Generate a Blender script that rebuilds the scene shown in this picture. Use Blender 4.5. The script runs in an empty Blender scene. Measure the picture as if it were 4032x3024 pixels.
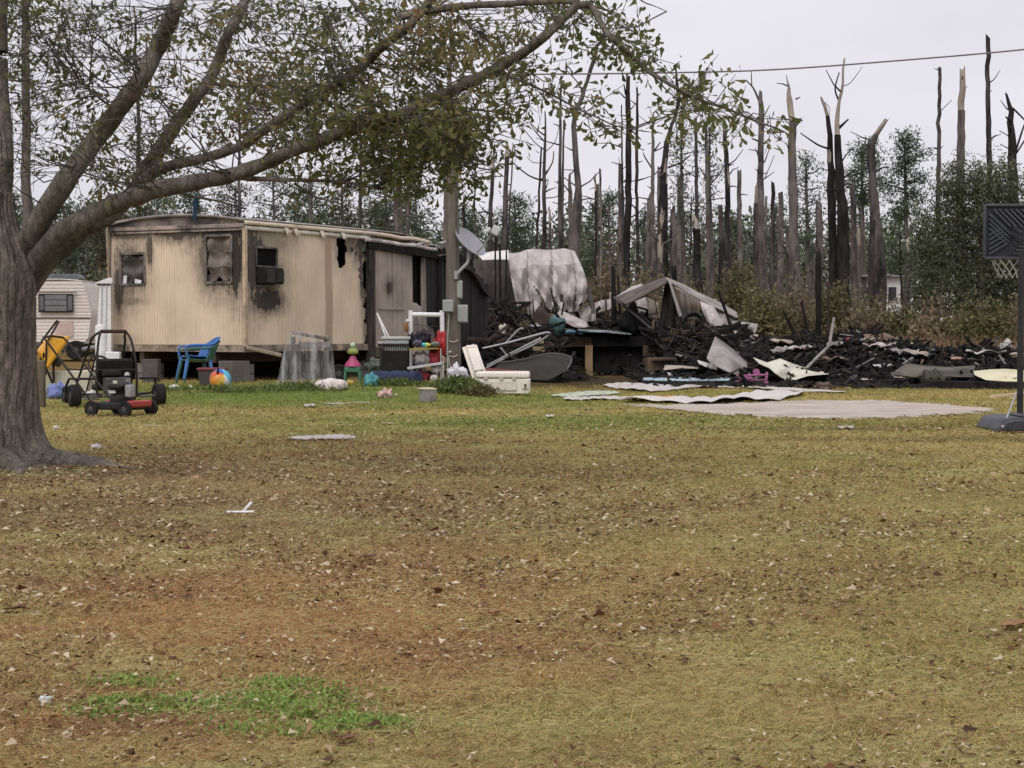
import bpy, bmesh, math, random
import numpy as np
from mathutils import Vector, Matrix, Euler
random.seed(7); rng = np.random.default_rng(7)
SC = bpy.context.scene
COL = SC.collection
R = math.radians
# ------------------------------------------------------------------ camera
F = 7000.0; CX, CY = 2016.0, 1512.0; CAMH = 1.15; HORIZON = 1300.0
PITCH = math.atan((CY-HORIZON)/F)
cam = bpy.data.cameras.new('camera'); camo = bpy.data.objects.new('camera', cam); COL.objects.link(camo)
camo.location = (0, 0, CAMH); camo.rotation_euler = (R(90)-PITCH, 0, 0)
cam.sensor_width = 36; cam.lens = F/4032*36; cam.clip_start = .1; cam.clip_end = 3000
SC.camera = camo
# ------------------------------------------------------------------ overcast sky
W = bpy.data.worlds.new('World'); SC.world = W; W.use_nodes = True
nt = W.node_tree; nt.nodes.clear()
SUN_EL, SUN_AZ = R(52), R(196)          # azimuth measured clockwise from +Y (behind the camera, a little left)
wo = nt.nodes.new('ShaderNodeOutputWorld'); bg = nt.nodes.new('ShaderNodeBackground')
sky = nt.nodes.new('ShaderNodeTexSky'); sky.sky_type = 'NISHITA'; sky.sun_disc = False
sky.sun_elevation = SUN_EL; sky.sun_rotation = SUN_AZ; sky.dust_density = 3
sc_ = nt.nodes.new('ShaderNodeVectorMath'); sc_.operation = 'SCALE'; sc_.inputs[3].default_value = .1
nt.links.new(sky.outputs[0], sc_.inputs[0])
tc = nt.nodes.new('ShaderNodeTexCoord'); nz = nt.nodes.new('ShaderNodeTexNoise')
nz.inputs['Scale'].default_value = 4.5; nz.inputs['Detail'].default_value = 4
mp = nt.nodes.new('ShaderNodeMapping'); mp.inputs['Scale'].default_value = (1, 1, 2.2)
nt.links.new(tc.outputs['Generated'], mp.inputs[0]); nt.links.new(mp.outputs[0], nz.inputs['Vector'])
rp = nt.nodes.new('ShaderNodeValToRGB')
rp.color_ramp.elements[0].position = .3; rp.color_ramp.elements[0].color = (.555, .545, .59, 1)
rp.color_ramp.elements[1].position = .7; rp.color_ramp.elements[1].color = (.655, .635, .68, 1)
nt.links.new(nz.outputs[0], rp.inputs[0])
mx = nt.nodes.new('ShaderNodeMixRGB'); mx.inputs[0].default_value = .06
nt.links.new(rp.outputs[0], mx.inputs[1]); nt.links.new(sc_.outputs[0], mx.inputs[2])
nt.links.new(mx.outputs[0], bg.inputs[0]); bg.inputs[1].default_value = 1.0
nt.links.new(bg.outputs[0], wo.inputs[0])
# ------------------------------------------------------------------ veiled sun
sl = bpy.data.lights.new('sun', 'SUN'); sl.energy = 1.5; sl.angle = R(50); sl.color = (1, .97, .93)
so = bpy.data.objects.new('sun', sl); COL.objects.link(so)
sd = Vector((math.sin(SUN_AZ)*math.cos(SUN_EL), math.cos(SUN_AZ)*math.cos(SUN_EL), math.sin(SUN_EL)))
so.rotation_euler = sd.to_track_quat('Z', 'Y').to_euler(); so.location = (0, 0, 30)
SC.view_settings.view_transform = 'Standard'; SC.view_settings.look = 'None'
SC.view_settings.exposure = .42; SC.view_settings.gamma = 1; SC.view_settings.use_curve_mapping = False
SC.render.engine = 'CYCLES'
SC.cycles.max_bounces = 3; SC.cycles.diffuse_bounces = 2; SC.cycles.glossy_bounces = 2; SC.cycles.transmission_bounces = 3; SC.cycles.transparent_max_bounces = 6
# ------------------------------------------------------------------ picture geometry helpers
CP, SP_ = math.cos(PITCH), math.sin(PITCH)
def ray(px, py):
    a, b = (px-CX)/F, (CY-py)/F
    return Vector((a, CP+b*SP_, -SP_+b*CP))
def P(px, py, D):
    d = ray(px, py); return Vector((0, 0, CAMH)) + d*(D/d.y)
def sstep(a, b_, x): t_ = min(max((x-a)/(b_-a), 0), 1); return t_*t_*(3-2*t_)
def rise(x, y): return .17*sstep(26.5, 31.5, y)*(1-sstep(-1.2, .9, x))     # the yard climbs a little towards the home
def G(px, py):
    d = ray(px, py); z = 0
    for _ in range(25): t = (z-CAMH)/d.z; z = .5*z+.5*rise(d.x*t, d.y*t)
    return Vector((d.x*t, d.y*t, z))
def GD(px, D): return Vector(((px-CX)/F*D, D, rise((px-CX)/F*D, D)))
# ------------------------------------------------------------------ mesh helpers
class MB:
    def __init__(s): s.v = []; s.f = []
    def add(s, vs, fs):
        b = len(s.v); s.v += [tuple(p) for p in vs]; s.f += [tuple(i+b for i in f) for f in fs]; return s
    def box(s, c, d, rot=None):
        x, y, z = d[0]/2, d[1]/2, d[2]/2
        vs = [Vector((i*x, j*y, k*z)) for k in (-1, 1) for j in (-1, 1) for i in (-1, 1)]
        if rot is not None:
            m = Euler(rot).to_matrix() if not isinstance(rot, Matrix) else rot
            vs = [m @ v for v in vs]
        c = Vector(c); vs = [v+c for v in vs]
        return s.add(vs, [(0,2,3,1),(4,5,7,6),(0,1,5,4),(2,6,7,3),(0,4,6,2),(1,3,7,5)])
    def beam(s, a, b, w, h=None, jag=0, taper=1):
        a, b = Vector(a), Vector(b); h = h or w
        d = (b-a).normalized(); up = Vector((0,0,1)) if abs(d.z) < .9 else Vector((0,-1,0))
        x = d.cross(up).normalized(); y = x.cross(d)
        vs = []
        for k, (p, t) in enumerate(((a, 1), (b, taper))):
            for i, j in ((-1,-1),(1,-1),(1,1),(-1,1)):
                e = d*random.uniform(-jag, jag) if k else Vector((0,0,0))
                vs.append(p + x*(i*w/2*t) + y*(j*h/2*t) + e)
        return s.add(vs, [(3,2,1,0),(4,5,6,7),(0,1,5,4),(1,2,6,5),(2,3,7,6),(3,0,4,7)])
    def tube(s, pts, r, n=8, cap=True, jit=0, jag=0):
        pts = [Vector(p) for p in pts]; m = len(pts)
        rs = list(r) if hasattr(r, '__len__') else [r]*m
        base = len(s.v); ref = None
        for i, p in enumerate(pts):
            d = (pts[min(i+1, m-1)]-pts[max(i-1, 0)])
            if d.length < 1e-6: d = Vector((0,0,1))
            d.normalize()
            if ref is None: ref = Vector((0,0,1)) if abs(d.z) < .9 else Vector((0,1,0))
            x = d.cross(ref)
            if x.length < 1e-4: x = d.cross(Vector((1,0,0)))
            x.normalize(); y = d.cross(x).normalized(); ref = -y if False else ref
            for k in range(n):
                a = 2*math.pi*k/n; rr = rs[i]*(1+random.uniform(-jit, jit))
                q = p + (x*math.cos(a)+y*math.sin(a))*rr
                if jag and i == m-1: q = q + d*random.uniform(-jag, jag)
                s.v.append(tuple(q))
        for i in range(m-1):
            for k in range(n):
                a = base+i*n+k; b = base+i*n+(k+1) % n
                s.f.append((a, b, b+n, a+n))
        if cap:
            s.f.append(tuple(base+k for k in reversed(range(n)))); s.f.append(tuple(base+(m-1)*n+k for k in range(n)))
        return s
    def lathe(s, prof, c=(0,0,0), n=20, rot=None, cap=True):
        base = len(s.v); m = Euler(rot).to_matrix() if rot is not None else Matrix.Identity(3); c = Vector(c)
        for r, z in prof:
            for k in range(n):
                a = 2*math.pi*k/n; s.v.append(tuple(c + m @ Vector((r*math.cos(a), r*math.sin(a), z))))
        for i in range(len(prof)-1):
            for k in range(n):
                a = base+i*n+k; b = base+i*n+(k+1) % n; s.f.append((a, b, b+n, a+n))
        if cap:
            s.f.append(tuple(base+k for k in reversed(range(n)))); s.f.append(tuple(base+(len(prof)-1)*n+k for k in range(n)))
        return s
    def cyl(s, a, b, r, n=14, r2=None): return s.tube([a, b], [r, r if r2 is None else r2], n)
    def ball(s, c, r, sc=(1,1,1), nu=18, nv=10, fn=None):
        c = Vector(c); base = len(s.v)
        for j in range(nv+1):
            th = math.pi*j/nv
            for i in range(nu):
                ph = 2*math.pi*i/nu
                p = Vector((math.sin(th)*math.cos(ph)*sc[0], math.sin(th)*math.sin(ph)*sc[1], math.cos(th)*sc[2]))*r
                if fn: p = fn(p)
                s.v.append(tuple(c+p))
        for j in range(nv):
            for i in range(nu):
                a = base+j*nu+i; b = base+j*nu+(i+1) % nu
                s.f.append((a, a+nu, b+nu, b))
        return s
    def grid(s, fn, nu, nv, mask=None):
        base = len(s.v)
        for j in range(nv+1):
            for i in range(nu+1): s.v.append(tuple(fn(i/nu, j/nv)))
        for j in range(nv):
            for i in range(nu):
                if mask and not mask((i+.5)/nu, (j+.5)/nv): continue
                a = base+j*(nu+1)+i; s.f.append((a, a+1, a+nu+2, a+nu+1))
        return s
    def prism(s, poly, y0, y1, axis='y'):
        n = len(poly)
        def pt(p, t): return {'y': (p[0], t, p[1]), 'x': (t, p[0], p[1]), 'z': (p[0], p[1], t)}[axis]
        return s.add([pt(p, y0) for p in poly]+[pt(p, y1) for p in poly],
            [tuple(range(n)), tuple(reversed(range(n, 2*n)))]+[(i, i+n, (i+1) % n+n, (i+1) % n) for i in range(n)])
    def xf(s, M_): s.v = [tuple(M_ @ Vector(p)) for p in s.v]; return s
ORG = {}
def build(mb, name, mat, parent=None, smooth=40, bev=0, solid=0, label=None, kind=None):
    vs = mb.v
    if parent is not None and parent.name in ORG:
        o = ORG[parent.name]; vs = [(p[0]-o[0], p[1]-o[1], p[2]-o[2]) for p in vs]
    me = bpy.data.meshes.new(name); me.from_pydata(vs, [], mb.f); me.update()
    ob = bpy.data.objects.new(name, me); COL.objects.link(ob)
    if mat: me.materials.append(mat)
    if smooth:
        me.polygons.foreach_set('use_smooth', [True]*len(me.polygons)); me.set_sharp_from_angle(angle=R(smooth))
    if parent is not None:
        ob.parent = parent
        if parent.name in ORG: ORG[ob.name] = ORG[parent.name]
    if solid:
        m = ob.modifiers.new('thickness', 'SOLIDIFY'); m.thickness = solid; m.offset = 0
    if bev:
        m = ob.modifiers.new('bevel', 'BEVEL'); m.width = bev; m.segments = 2; m.limit_method = 'ANGLE'; m.angle_limit = R(35)
    if label: ob['label'] = label
    if kind: ob['kind'] = kind
    return ob
def tag(o, label=None, cat=None, group=None, kind=None):
    if label: o['label'] = label
    if cat: o['category'] = cat
    if group: o['group'] = group
    if kind: o['kind'] = kind
    return o
def thing(name, label, cat, loc=(0,0,0), rotz=0, group=None, world=False, rot=None):
    o = bpy.data.objects.new(name, None); COL.objects.link(o); o.empty_display_size = .2
    o.location = loc; o.rotation_euler = rot if rot is not None else (0, 0, rotz)
    if world: ORG[o.name] = tuple(loc)
    return tag(o, label, cat, group, 'thing')
def solo(mb, name, mat, label, cat, group=None, **k):
    a = np.array(mb.v); c = (a.min(0)+a.max(0))/2; c[2] = a[:, 2].min()
    mb.v = [tuple(p) for p in (a-c)]
    o = build(mb, name, mat, **k); o.location = c
    return tag(o, label, cat, group, 'thing')
def npmesh(name, V, Fa, mat, parent=None, smooth=False):
    me = bpy.data.meshes.new(name); V = np.asarray(V, np.float32); Fa = np.asarray(Fa, np.int32); k = Fa.shape[1]
    if parent is not None and parent.name in ORG: V = V-np.array(ORG[parent.name], np.float32)
    me.vertices.add(len(V)); me.vertices.foreach_set('co', V.ravel())
    me.loops.add(Fa.size); me.loops.foreach_set('vertex_index', Fa.ravel())
    me.polygons.add(len(Fa)); me.polygons.foreach_set('loop_start', np.arange(0, Fa.size, k, dtype=np.int32))
    me.update(calc_edges=True)
    if smooth: me.polygons.foreach_set('use_smooth', [True]*len(Fa))
    if mat: me.materials.append(mat)
    ob = bpy.data.objects.new(name, me); COL.objects.link(ob)
    if parent is not None: ob.parent = parent
    return ob
def unit(n):
    d = rng.normal(size=(n, 3)); return d/np.linalg.norm(d, axis=1)[:, None]
def cards(C, L, Wd, updir=None, spread=1.0):
    """leaf-shaped faces (a five-sided fan outline as one quad-pair) at centres C"""
    n = len(C); d = unit(n)
    if updir is not None: d = d*spread+np.array(updir); d /= np.linalg.norm(d, axis=1)[:, None]
    e = np.cross(d, unit(n)); e /= (np.linalg.norm(e, axis=1)[:, None]+1e-9)
    L = (np.ones(n)*L)[:, None]; Wd = (np.ones(n)*Wd)[:, None]
    nrm = np.cross(d, e)
    V = np.stack([C, C+d*L*.62-e*Wd*.5+nrm*L*.08, C+d*L, C+d*L*.62+e*Wd*.5+nrm*L*.08], 1).reshape(-1, 3)
    return V, np.arange(4*n).reshape(-1, 4)
def smooth_path(pts, n=6):
    pts = [Vector(p) for p in pts]; out = []
    for i in range(len(pts)-1):
        p0 = pts[max(i-1, 0)]; p1 = pts[i]; p2 = pts[i+1]; p3 = pts[min(i+2, len(pts)-1)]
        for k in range(n):
            t = k/n
            out.append(.5*((2*p1)+(p2-p0)*t+(2*p0-5*p1+4*p2-p3)*t*t+(3*p1-p0-3*p2+p3)*t**3))
    out.append(pts[-1]); return out
def interp(pl, t):
    """point at fraction t of a polyline of tuples"""
    m = len(pl)-1; x = min(max(t, 0), 1)*m; i = min(int(x), m-1); f = x-i
    return tuple(pl[i][k]*(1-f)+pl[i+1][k]*f for k in range(len(pl[0])))
# ------------------------------------------------------------------ materials
MATS = {}
def nodes(name):
    m = bpy.data.materials.new(name); m.use_nodes = True; t = m.node_tree; t.nodes.clear()
    out = t.nodes.new('ShaderNodeOutputMaterial'); b = t.nodes.new('ShaderNodeBsdfPrincipled')
    t.links.new(b.outputs[0], out.inputs[0]); return m, t, b, out
def noise(t, vec, scale, detail=5, rough=.6, stretch=None, dist=0):
    n = t.nodes.new('ShaderNodeTexNoise'); n.inputs['Scale'].default_value = scale
    n.inputs['Detail'].default_value = detail; n.inputs['Roughness'].default_value = rough; n.inputs['Distortion'].default_value = dist
    if stretch:
        mpp = t.nodes.new('ShaderNodeMapping'); mpp.inputs['Scale'].default_value = stretch
        t.links.new(vec, mpp.inputs[0]); vec = mpp.outputs[0]
    t.links.new(vec, n.inputs['Vector']); return n.outputs[0]
def remap(t, v, a, b, lo=0, hi=1):
    n = t.nodes.new('ShaderNodeMapRange'); n.clamp = True
    for i, x in zip((1, 2, 3, 4), (a, b, lo, hi)): n.inputs[i].default_value = x
    t.links.new(v, n.inputs[0]); return n.outputs[0]
def math_(t, op, a, b=None):
    n = t.nodes.new('ShaderNodeMath'); n.operation = op
    for i, x in enumerate((a, b)):
        if x is None: continue
        if isinstance(x, (int, float)): n.inputs[i].default_value = x
        else: t.links.new(x, n.inputs[i])
    return n.outputs[0]
def mixc(t, fac, a, b, mode='MIX'):
    n = t.nodes.new('ShaderNodeMixRGB'); n.blend_type = mode
    for i, x in enumerate((fac, a, b)):
        if isinstance(x, (int, float)): n.inputs[i].default_value = x
        elif isinstance(x, tuple): n.inputs[i].default_value = (*x, 1) if len(x) == 3 else x
        else: t.links.new(x, n.inputs[i])
    return n.outputs[0]
def objco(t): return t.nodes.new('ShaderNodeTexCoord').outputs['Object']
def bump(t, b, h, strength, dist=.02):
    n = t.nodes.new('ShaderNodeBump'); n.inputs['Strength'].default_value = strength; n.inputs['Distance'].default_value = dist
    t.links.new(h, n.inputs['Height']); t.links.new(n.outputs[0], b.inputs['Normal'])
def M(name, c1, c2=None, scale=4, rough=.8, bmp=.25, stretch=(1,1,1), metal=0, dirt=None, dscale=2.5, damt=.5, spec=.3, island=0, fine=40, bdist=.01):
    """weathered surface: two tones by noise, fine grain, optional stains of a second kind of matter"""
    if name in MATS: return MATS[name]
    m, t, b, out = nodes(name); co = objco(t); c2 = c2 or tuple(x*.7 for x in c1)
    if island:
        oi = t.nodes.new('ShaderNodeObjectInfo'); va = t.nodes.new('ShaderNodeVectorMath'); va.operation = 'ADD'
        sc2 = t.nodes.new('ShaderNodeMath'); sc2.operation = 'MULTIPLY'; sc2.inputs[1].default_value = 57.0
        t.links.new(oi.outputs['Random'], sc2.inputs[0]); t.links.new(co, va.inputs[0]); t.links.new(sc2.outputs[0], va.inputs[1]); co = va.outputs[0]
    n1 = noise(t, co, scale, 6, .65, stretch); f1 = remap(t, n1, .35, .65)
    c = mixc(t, f1, c1, c2)
    n2 = noise(t, co, fine, 3, .7, stretch)
    c = mixc(t, .55, c, mixc(t, remap(t, n2, .3, .7), (.45,.45,.45), (1.25,1.25,1.25)), 'MULTIPLY')
    if dirt:
        n3 = noise(t, co, dscale, 7, .7, stretch)
        c = mixc(t, remap(t, n3, 1-damt-.09, 1-damt+.09), c, dirt)
    if island:
        c = mixc(t, 1.0, c, mixc(t, oi.outputs['Random'], (1-island,)*3, (1+island,)*3), 'MULTIPLY')
    t.links.new(c, b.inputs['Base Color']); b.inputs['Roughness'].default_value = rough
    b.inputs['Metallic'].default_value = metal; b.inputs['Specular IOR Level'].default_value = spec
    if bmp: bump(t, b, n2, bmp, bdist)
    MATS[name] = m; return m
def leafmat(name, cols, trans=.3, rough=.6, big=None):
    """foliage: each leaf picks its own tone along the ramp; light also passes through"""
    if name in MATS: return MATS[name]
    m, t, b, out = nodes(name); g = t.nodes.new('ShaderNodeNewGeometry')
    r = t.nodes.new('ShaderNodeValToRGB'); e = r.color_ramp.elements
    while len(e) < len(cols): e.new(.5)
    for i, c in enumerate(cols): e[i].position = i/(len(cols)-1); e[i].color = (*c, 1)
    v = g.outputs['Random Per Island']
    if big:
        n = noise(t, g.outputs['Position'], big, 2); v = math_(t, 'ADD', math_(t, 'MULTIPLY', v, .55), remap(t, n, .3, .7, -.05, .42))
    t.links.new(v, r.inputs[0]); t.links.new(r.outputs[0], b.inputs['Base Color'])
    b.inputs['Roughness'].default_value = rough; b.inputs['Specular IOR Level'].default_value = .25
    MATS[name] = m
    if not trans: return m
    tr = t.nodes.new('ShaderNodeBsdfTranslucent'); t.links.new(r.outputs[0], tr.inputs[0])
    ms = t.nodes.new('ShaderNodeMixShader'); ms.inputs[0].default_value = trans
    t.links.new(b.outputs[0], ms.inputs[1]); t.links.new(tr.outputs[0], ms.inputs[2]); t.links.new(ms.outputs[0], out.inputs[0])
    MATS[name] = m; return m
# ================================================================== GROUND
def ground_color(t):
    g = t.nodes.new('ShaderNodeNewGeometry'); pos = g.outputs['Position']
    wob = noise(t, pos, .9, 5, .65); fine = noise(t, pos, 4.5, 5, .7); big = noise(t, pos, .35, 3, .5); micro = noise(t, pos, 22, 3, .7)
    def ell(cx, cy, rx, ry, amt=.9):
        s = t.nodes.new('ShaderNodeVectorMath'); s.operation = 'SUBTRACT'; s.inputs[1].default_value = (cx, cy, 0); t.links.new(pos, s.inputs[0])
        k = t.nodes.new('ShaderNodeVectorMath'); k.operation = 'MULTIPLY'; k.inputs[1].default_value = (1/rx, 1/ry, 0); t.links.new(s.outputs[0], k.inputs[0])
        l = t.nodes.new('ShaderNodeVectorMath'); l.operation = 'LENGTH'; t.links.new(k.outputs[0], l.inputs[0])
        d = math_(t, 'ADD', l.outputs['Value'], math_(t, 'MULTIPLY', math_(t, 'SUBTRACT', wob, .5), 2.6))
        d = math_(t, 'ADD', d, math_(t, 'MULTIPLY', math_(t, 'SUBTRACT', fine, .5), 2.2))
        return remap(t, d, 1.5, .3, 0, amt)
    straw, olive, green = (.45,.37,.165), (.32,.305,.12), (.18,.26,.08)
    litter, red, umber = (.335,.235,.14), (.38,.215,.11), (.235,.165,.105)
    c = mixc(t, remap(t, big, .38, .62), straw, olive)
    c = mixc(t, remap(t, fine, .45, .75, 0, .5), c, (.18,.15,.05))
    c = mixc(t, remap(t, noise(t, pos, 1.7, 5, .7), .5, .68, 0, .6), c, (.30,.205,.105))
    c = mixc(t, ell(-3.0, 29.6, 4.8, 3.2, .95), c, (.16,.22,.06))
    c = mixc(t, ell(.4, 22.2, 3.6, 2.0, .95), c, (.17,.25,.065))
    c = mixc(t, ell(5.5, 21.5, 3.5, 1.3, .6), c, (.15,.16,.045))
    c = mixc(t, ell(-1.6, 13.2, 4.4, 4.4, .8), c, litter)
    c = mixc(t, ell(-2.6, 11.2, 2.6, 1.3, .75), c, umber)
    c = mixc(t, ell(-.9, 14.4, 2.3, 1.3, .55), c, umber)
    c = mixc(t, ell(-.7, 7.3, 1.6, 1.8, .95), c, red)
    c = mixc(t, ell(.55, 8.6, 1.0, .9, .7), c, red)
    c = mixc(t, ell(-1.4, 5.3, .6, .5, .6), c, red)
    c = mixc(t, ell(-.99, 5.42, .30, .15, .8), c, green)
    c = mixc(t, ell(-.50, 5.2, .16, .09, .75), c, green)
    c = mixc(t, ell(-1.3, 5.9, .2, .12, .4), c, green); c = mixc(t, ell(2.2, 9.5, 2.2, 2.5, .5), c, (.29,.285,.105)); c = mixc(t, ell(2.0, 14.5, 2.6, 2.2, .5), c, (.31,.305,.11)); c = mixc(t, ell(1.3, 6.3, .9, .8, .4), c, (.29,.28,.10))
    c = mixc(t, ell(4.6, 18.6, 2.6, .5, .6), c, (.10,.075,.045))
    c = mixc(t, ell(3.6, 20.6, 2.0, .35, .55), c, (.11,.08,.05))
    c = mixc(t, ell(-4.2, 14.6, 1.5, 1.0, .9), c, (.14,.11,.09))
    # woodland floor and burnt plot
    sx = t.nodes.new('ShaderNodeSeparateXYZ'); t.links.new(pos, sx.inputs[0])
    c = mixc(t, remap(t, math_(t, 'ADD', sx.outputs[1], math_(t, 'MULTIPLY', wob, 4)), 37, 44, 0, .85), c, (.20,.125,.06))
    c = mixc(t, ell(8.5, 41, 8.5, 5.0, .97), c, (.022,.02,.02))
    c = mixc(t, ell(-1.5, 39.5, 5.2, 4.6, .9), c, (.05,.042,.035))
    c = mixc(t, .6, c, mixc(t, remap(t, micro, .3, .7), (.5,.5,.5), (1.3,1.3,1.3)), 'MULTIPLY')
    return c, micro, fine
m, t, b, out = nodes('yard_ground'); c, mic, fin = ground_color(t)
t.links.new(mixc(t, 1, c, (.85,.84,.82), 'MULTIPLY'), b.inputs['Base Color']); b.inputs['Roughness'].default_value = 1; b.inputs['Specular IOR Level'].default_value = 0  # soil under the blades darkened so the gaps read as shade
bump(t, b, math_(t, 'ADD', mic, math_(t, 'MULTIPLY', fin, 1.5)), .8, .03); MATS['ground'] = m
gxs = [-800, -200, -60, -30, -20]+list(np.arange(-14, 6.01, .5))+[10, 20, 40, 100, 300, 800]; gys = [-60, 0, 10, 20]+list(np.arange(25, 34, .5))+[40, 60, 120, 300, 700, 1340]
gm = MB(); gm.grid(lambda u, v: (gxs[round(u*(len(gxs)-1))], gys[round(v*(len(gys)-1))], rise(gxs[round(u*(len(gxs)-1))], gys[round(v*(len(gys)-1))])), len(gxs)-1, len(gys)-1)
tag(build(gm, 'ground', MATS['ground'], smooth=80), kind='structure')
# sandy bare patch
SAND = [(2440,1592),(2600,1596),(2850,1590),(3050,1583),(3300,1577),(3550,1583),(3750,1597),(3940,1611),(3800,1633),(3600,1642),(3400,1652),(3200,1651),(3000,1643),(2800,1631),(2600,1612)]
sp = [G(*p) for p in SAND]; ring = []
for i in range(len(sp)):
    a, b_ = sp[i], sp[(i+1) % len(sp)]
    for k in range(10):
        q = a.lerp(b_, k/10); ring.append((q.x+random.uniform(-.07,.07), q.y+random.uniform(-.3,.3), .004))
cx_, cy_ = sum(p[0] for p in ring)/len(ring), sum(p[1] for p in ring)/len(ring)
sandm = M('sand', (.50,.44,.385), (.42,.365,.315), .9, .95, .5, dirt=(.30,.235,.18), dscale=1.1, damt=.40, stretch=(.5,1,1), fine=2.5)
SANDXY = np.array([(p[0], p[1]) for p in ring])
def inpoly(X, Y, poly):
    c = np.zeros(len(X), bool); j = len(poly)-1
    for i in range(len(poly)):
        xi, yi = poly[i]; xj, yj = poly[j]
        k = ((yi > Y) != (yj > Y)) & (X < (xj-xi)*(Y-yi)/(yj-yi+1e-12)+xi); c ^= k; j = i
    return c
rx0, rx1, ry0, ry1 = SANDXY[:, 0].min(), SANDXY[:, 0].max(), SANDXY[:, 1].min(), SANDXY[:, 1].max()
gm = MB(); NX, NY = 150, 100
uu, vv = np.meshgrid((np.arange(NX)+.5)/NX, (np.arange(NY)+.5)/NY); ins = inpoly((rx0+(rx1-rx0)*uu).ravel()+rng.normal(size=NX*NY)*.03, (ry0+(ry1-ry0)*vv).ravel()+rng.normal(size=NX*NY)*.12, SANDXY).reshape(NY, NX)
gm.grid(lambda u, v: (rx0+(rx1-rx0)*u, ry0+(ry1-ry0)*v, .005+.012*(.5+.5*math.sin(u*31+v*9)*math.sin(v*17+u*5))), NX, NY, lambda u, v: ins[min(int(v*NY), NY-1), min(int(u*NX), NX-1)])
tag(build(gm, 'sand_patch', sandm, smooth=60), kind='structure')
# ---- turf blades
def field(n, y0, y1, p, wide=1.15):
    yy = np.linspace(y0, y1, 2000); w = yy**p; cdf = np.cumsum(w); cdf /= cdf[-1]
    Y = np.interp(rng.random(n), cdf, yy); X = (rng.random(n)*2-1)*(Y*.288*wide+.35); return X, Y
def lump(X, Y, f):
    return np.sin(X*f+1.3*np.sin(Y*f*.8))*np.sin(Y*f*1.1+1.7*np.sin(X*f*.7+2))
X, Y = field(640000, 4.1, 37.5, -.45)
keep = ~inpoly(X, Y, SANDXY) | (rng.random(len(X)) < .006)
keep &= rng.random(len(X)) < .62+.38*lump(X, Y, 2.6)+.2*lump(X, Y, 9)
keep &= ((X+4.42)**2+(Y-15.2)**2 > .8**2)
X, Y = X[keep], Y[keep]; n = len(X)
tuft = np.clip(.5+.6*lump(X, Y, 11)+.35*lump(X+3, Y-2, 27), .1, 1.4); h = (.016+.0007*Y)*(.35+rng.random(n)*.9)*(.45+tuft); w = .0024+.00034*Y
RZ = .17*(lambda q: q*q*(3-2*q))(np.clip((Y-26.5)/5, 0, 1))*(1-(lambda q: q*q*(3-2*q))(np.clip((X+1.2)/2.1, 0, 1)))
gp = ((X+.82)/.45)**2+((Y-5.55)/.26)**2; gp2 = ((X+.30)/.33)**2+((Y-5.35)/.22)**2
weed = np.minimum(gp, gp2) < 1.1
az = rng.random(n)*6.283; lean = rng.random(n)**.6*2.2*h
B = np.stack([X, Y, RZ-.002], 1); a2 = rng.random(n)*3.14
sd_ = np.stack([np.cos(a2), np.sin(a2)*.4, np.zeros(n)], 1)*w[:, None]*.5
tip = B+np.stack([np.cos(az)*lean, np.sin(az)*lean, h], 1)
V = np.stack([B-sd_, B+sd_, tip], 1).reshape(-1, 3)
m, t, b, out = nodes('turf_blades'); c, mic, fin = ground_color(t); g = t.nodes.new('ShaderNodeNewGeometry')
rr = t.nodes.new('ShaderNodeValToRGB'); e = rr.color_ramp.elements; e.new(.5); e.new(.86)
for i, (p_, cc) in enumerate(((0, (.5,.45,.38)), (.5, (1.0,.97,.9)), (.86, (1.35,1.25,1.1)), (1, (2.0,1.8,1.5)))): e[i].position = p_; e[i].color = (*cc, 1)
t.links.new(g.outputs['Random Per Island'], rr.inputs[0])
cc = mixc(t, 1, c, rr.outputs[0], 'MULTIPLY'); t.links.new(cc, b.inputs['Base Color']); b.inputs['Roughness'].default_value = 1; b.inputs['Specular IOR Level'].default_value = 0
tr = t.nodes.new('ShaderNodeBsdfTranslucent'); t.links.new(cc, tr.inputs[0]); ms = t.nodes.new('ShaderNodeMixShader'); ms.inputs[0].default_value = .2
t.links.new(b.outputs[0], ms.inputs[1]); t.links.new(tr.outputs[0], ms.inputs[2]); t.links.new(ms.outputs[0], out.inputs[0])
MATS['turf'] = m
tag(npmesh('grass', V, np.arange(3*n).reshape(-1, 3), m), 'short dormant lawn grass, olive and straw coloured, across the whole yard', 'grass', kind='stuff')
# ---- dead straw and pine needles lying in the turf
X, Y = field(230000, 4.1, 24, -.75); k = ~inpoly(X, Y, SANDXY) & ((X+4.42)**2+(Y-15.2)**2 > .8**2); X, Y = X[k], Y[k]; n = len(X)
az = rng.random(n)*6.283; l_ = .022+.05*rng.random(n)+.0012*Y; d = np.stack([np.cos(az), np.sin(az), rng.normal(size=n)*.22], 1)*l_[:, None]; w_ = .0011+.00022*Y
B = np.stack([X, Y, .004+rng.random(n)*(.012+.0006*Y)], 1); sd_ = np.stack([-np.sin(az), np.cos(az), rng.random(n)*.6], 1)*w_[:, None]*.5
V = np.stack([B-sd_, B+sd_, B+d], 1).reshape(-1, 3)
redz = None
tag(npmesh('straw_litter', V, np.arange(3*n).reshape(-1, 3), leafmat('straw', [(.12,.075,.045), (.25,.14,.07), (.33,.195,.095), (.28,.26,.10), (.43,.345,.15), (.35,.335,.14), (.48,.42,.20), (.56,.47,.28)], 0, 1, .9)), 'pine needles and dead straw lying through the lawn', 'straw', kind='stuff')
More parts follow.
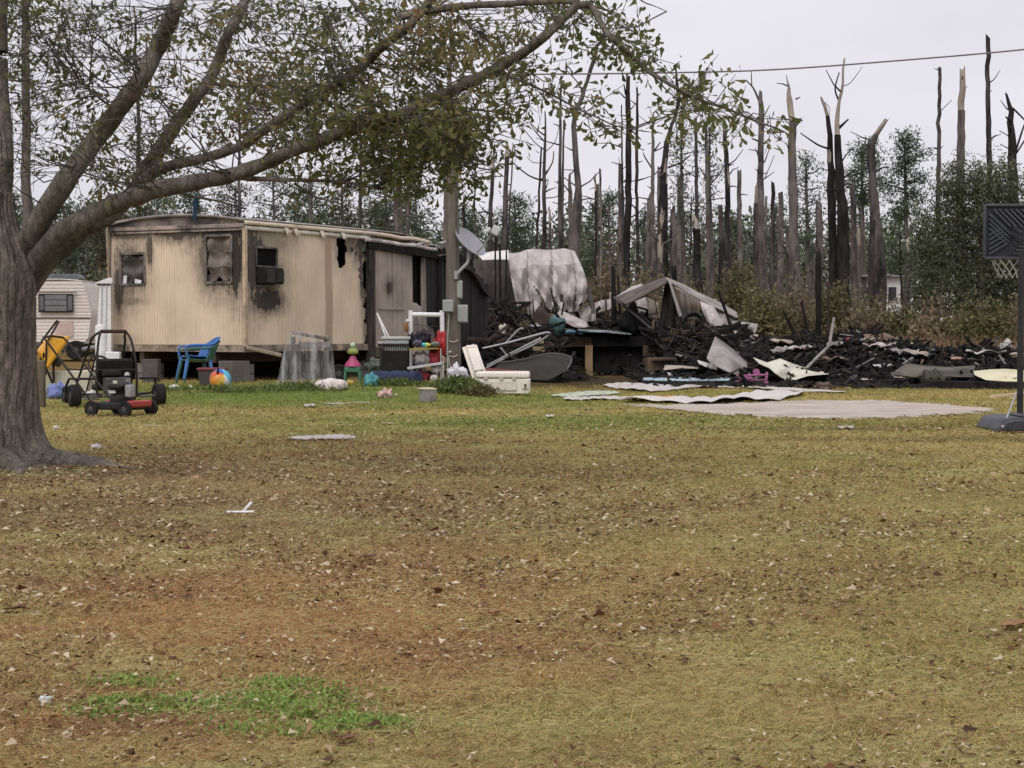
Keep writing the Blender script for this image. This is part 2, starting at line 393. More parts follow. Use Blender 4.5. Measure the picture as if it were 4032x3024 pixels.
# ---- low green weeds, lower left
n = 5000; k = rng.integers(0, 3, n); sc_k = rng.integers(0, 22, n); scx = rng.normal(size=22)*.30; scy = rng.normal(size=22)*.11; cxs = np.where(sc_k < 15, -.99, -.50)+.8*scx[sc_k]*np.where(sc_k < 15, 1, .55); cys = np.where(sc_k < 15, 5.43, 5.21)+scy[sc_k]*np.where(sc_k < 15, 1.25, .8); rx = .06+.10*rng.random(22)[sc_k]; ry = rx*.6
X = cxs+rng.normal(size=n)*rx*.55; Y = cys+rng.normal(size=n)*ry*.6
C = np.stack([X, Y, rng.random(n)*.02], 1); C[:, 2] *= .6; V, Fa = cards(C, .010+rng.random(n)*.014, .007+rng.random(n)*.008, (0, 0, .7), 1.0)
tag(npmesh('weeds', V, Fa, leafmat('weed_leaf', [(.16,.25,.05), (.24,.35,.08), (.34,.44,.14)], .35)), 'bright green clover-like weeds in the lower left lawn', 'weeds', kind='stuff')
# ---- fallen leaves
def fallen(n, seed_pts=None):
    X, Y = field(n, 4.2, 27, -.55, 1.1)
    dens = .16+.8*np.exp(-(((X+1.4)/4.2)**2+((Y-12.6)/4.6)**2)**1.2)+.35*np.exp(-((X+.4)/2.6)**2-((Y-7.2)/2.4)**2)+.12*(Y < 16)
    k = ~inpoly(X, Y, SANDXY) & (rng.random(n) < dens*(.55+.6*lump(X, Y, 1.7)+.4*lump(X, Y, 5))) & (((X+4.42)**2+(Y-15.2)**2) > .5); return X[k], Y[k]
X, Y = fallen(120000); n = len(X)
az = rng.random(n)*6.283; d = np.stack([np.cos(az), np.sin(az), rng.normal(size=n)*.22], 1); e = np.stack([-np.sin(az), np.cos(az), rng.normal(size=n)*.38], 1)
L = ((.011+.0014*Y)*(.7+.7*rng.random(n))+rng.random(n)**9*.035)[:, None]; Wd = L*(.36+rng.random(n)[:, None]*.25)
C = np.stack([X, Y, .006+rng.random(n)*.022], 1); up = np.cross(d, e)
V = np.stack([C-d*L*.5, C-e*Wd*.32+up*L*.1, C+d*L*.25-e*Wd*.5+up*L*.16, C+d*L*.5+up*L*.06, C+d*L*.25+e*Wd*.5+up*L*.16, C+e*Wd*.32+up*L*.1], 1).reshape(-1, 3)
Fa = np.arange(6*n).reshape(-1, 6)
fl = leafmat('fallen_leaf', [(.045,.026,.017), (.09,.04,.024), (.14,.062,.032), (.17,.085,.042), (.20,.115,.055), (.25,.155,.08), (.34,.24,.14), (.50,.41,.29), (.58,.50,.38)], .12, .9)
tag(npmesh('fallen_leaves', V, Fa, fl), 'brown curled oak leaves scattered over the lawn', 'leaves', kind='stuff')
# a few larger leaves close to the camera
for px, py, s_, lb in ((60,2412,.085,'large red-brown oak leaf lying in the left foreground grass'), (1945,2425,.05,'dark reddish leaf lying in the centre foreground grass'),
        (1450,2205,.06,'dark curled leaf lying among brown litter left of centre'), (1365,2930,.06,'tan curled leaf beside the bright green weeds at the bottom'), (3990,2480,.10,'dark curled leaf at the right foreground edge')):
    o = G(px, py); mb = MB()
    mb.grid(lambda u, v: (o.x+(u-.5)*s_*.9+.2*s_*(v-.5), o.y+(v-.5)*s_*1.1*(math.sin(math.pi*min(u*.85+.1, .97))**.8)*(1+.12*math.sin(u*16)), .012+.22*s_*abs(v-.5)+.12*s_*u), 10, 6)
    solo(mb, 'fallen_leaf', M('dry_leaf', (.14,.06,.03), (.26,.14,.07), 30, .7, .2, island=.4), lb, 'leaf', 'larger fallen leaves', solid=.002)
# ================================================================== WOODS
bark = M('bark_burnt', (.13,.108,.10), (.042,.036,.036), 5.5, .9, .9, (1,1,.22), fine=22, dirt=(.014,.013,.013), dscale=2.2, damt=.48, island=.3, bdist=.04)
bark2 = M('bark_brown', (.21,.18,.165), (.09,.076,.07), 5.5, .9, .9, (1,1,.25), fine=22, dirt=(.022,.02,.02), dscale=2.2, damt=.42, island=.25, bdist=.04)
bark3 = M('bark_pale', (.42,.37,.34), (.25,.2,.18), 2.0, .85, .5, (1,1,.3), fine=12, dirt=(.03,.025,.024), dscale=1.2, damt=.40)
bare = M('bare_wood', (.37,.315,.26), (.26,.21,.17), 3, .8, .5, (1,1,.1), fine=16, dirt=(.10,.07,.055), dscale=2, damt=.3)
black = M('charcoal', (.011,.0105,.0105), (.026,.024,.023), 6, .95, .9, (1,1,.35), fine=20, spec=.12)
def snag(label, path, widths, D, branches=(), mat=None, bare_top=0, patches=(), name='burnt_snag', group='burnt pine snags behind the wreck', base=None, twig=0):
    mat = mat or bark
    p3 = [P(px, py, D) for px, py in path]; bx = p3[-1].x if base is None else (base-CX)/F*D
    p3.append(Vector((bx, D, 0))) if p3[-1].z > .3 else None
    w3 = [w/F*D/2 for w in widths]; w3 += [w3[-1]*1.15]*(len(p3)-len(w3))
    root = thing(name, label, 'burnt tree', (p3[-1].x, p3[-1].y, 0), group=group, world=True)
    pts = []; rs = []
    for i in range(len(p3)-1):
        k = max(2, int((p3[i]-p3[i+1]).length/.35))
        for j in range(k):
            f = j/k; q = p3[i].lerp(p3[i+1], f); q = q+Vector((random.gauss(0,.012), random.gauss(0,.05), 0)); pts.append(q); rs.append(w3[i]*(1-f)+w3[i+1]*f)
    pts.append(p3[-1]); rs.append(w3[-1]); pts.reverse(); rs.reverse()
    if bare_top:
        k = max(i for i in range(len(pts)) if pts[i].z <= P(0, bare_top, D).z); k = min(max(k, 1), len(pts)-2)
        build(MB().tube(pts[:k+1], rs[:k+1], 9, jit=.07), 'trunk', mat, root, 60)
        build(MB().tube([p.copy() for p in pts[k:]], [r*.9 for r in rs[k:]], 9, jit=.1, jag=min(.35, rs[-1]*3)), 'bare_top', bare, root, 60)
    else:
        build(MB().tube(pts, rs, 9, jit=.08, jag=min(.3, rs[-1]*2.5)), 'trunk', mat, root, 60)
    for py0, py1, side in patches:
        z0, z1 = P(0, py1, D).z, P(0, py0, D).z
        seg = [(p, r) for p, r in zip(pts, rs) if z0 <= p.z <= z1]
        if len(seg) > 1: build(MB().tube([p+Vector((side*r*.22, -r*.22, 0)) for p, r in seg], [r*(.55+.33*math.sin(math.pi*(i+.6)/len(seg))) for i, (p, r) in enumerate(seg)], 8, jit=.18), 'stripped_patch', bare, root, 60)
    for br in branches:
        *bp, bw = br; q = []
        for i, xy in enumerate(bp): q.append(P(xy[0], xy[1], D+(-.35*(i/(len(bp)-1)) if len(bp) > 1 else 0)))
        q = smooth_path(q, 3); r0 = bw/F*D/2
        build(MB().tube(q, [r0*(1-.6*i/len(q)) for i in range(len(q))], 6, jit=.1), 'branch', mat, root, 60)
    twig = max(twig, 4)+3
    if twig:
        mb = MB()
        for _ in range(twig):
            i = random.randrange(len(pts)//3, len(pts)); a = random.uniform(0, 6.28); l = random.choice((random.uniform(.2,.5), random.uniform(.4,1.3)))
            d_ = Vector((math.cos(a), math.sin(a), random.uniform(-.1,.8))).normalized()
            q0 = pts[i]; q1 = q0+d_*l*.5; q2 = q1+(d_+Vector((0,0,random.uniform(-.4,.6))))*l*.5; mb.tube([q0, q1, q2], [.035, .024, .012], 5)
        build(mb, 'stubs', mat, root, 60, kind='stuff')
    return root
S = snag
charT = M('char_trunk', (.055,.046,.044), (.022,.02,.02), 5.5, .95, .9, (1,1,.25), fine=22, dirt=(.011,.0105,.0105), dscale=2, damt=.45, spec=.1, bdist=.04)
S('tallest thin black trunk with a pale stripped patch, standing over the evergreen at right', [(3890,150),(3888,330),(3893,480),(3893,660)], [17,18,20,22], 78, patches=[(368,402,-1)], mat=bark, twig=4)
S('thick snag with a bleached pale upper third, above the evergreen at right', [(3790,272),(3785,400),(3784,540),(3782,700)], [24,28,31,33], 74, mat=bark2, bare_top=405)
S('slim reddish-brown trunk left of the bleached snag above the evergreen', [(3701,276),(3697,450),(3695,690)], [13,15,17], 80, [((3697,444),(3748,393),4)], mat=bark, twig=3)
S('forked black snag with many broken limbs at the right picture edge', [(3963,370),(3984,440),(3982,560),(3986,700),(3988,900)], [8,22,32,42,46], 66, [((3987,425),(4032,470),(4060,500),9),((3998,600),(4030,500),(4045,470),9),((3998,610),(4050,530),(4080,500),8),((3982,480),(3960,460),10),((3980,540),(3935,515),5),((3980,590),(3940,568),5)], mat=charT, patches=[(720,800,-1)])
S('leaning broken-topped snag left of the evergreen', [(3477,484),(3452,530),(3428,575),(3436,700),(3448,860),(3466,1060)], [18,22,34,30,40,52], 68, [((3436,690),(3470,662),(3500,660),9),((3425,572),(3408,570),10)], mat=bark, bare_top=528, patches=[(850,900,-1)])
S('left stem of the big twin-stemmed black snag', [(3236,393),(3258,456),(3269,533),(3272,640),(3274,800),(3282,1150)], [12,16,20,26,32,36], 62, [((3262,585),(3220,570),(3152,524),9),((3246,402),(3266,425),(3264,460),3)], mat=charT, bare_top=455, patches=[(540,640,-1)])
S('right stem of the big twin-stemmed black snag, tallest with a pale forked tip', [(3326,226),(3316,330),(3303,398),(3293,479),(3300,587),(3310,750),(3322,900),(3322,1150)], [8,11,14,20,28,38,48,52], 61.5, [((3303,395),(3288,350),(3305,285),9),((3316,340),(3350,325),(3395,262),4),((3302,505),(3340,470),12),((3312,640),(3340,600),(3365,580),6)], mat=charT, bare_top=482)
S('stout brown snag with a splintered pale top and a large stripped scar low down', [(3106,340),(3110,400),(3118,480),(3120,700),(3128,950),(3138,1250)], [12,26,28,34,40,46], 60, [((3134,390),(3150,383),7),((3125,505),(3148,482),8),((3106,590),(3094,560),5)], mat=bark2, bare_top=458, patches=[(985,1055,0)])
S('snag with a black claw-like broken limb at its tip', [(2994,362),(2997,420),(2996,600),(2998,850),(3000,1110)], [12,22,24,27,30], 66, [((2988,395),(2965,345),(2936,315),9),((2960,335),(2958,280),5),((3010,640),(3035,570),5),((3012,700),(3050,610),4),((2985,555),(2960,545),9)], mat=bark2, twig=8)
S('dark snag with a straw-coloured split down its right side', [(2853,470),(2857,560),(2864,700),(2866,1110)], [13,18,20,26], 67, mat=bark, patches=[(620,770,1)], bare_top=492)
S('slender pine stem with sparse needles behind the collapsed roof', [(2738,470),(2741,600),(2743,800),(2743,1150)], [11,14,14,15], 72, [((2743,700),(2700,670),(2670,640),5)], mat=bark, twig=4)
S('thick black stump-like trunk broken with a pale ledge, behind the collapsed roof', [(2735,846),(2742,900),(2746,1000),(2748,1190)], [8,29,30,33], 58, mat=charT, bare_top=875)
S('forked pine stem with up-curving limbs, centre right', [(2781,495),(2784,640),(2788,900),(2790,1140)], [10,14,17,20], 70, [((2790,730),(2830,690),(2850,650),7),((2780,700),(2755,660),7),((2786,560),(2815,540),(2835,500),4)], mat=bark2, twig=6)
S('crooked snag with bleached peeling lower bark and a broken Y top', [(2660,262),(2664,320),(2674,384),(2660,450),(2646,493),(2624,565),(2612,680),(2606,800),(2601,900),(2595,1085)], [6,11,16,15,14,22,26,27,29,30], 63, [((2672,400),(2710,372),(2752,338),(2788,265),15),((2630,660),(2680,640),(2720,610),9),((2634,510),(2615,478),7),((2618,680),(2590,700),8)], mat=bark, patches=[(600,690,1),(790,900,0),(900,1070,0)])
S('straight thick black snag with a jagged notch at its top, centre', [(2471,307),(2473,400),(2475,750),(2468,1010)], [15,20,26,28], 68, [((2460,385),(2432,356),6),((2464,372),(2456,330),8)], mat=charT, twig=3)
S('slim pointed trunk just right of the notched snag', [(2510,343),(2509,450),(2507,750),(2512,1010)], [7,11,13,15], 72, mat=bark)
S('thin bare pole left of the notched snag', [(2448,411),(2450,750),(2452,1010)], [5,9,11], 74, mat=bark, twig=5)
S('grey forked dead tree with thin upright limbs', [(2571,447),(2570,560),(2570,750),(2572,1100)], [6,12,15,17], 71, [((2572,600),(2600,560),8),((2565,660),(2540,620),(2532,600),7),((2568,500),(2545,480),(2515,455),4),((2570,470),(2560,430),(2550,415),3),((2575,690),(2610,650),5)], mat=bark2, twig=4)
S('tall crooked S-shaped dead tree with broken side limbs, centre', [(2389,140),(2352,180),(2340,235),(2312,316),(2294,384),(2263,452),(2262,542),(2270,650),(2280,740),(2268,840),(2262,990)], [8,15,16,15,17,18,22,24,26,44,46], 60, [((2294,384),(2282,335),(2226,271),8),((2338,240),(2322,205),(2263,186),7),((2385,150),(2420,110),(2428,90),6),((2262,450),(2240,438),6),((2262,670),(2215,668),5)], mat=bark2, twig=5)
S('short splintered second stem joined to the S-shaped tree', [(2242,686),(2244,760),(2248,850),(2250,990)], [8,16,20,26], 60.5, mat=bark2)
S('very straight thin trunk left of the S-shaped tree', [(2208,298),(2206,500),(2204,750),(2206,990)], [7,11,14,17], 70, mat=bark, twig=4)
S('short thin pole touching the straight trunk left of the S-shaped tree', [(2220,475),(2217,700),(2214,990)], [7,9,10], 73, mat=bark)
S('candelabra-shaped dead tree with curved limbs', [(2148,440),(2145,583),(2143,720),(2142,990)], [5,11,15,17], 64, [((2146,560),(2110,520),(2088,486),6),((2144,590),(2105,560),(2040,480),5),((2144,640),(2100,640),(2075,618),4),((2140,712),(2080,690),(2009,632),8),((2146,690),(2175,640),(2180,595),7),((2145,600),(2185,560),(2200,500),4),((2144,780),(2190,775),(2230,750),5)], mat=bark, twig=4)
S('leaning thin pole beside the candelabra tree', [(2131,583),(2122,800),(2112,990)], [7,9,11], 66, mat=bark)
S('thick straight brown trunk broken flat, right of the satellite dish', [(1997,574),(1992,750),(1986,990)], [18,19,25], 65, mat=bark, bare_top=580)
S('straight broken trunk directly above the satellite dish', [(1940,624),(1936,760),(1930,920)], [14,16,18], 68, mat=bark, bare_top=640)
S('very thin pole right of the thick flat-topped trunk', [(2019,620),(2008,800),(1998,990)], [5,7,9], 70, mat=bark)
S('hair-thin pole standing alone left of the satellite dish', [(1872,595),(1870,740),(1868,900)], [5,6,7], 76, mat=bark)
S('tall dark trunk rising directly behind the utility pole', [(1776,75),(1773,330),(1764,640),(1758,900)], [10,15,22,27], 56, mat=bark2, twig=3)
S('small twisted black snag between pole and dish', [(1832,764),(1826,820),(1829,910)], [6,11,12], 62, [((1828,815),(1800,835),7),((1830,790),(1845,775),4)], mat=charT, twig=5)
S('straight trunk above the roof end left of the utility pole', [(1578,640),(1578,760),(1577,920)], [11,13,14], 72, mat=bark2, twig=3)
S('forked brown trunk just left of the roof end', [(1612,600),(1610,740),(1605,920)], [8,14,17], 70, [((1606,800),(1580,750),8),((1612,840),(1640,780),(1645,740),4)], mat=bark2)
S('thin reddish trunk third from the utility pole', [(1551,560),(1554,740),(1554,920)], [6,9,10], 74, mat=bark2, twig=4)
S('single dark trunk rising behind the middle of the roof', [(1424,560),(1420,720),(1418,910)], [9,14,15], 70, mat=bark)
S('dark trunk seen through the oak leaves above the roof corner', [(944,300),(943,450),(941,900)], [7,10,13], 72, mat=bark)
S('broken trunk seen between the two left oak limbs', [(529,30),(538,250),(544,420),(546,900)], [9,13,15,19], 64, mat=bark, bare_top=60, twig=4)
S('mid-sized straight pine trunk left of the oak limbs near the left edge', [(98,-120),(102,200),(103,500),(108,900),(110,1150)], [30,32,35,40,42], 48, mat=bark2, name='bare_pine_tree')
# thicket poles nobody tells apart
ORD = ['first', 'second', 'third', 'fourth', 'fifth', 'sixth', 'seventh', 'eighth', 'ninth', 'tenth', 'eleventh', 'twelfth']
ZN = [(560, 1700, 8, 'rising behind the mobile home roof'), (1900, 2430, 6, 'in the trees behind the hanging roof sheet'), (2430, 2860, 12, 'in the thicket behind the collapsed roof'), (2880, 3240, 12, 'in the thicket behind the bent metal sheets'), (3250, 3620, 7, 'between twin-stemmed snag and evergreen')]
FILL = [(px, '%s slender charred pole from the left %s' % (ORD[k], z_[3])) for z_ in ZN for k, px in enumerate(sorted(random.uniform(z_[0], z_[1]) for _ in range(z_[2])))]
for px, flab in FILL:
    top = random.uniform(640, 1000); w = random.choice((random.uniform(8,16), random.uniform(15,34), random.uniform(15,34))); D = random.uniform(64, 92)
    S(flab, [(px, top), (px+random.uniform(-6,6), (top+1200)/2), (px+random.uniform(-8,8), 1220)], [w*.7, w*.9, w], D, mat=random.choice([bark, bark2, bark2, charT]), bare_top=random.choice([0, 0, 0, top+40]), twig=random.choice([0, 4, 7]), name='burnt_pole', group='slender burnt poles in the thicket')
# ---- living pines
needles = leafmat('pine_needles', [(.045,.068,.038), (.078,.112,.058), (.12,.16,.085)], .3, .6, .5)
oakdull = leafmat('dull_foliage', [(.05,.05,.028), (.085,.08,.042), (.12,.095,.06)], .3, .7, .4)
def pine(label, px, top, cbot, rx_px, D, n=26, mat=None, name='pine_tree', dens=26, stem=True):
    rt = P(px, top, D); rb = P(px, cbot, D); rad = rx_px/F*D
    root = thing(name, label, 'tree', (rt.x, D, 0), group='living trees behind the wreck', world=True)
    tr = [Vector((rt.x+math.sin(z_*.5)*.08, D, z_)) for z_ in np.linspace(0, rt.z*.97, 12)]
    build(MB().tube(tr, list(np.linspace(.17, .04, 12)), 7, jit=.06), 'trunk', bark2, root, 60)
    mb = MB(); C = []
    for i in range(n):
        f = (i+random.random())/n; z_ = rb.z+(rt.z-rb.z)*f; r_ = rad*(math.sin(math.pi*(.12+.83*f))**.7)*random.uniform(.25, 1.05); a = random.uniform(0, 6.28)
        c = Vector((rt.x+math.cos(a)*r_, D+math.sin(a)*r_, z_)); mb.tube([Vector((rt.x, D, z_-.25*r_)), (Vector((rt.x, D, z_))+c)/2-Vector((0,0,.1)), c], [.04, .03, .012], 5)
        C.append(np.array(c)+np.clip(rng.normal(size=(int(dens*2.6), 3)), -1.8, 1.8)*np.array([.36,.36,.24])*max(.7, rad/2.2))
    build(mb, 'branches', bark2, root, 60, kind='stuff')
    C = np.concatenate(C); V, Fa = cards(C, .15+rng.random(len(C))*.15, .035+rng.random(len(C))*.03, (0,0,.35))
    o = npmesh('crown', V, Fa, mat or needles, root)
    return root
pine('sparse-needled tall pine right of centre with sky showing through', 2690, 455, 900, 75, 84, 26, dens=18)
pine('sparse pine crown right of the slender stem, centre right', 2800, 470, 900, 60, 86, 22, dens=14)
pine('rounded dense pine crown right of the satellite dish', 2030, 772, 1010, 85, 96, 34)
pine('dark pine crown at the left of the satellite dish', 1850, 830, 1010, 70, 98, 26)
pine('broad bushy pine left of the notched snag', 2400, 765, 1130, 105, 92, 46, dens=34)
pine('low pine crown between notched and crooked snags', 2540, 830, 1130, 80, 100, 32)
pine('green pine behind the thick black stump-like trunk', 2680, 845, 1120, 70, 98, 32, dens=30)
pine('pine crown behind the split dark snag', 2880, 850, 1130, 70, 102, 28)
pine('leafy pine just left of the stout scarred snag', 3060, 800, 1120, 70, 100, 28)
pine('pine with tiered limbs right of the stout scarred snag', 3180, 610, 1000, 70, 82, 28, dens=20)
pine('round-topped pine behind the twin-stemmed snag', 3400, 565, 800, 95, 86, 34, dens=30)
pine('pine with a bristly broken crown left of the evergreen', 3570, 530, 860, 85, 80, 38, dens=30)
pine('pine filling the gap right of the twin-stemmed snag', 3390, 780, 1080, 80, 104, 30)
pine('low bright green pine behind the leaning snag', 3530, 830, 1100, 70, 106, 30, mat=leafmat('young_pine', [(.05,.08,.03), (.08,.12,.045), (.11,.15,.06)], .3, .6))
pine('pale green tree above the roof corner of the mobile home', 1480, 800, 930, 60, 92, 24, mat=oakdull)
for i, (px, top, rr_, lb) in enumerate(((60,760,120,'dark pine filling the gap under the oak at the left edge'), (250,800,110,'green pine seen between trunk and lowest oak limb'), (420,830,100,'green pine behind the camper'),
      (620,770,120,'mid-green pine above the left end of the roof'), (780,690,120,'pine behind the roof peak'), (930,720,110,'pine behind the right roof corner'), (1080,660,120,'olive pine behind the roof trim'),
      (1220,720,110,'dull brown-green pine behind the roof'), (1350,690,100,'loose pine behind the single dark roof trunk'), (1640,720,80,'thin pine beyond the roof end'), (1520,640,90,'tall thin-crowned pine left of the forked brown trunk'))):
    pine(lb, px, top, 1050, rr_, random.uniform(74, 92), 34, mat=(oakdull if i % 3 == 2 else needles), dens=24)
# ---- far wood: one mass
C = []; TB = MB()
for i in range(150):
    px = random.uniform(-900, 4900); D = random.uniform(108, 150)
    top = random.uniform(800, 960) if px > 1700 else random.uniform(760, 900)
    t_ = P(px, top, D); r_ = random.uniform(1.6, 3.2); hgt = t_.z*random.uniform(.45, .9)
    c = np.clip(rng.normal(size=(560, 3)), -1.9, 1.9)*np.array([r_*.5, r_*.5, hgt*.25])+np.array([t_.x, D, t_.z-hgt*.5]); c = c[c[:, 2] > .2]; C.append(c)
    TB.tube([(t_.x, D, 0), (t_.x, D, t_.z*.9)], [.18, .06], 5)
C = np.concatenate(C); V, Fa = cards(C, .26+rng.random(len(C))*.3, .14+rng.random(len(C))*.12, (0,0,.3))
farm = leafmat('far_wood', [(.085,.105,.075), (.12,.14,.10), (.17,.18,.135)], 0, .8, .15)  # distance haze put into the colour as lighter grey-greens
o = npmesh('woodland', V, Fa, farm); tag(o, 'distant mass of green woodland closing off the view', 'woodland', kind='stuff')
build(TB, 'trunks', bark2, o, 0)
C = []
for i in range(260):   # undergrowth closing the gaps between the trunks
    px = random.uniform(-900, 4900); D = random.uniform(88, 125); c0 = GD(px, D); hh = random.uniform(1.8, 4.2)
    c = rng.normal(size=(150, 3))*np.array([1.3, 1.3, hh*.4])+np.array([c0.x, D, hh*.45]); C.append(c[c[:, 2] > .05])
C = np.concatenate(C); V, Fa = cards(C, .35+rng.random(len(C))*.4, .14+rng.random(len(C))*.14, (0,0,.6))
tag(npmesh('undergrowth', V, Fa, leafmat('far_under', [(.075,.07,.045), (.12,.10,.065), (.17,.135,.09), (.08,.10,.05)], 0, .85, .2)), 'dim brownish undergrowth deep between the trunks', 'undergrowth', kind='stuff')
# ---- shrubs in front of the wood
shr_ol = leafmat('shrub_olive', [(.09,.088,.04), (.15,.135,.062), (.22,.185,.095)], .3, .7, .6)
shr_rd = leafmat('shrub_russet', [(.15,.115,.07), (.23,.175,.11), (.31,.24,.155)], .3, .8, .6)
shr_gr = leafmat('shrub_green', [(.045,.06,.028), (.075,.095,.042), (.12,.135,.06)], .3, .6, .8)
def shrub(label, px, top, wpx, D, n, mat, name='shrub', lf=.15, shape=1.0, mats_stem=None):
    n = int(n*1.7); top -= 55 if 2300 < px and not 3330 < px < 3630 else 0; t_ = P(px, top, D); H = t_.z; rad = wpx*1.15/F*D/2
    root = thing(name, label, 'shrub', (t_.x, D, 0), group='shrubs at the wood edge', world=True)
    mb = MB(); C = []; ns = 26
    for i in range(ns):
        a = random.uniform(0, 6.28); r_ = rad*math.sqrt(random.random()); h_ = H*(1-.55*(r_/rad)**2*shape)*random.uniform(.6, 1.0)
        tp = Vector((t_.x+math.cos(a)*r_, D+math.sin(a)*r_*.8, h_)); b0 = Vector((t_.x+math.cos(a)*r_*.4, D+math.sin(a)*r_*.4, 0)); md = (tp+b0)/2+Vector((random.gauss(0,.12), random.gauss(0,.12), .1))
        mb.tube([b0, md, tp], [.03, .02, .006], 5)
        u = rng.random(n//ns)**.6; q = np.where(u[:, None] < .5, np.array(b0)+(np.array(md)-np.array(b0))*u[:, None]*2, np.array(md)+(np.array(tp)-np.array(md))*(u[:, None]*2-1))
        C.append(q+rng.normal(size=q.shape)*np.array([.26,.26,.2])*max(.7, rad/1.5))
    build(mb, 'stems', bark2, root, 60, kind='stuff')
    C = np.concatenate(C); C = C[C[:, 2] > .03]; V, Fa = cards(C, lf*(.6+rng.random(len(C))*.8), lf*.45*(.6+rng.random(len(C))*.8), (0,0,.4)); npmesh('foliage', V, Fa, mat, root); return root
for a in (('grey-olive shrub screening the far white house', 3475, 1112, 270, 66, 1500, shr_ol), ('tall russet shrub left of the collapsed metal roof', 2390, 975, 170, 62, 2200, shr_rd), ('russet shrub behind the bleached crooked snag', 2530, 1040, 170, 61, 1800, shr_rd), ('olive shrub behind the collapsed roof ridge', 2680, 1090, 190, 57, 2200, shr_ol),
          ('golden-olive shrub right of the collapsed roof', 2900, 1040, 210, 58, 3000, shr_ol), ('yellow-green bush sloping down behind the grey roof panels', 3000, 1110, 200, 55, 2600, shr_ol), ('tan bush behind the scarred snag base', 3130, 1140, 180, 56, 2200, shr_rd),
          ('olive bush at the foot of the twin-stemmed snag', 3290, 1130, 190, 57, 2400, shr_ol), ('dry brown bush behind the burnt rubble', 3430, 1180, 220, 56, 2600, shr_rd), ('pale olive bush left of the evergreen', 3560, 1170, 170, 55, 2000, shr_ol),
          ('low brown bush under the evergreen', 3700, 1200, 220, 53, 2600, shr_rd), ('brown-green bush behind the hoop', 3880, 1180, 260, 52, 3200, shr_ol), ('russet bush at far right behind the hoop post', 4060, 1150, 220, 54, 2400, shr_rd),
          ('green bush behind the camper', 330, 1130, 190, 66, 2000, shr_gr), ('dull olive bush between camper and mobile home', 400, 1010, 120, 70, 1600, shr_ol), ('leafy bush left of the camper', 90, 1050, 200, 72, 1800, shr_gr), ('olive bush beyond the dark charred wall', 1960, 1150, 200, 64, 1600, shr_ol)):
    shrub(*a)
# big evergreen at right
def evergreen():
    D = 57; root = thing('evergreen_tree', 'big dense dark evergreen tree behind the hoop at right', 'tree', tuple(GD(3850, D)), world=True)
    blobs = [(3850,720,170,110),(3760,760,130,110),(3940,740,120,110),(3720,900,150,130),(3860,880,200,150),(4010,880,150,150),(3690,1040,140,120),(3820,1060,190,130),(3980,1060,170,140),(3730,1180,130,110),(3900,1190,200,110),(4060,1180,150,130),(3640,1000,70,110),(3650,1150,70,90)]
    C = []; mb = MB(); c0 = GD(3850, D)
    mb.tube([c0, c0+Vector((.05,.1,1.5)), c0+Vector((.1,0,3.2)), c0+Vector((0,.1,4.6))], [.2,.16,.1,.05], 8)
    for px, py, rx, ry in blobs:
        c = P(px, py, D+random.uniform(-.7,.7)); k = int(rx*ry*.19)
        u = unit(k)*(rng.random(k)**.45)[:, None]; u *= (1+.22*np.sin(u[:, :1]*9+px)+.18*np.sin(u[:, 2:]*11+py))
        C.append(u*np.array([rx, rx, ry])/F*D+np.array(c)); mb.tube([c0+Vector((0,0,1.2)), c0.lerp(c, .5)+Vector((0,0,.7)), c], [.07,.045,.015], 5)
    build(mb, 'trunk', bark2, root, 60)
    C = np.concatenate(C); C = C[C[:, 2] > .1]; V, Fa = cards(C, .06+rng.random(len(C))*.08, .03+rng.random(len(C))*.03, (0,-.1,.4))
    npmesh('crown', V, Fa, leafmat('evergreen_leaf', [(.055,.066,.038), (.085,.10,.054), (.125,.14,.078), (.19,.18,.105)], .3, .45, .9), root)
evergreen()
# dry tall grass
n = 42000; px = rng.uniform(1700, 4500, n); D = rng.uniform(46, 78, n); X = (px-CX)/F*D; h = (.35+rng.random(n)*.75)*np.where(px < 2450, .6, 1)
az = rng.random(n)*6.28; B = np.stack([X, D, np.zeros(n)], 1); sd_ = np.stack([np.full(n, .02), np.zeros(n), np.zeros(n)], 1)
tip = B+np.stack([np.cos(az)*h*.35, np.sin(az)*h*.35, h], 1); V = np.stack([B-sd_, B+sd_, tip], 1).reshape(-1, 3)
tag(npmesh('dry_grass', V, np.arange(3*n).reshape(-1, 3), leafmat('dry_grass', [(.16,.095,.05), (.24,.15,.08), (.30,.20,.11), (.20,.17,.07)], .2, .8, .3)), 'tall dry russet grass between the burnt plot and the wood', 'grass', kind='stuff')
# white house glimpsed far between trunks
def far_house():
    D = 86; c = GD(3470, D); root = thing('far_house', 'white far-off house glimpsed between trunks left of the evergreen', 'house', tuple(c), world=True)
    wm = M('white_paint_far', (.80,.80,.80), (.72,.72,.73), 1, .6, 0)
    z1 = P(0, 1092, D).z; x0, x1 = P(3372,0,D).x, P(3562,0,D).x
    build(MB().box(((x0+x1)/2, D+2.5, z1/2), (x1-x0, 5, z1)), 'wall', wm, root)
    rf = build(MB().prism([(x0-.25, z1+.02), (x1+.25, z1+.02), ((x0+x1)/2, z1+.22)], D-.3, D+5.3), 'roof', M('far_roof', (.35,.34,.34), None, 2, .8, 0), root)
    for px in (3408, 3520):
        f_ = build(MB().box((P(px,0,D).x, D-.02, 2.9), (.5, .06, .8)), 'window', wm, root); build(MB().box((P(px,0,D).x, D-.06, 2.9), (.38, .03, .66)), 'pane', M('far_glass', (.05,.05,.06), None, 1, .15, 0), f_)
    build(MB().box((P(3450,0,D).x, D-.03, 1.05), (.9, .08, 2.05)), 'door', M('far_door', (.3,.12,.1), None, 1, .6, 0), root)
far_house()
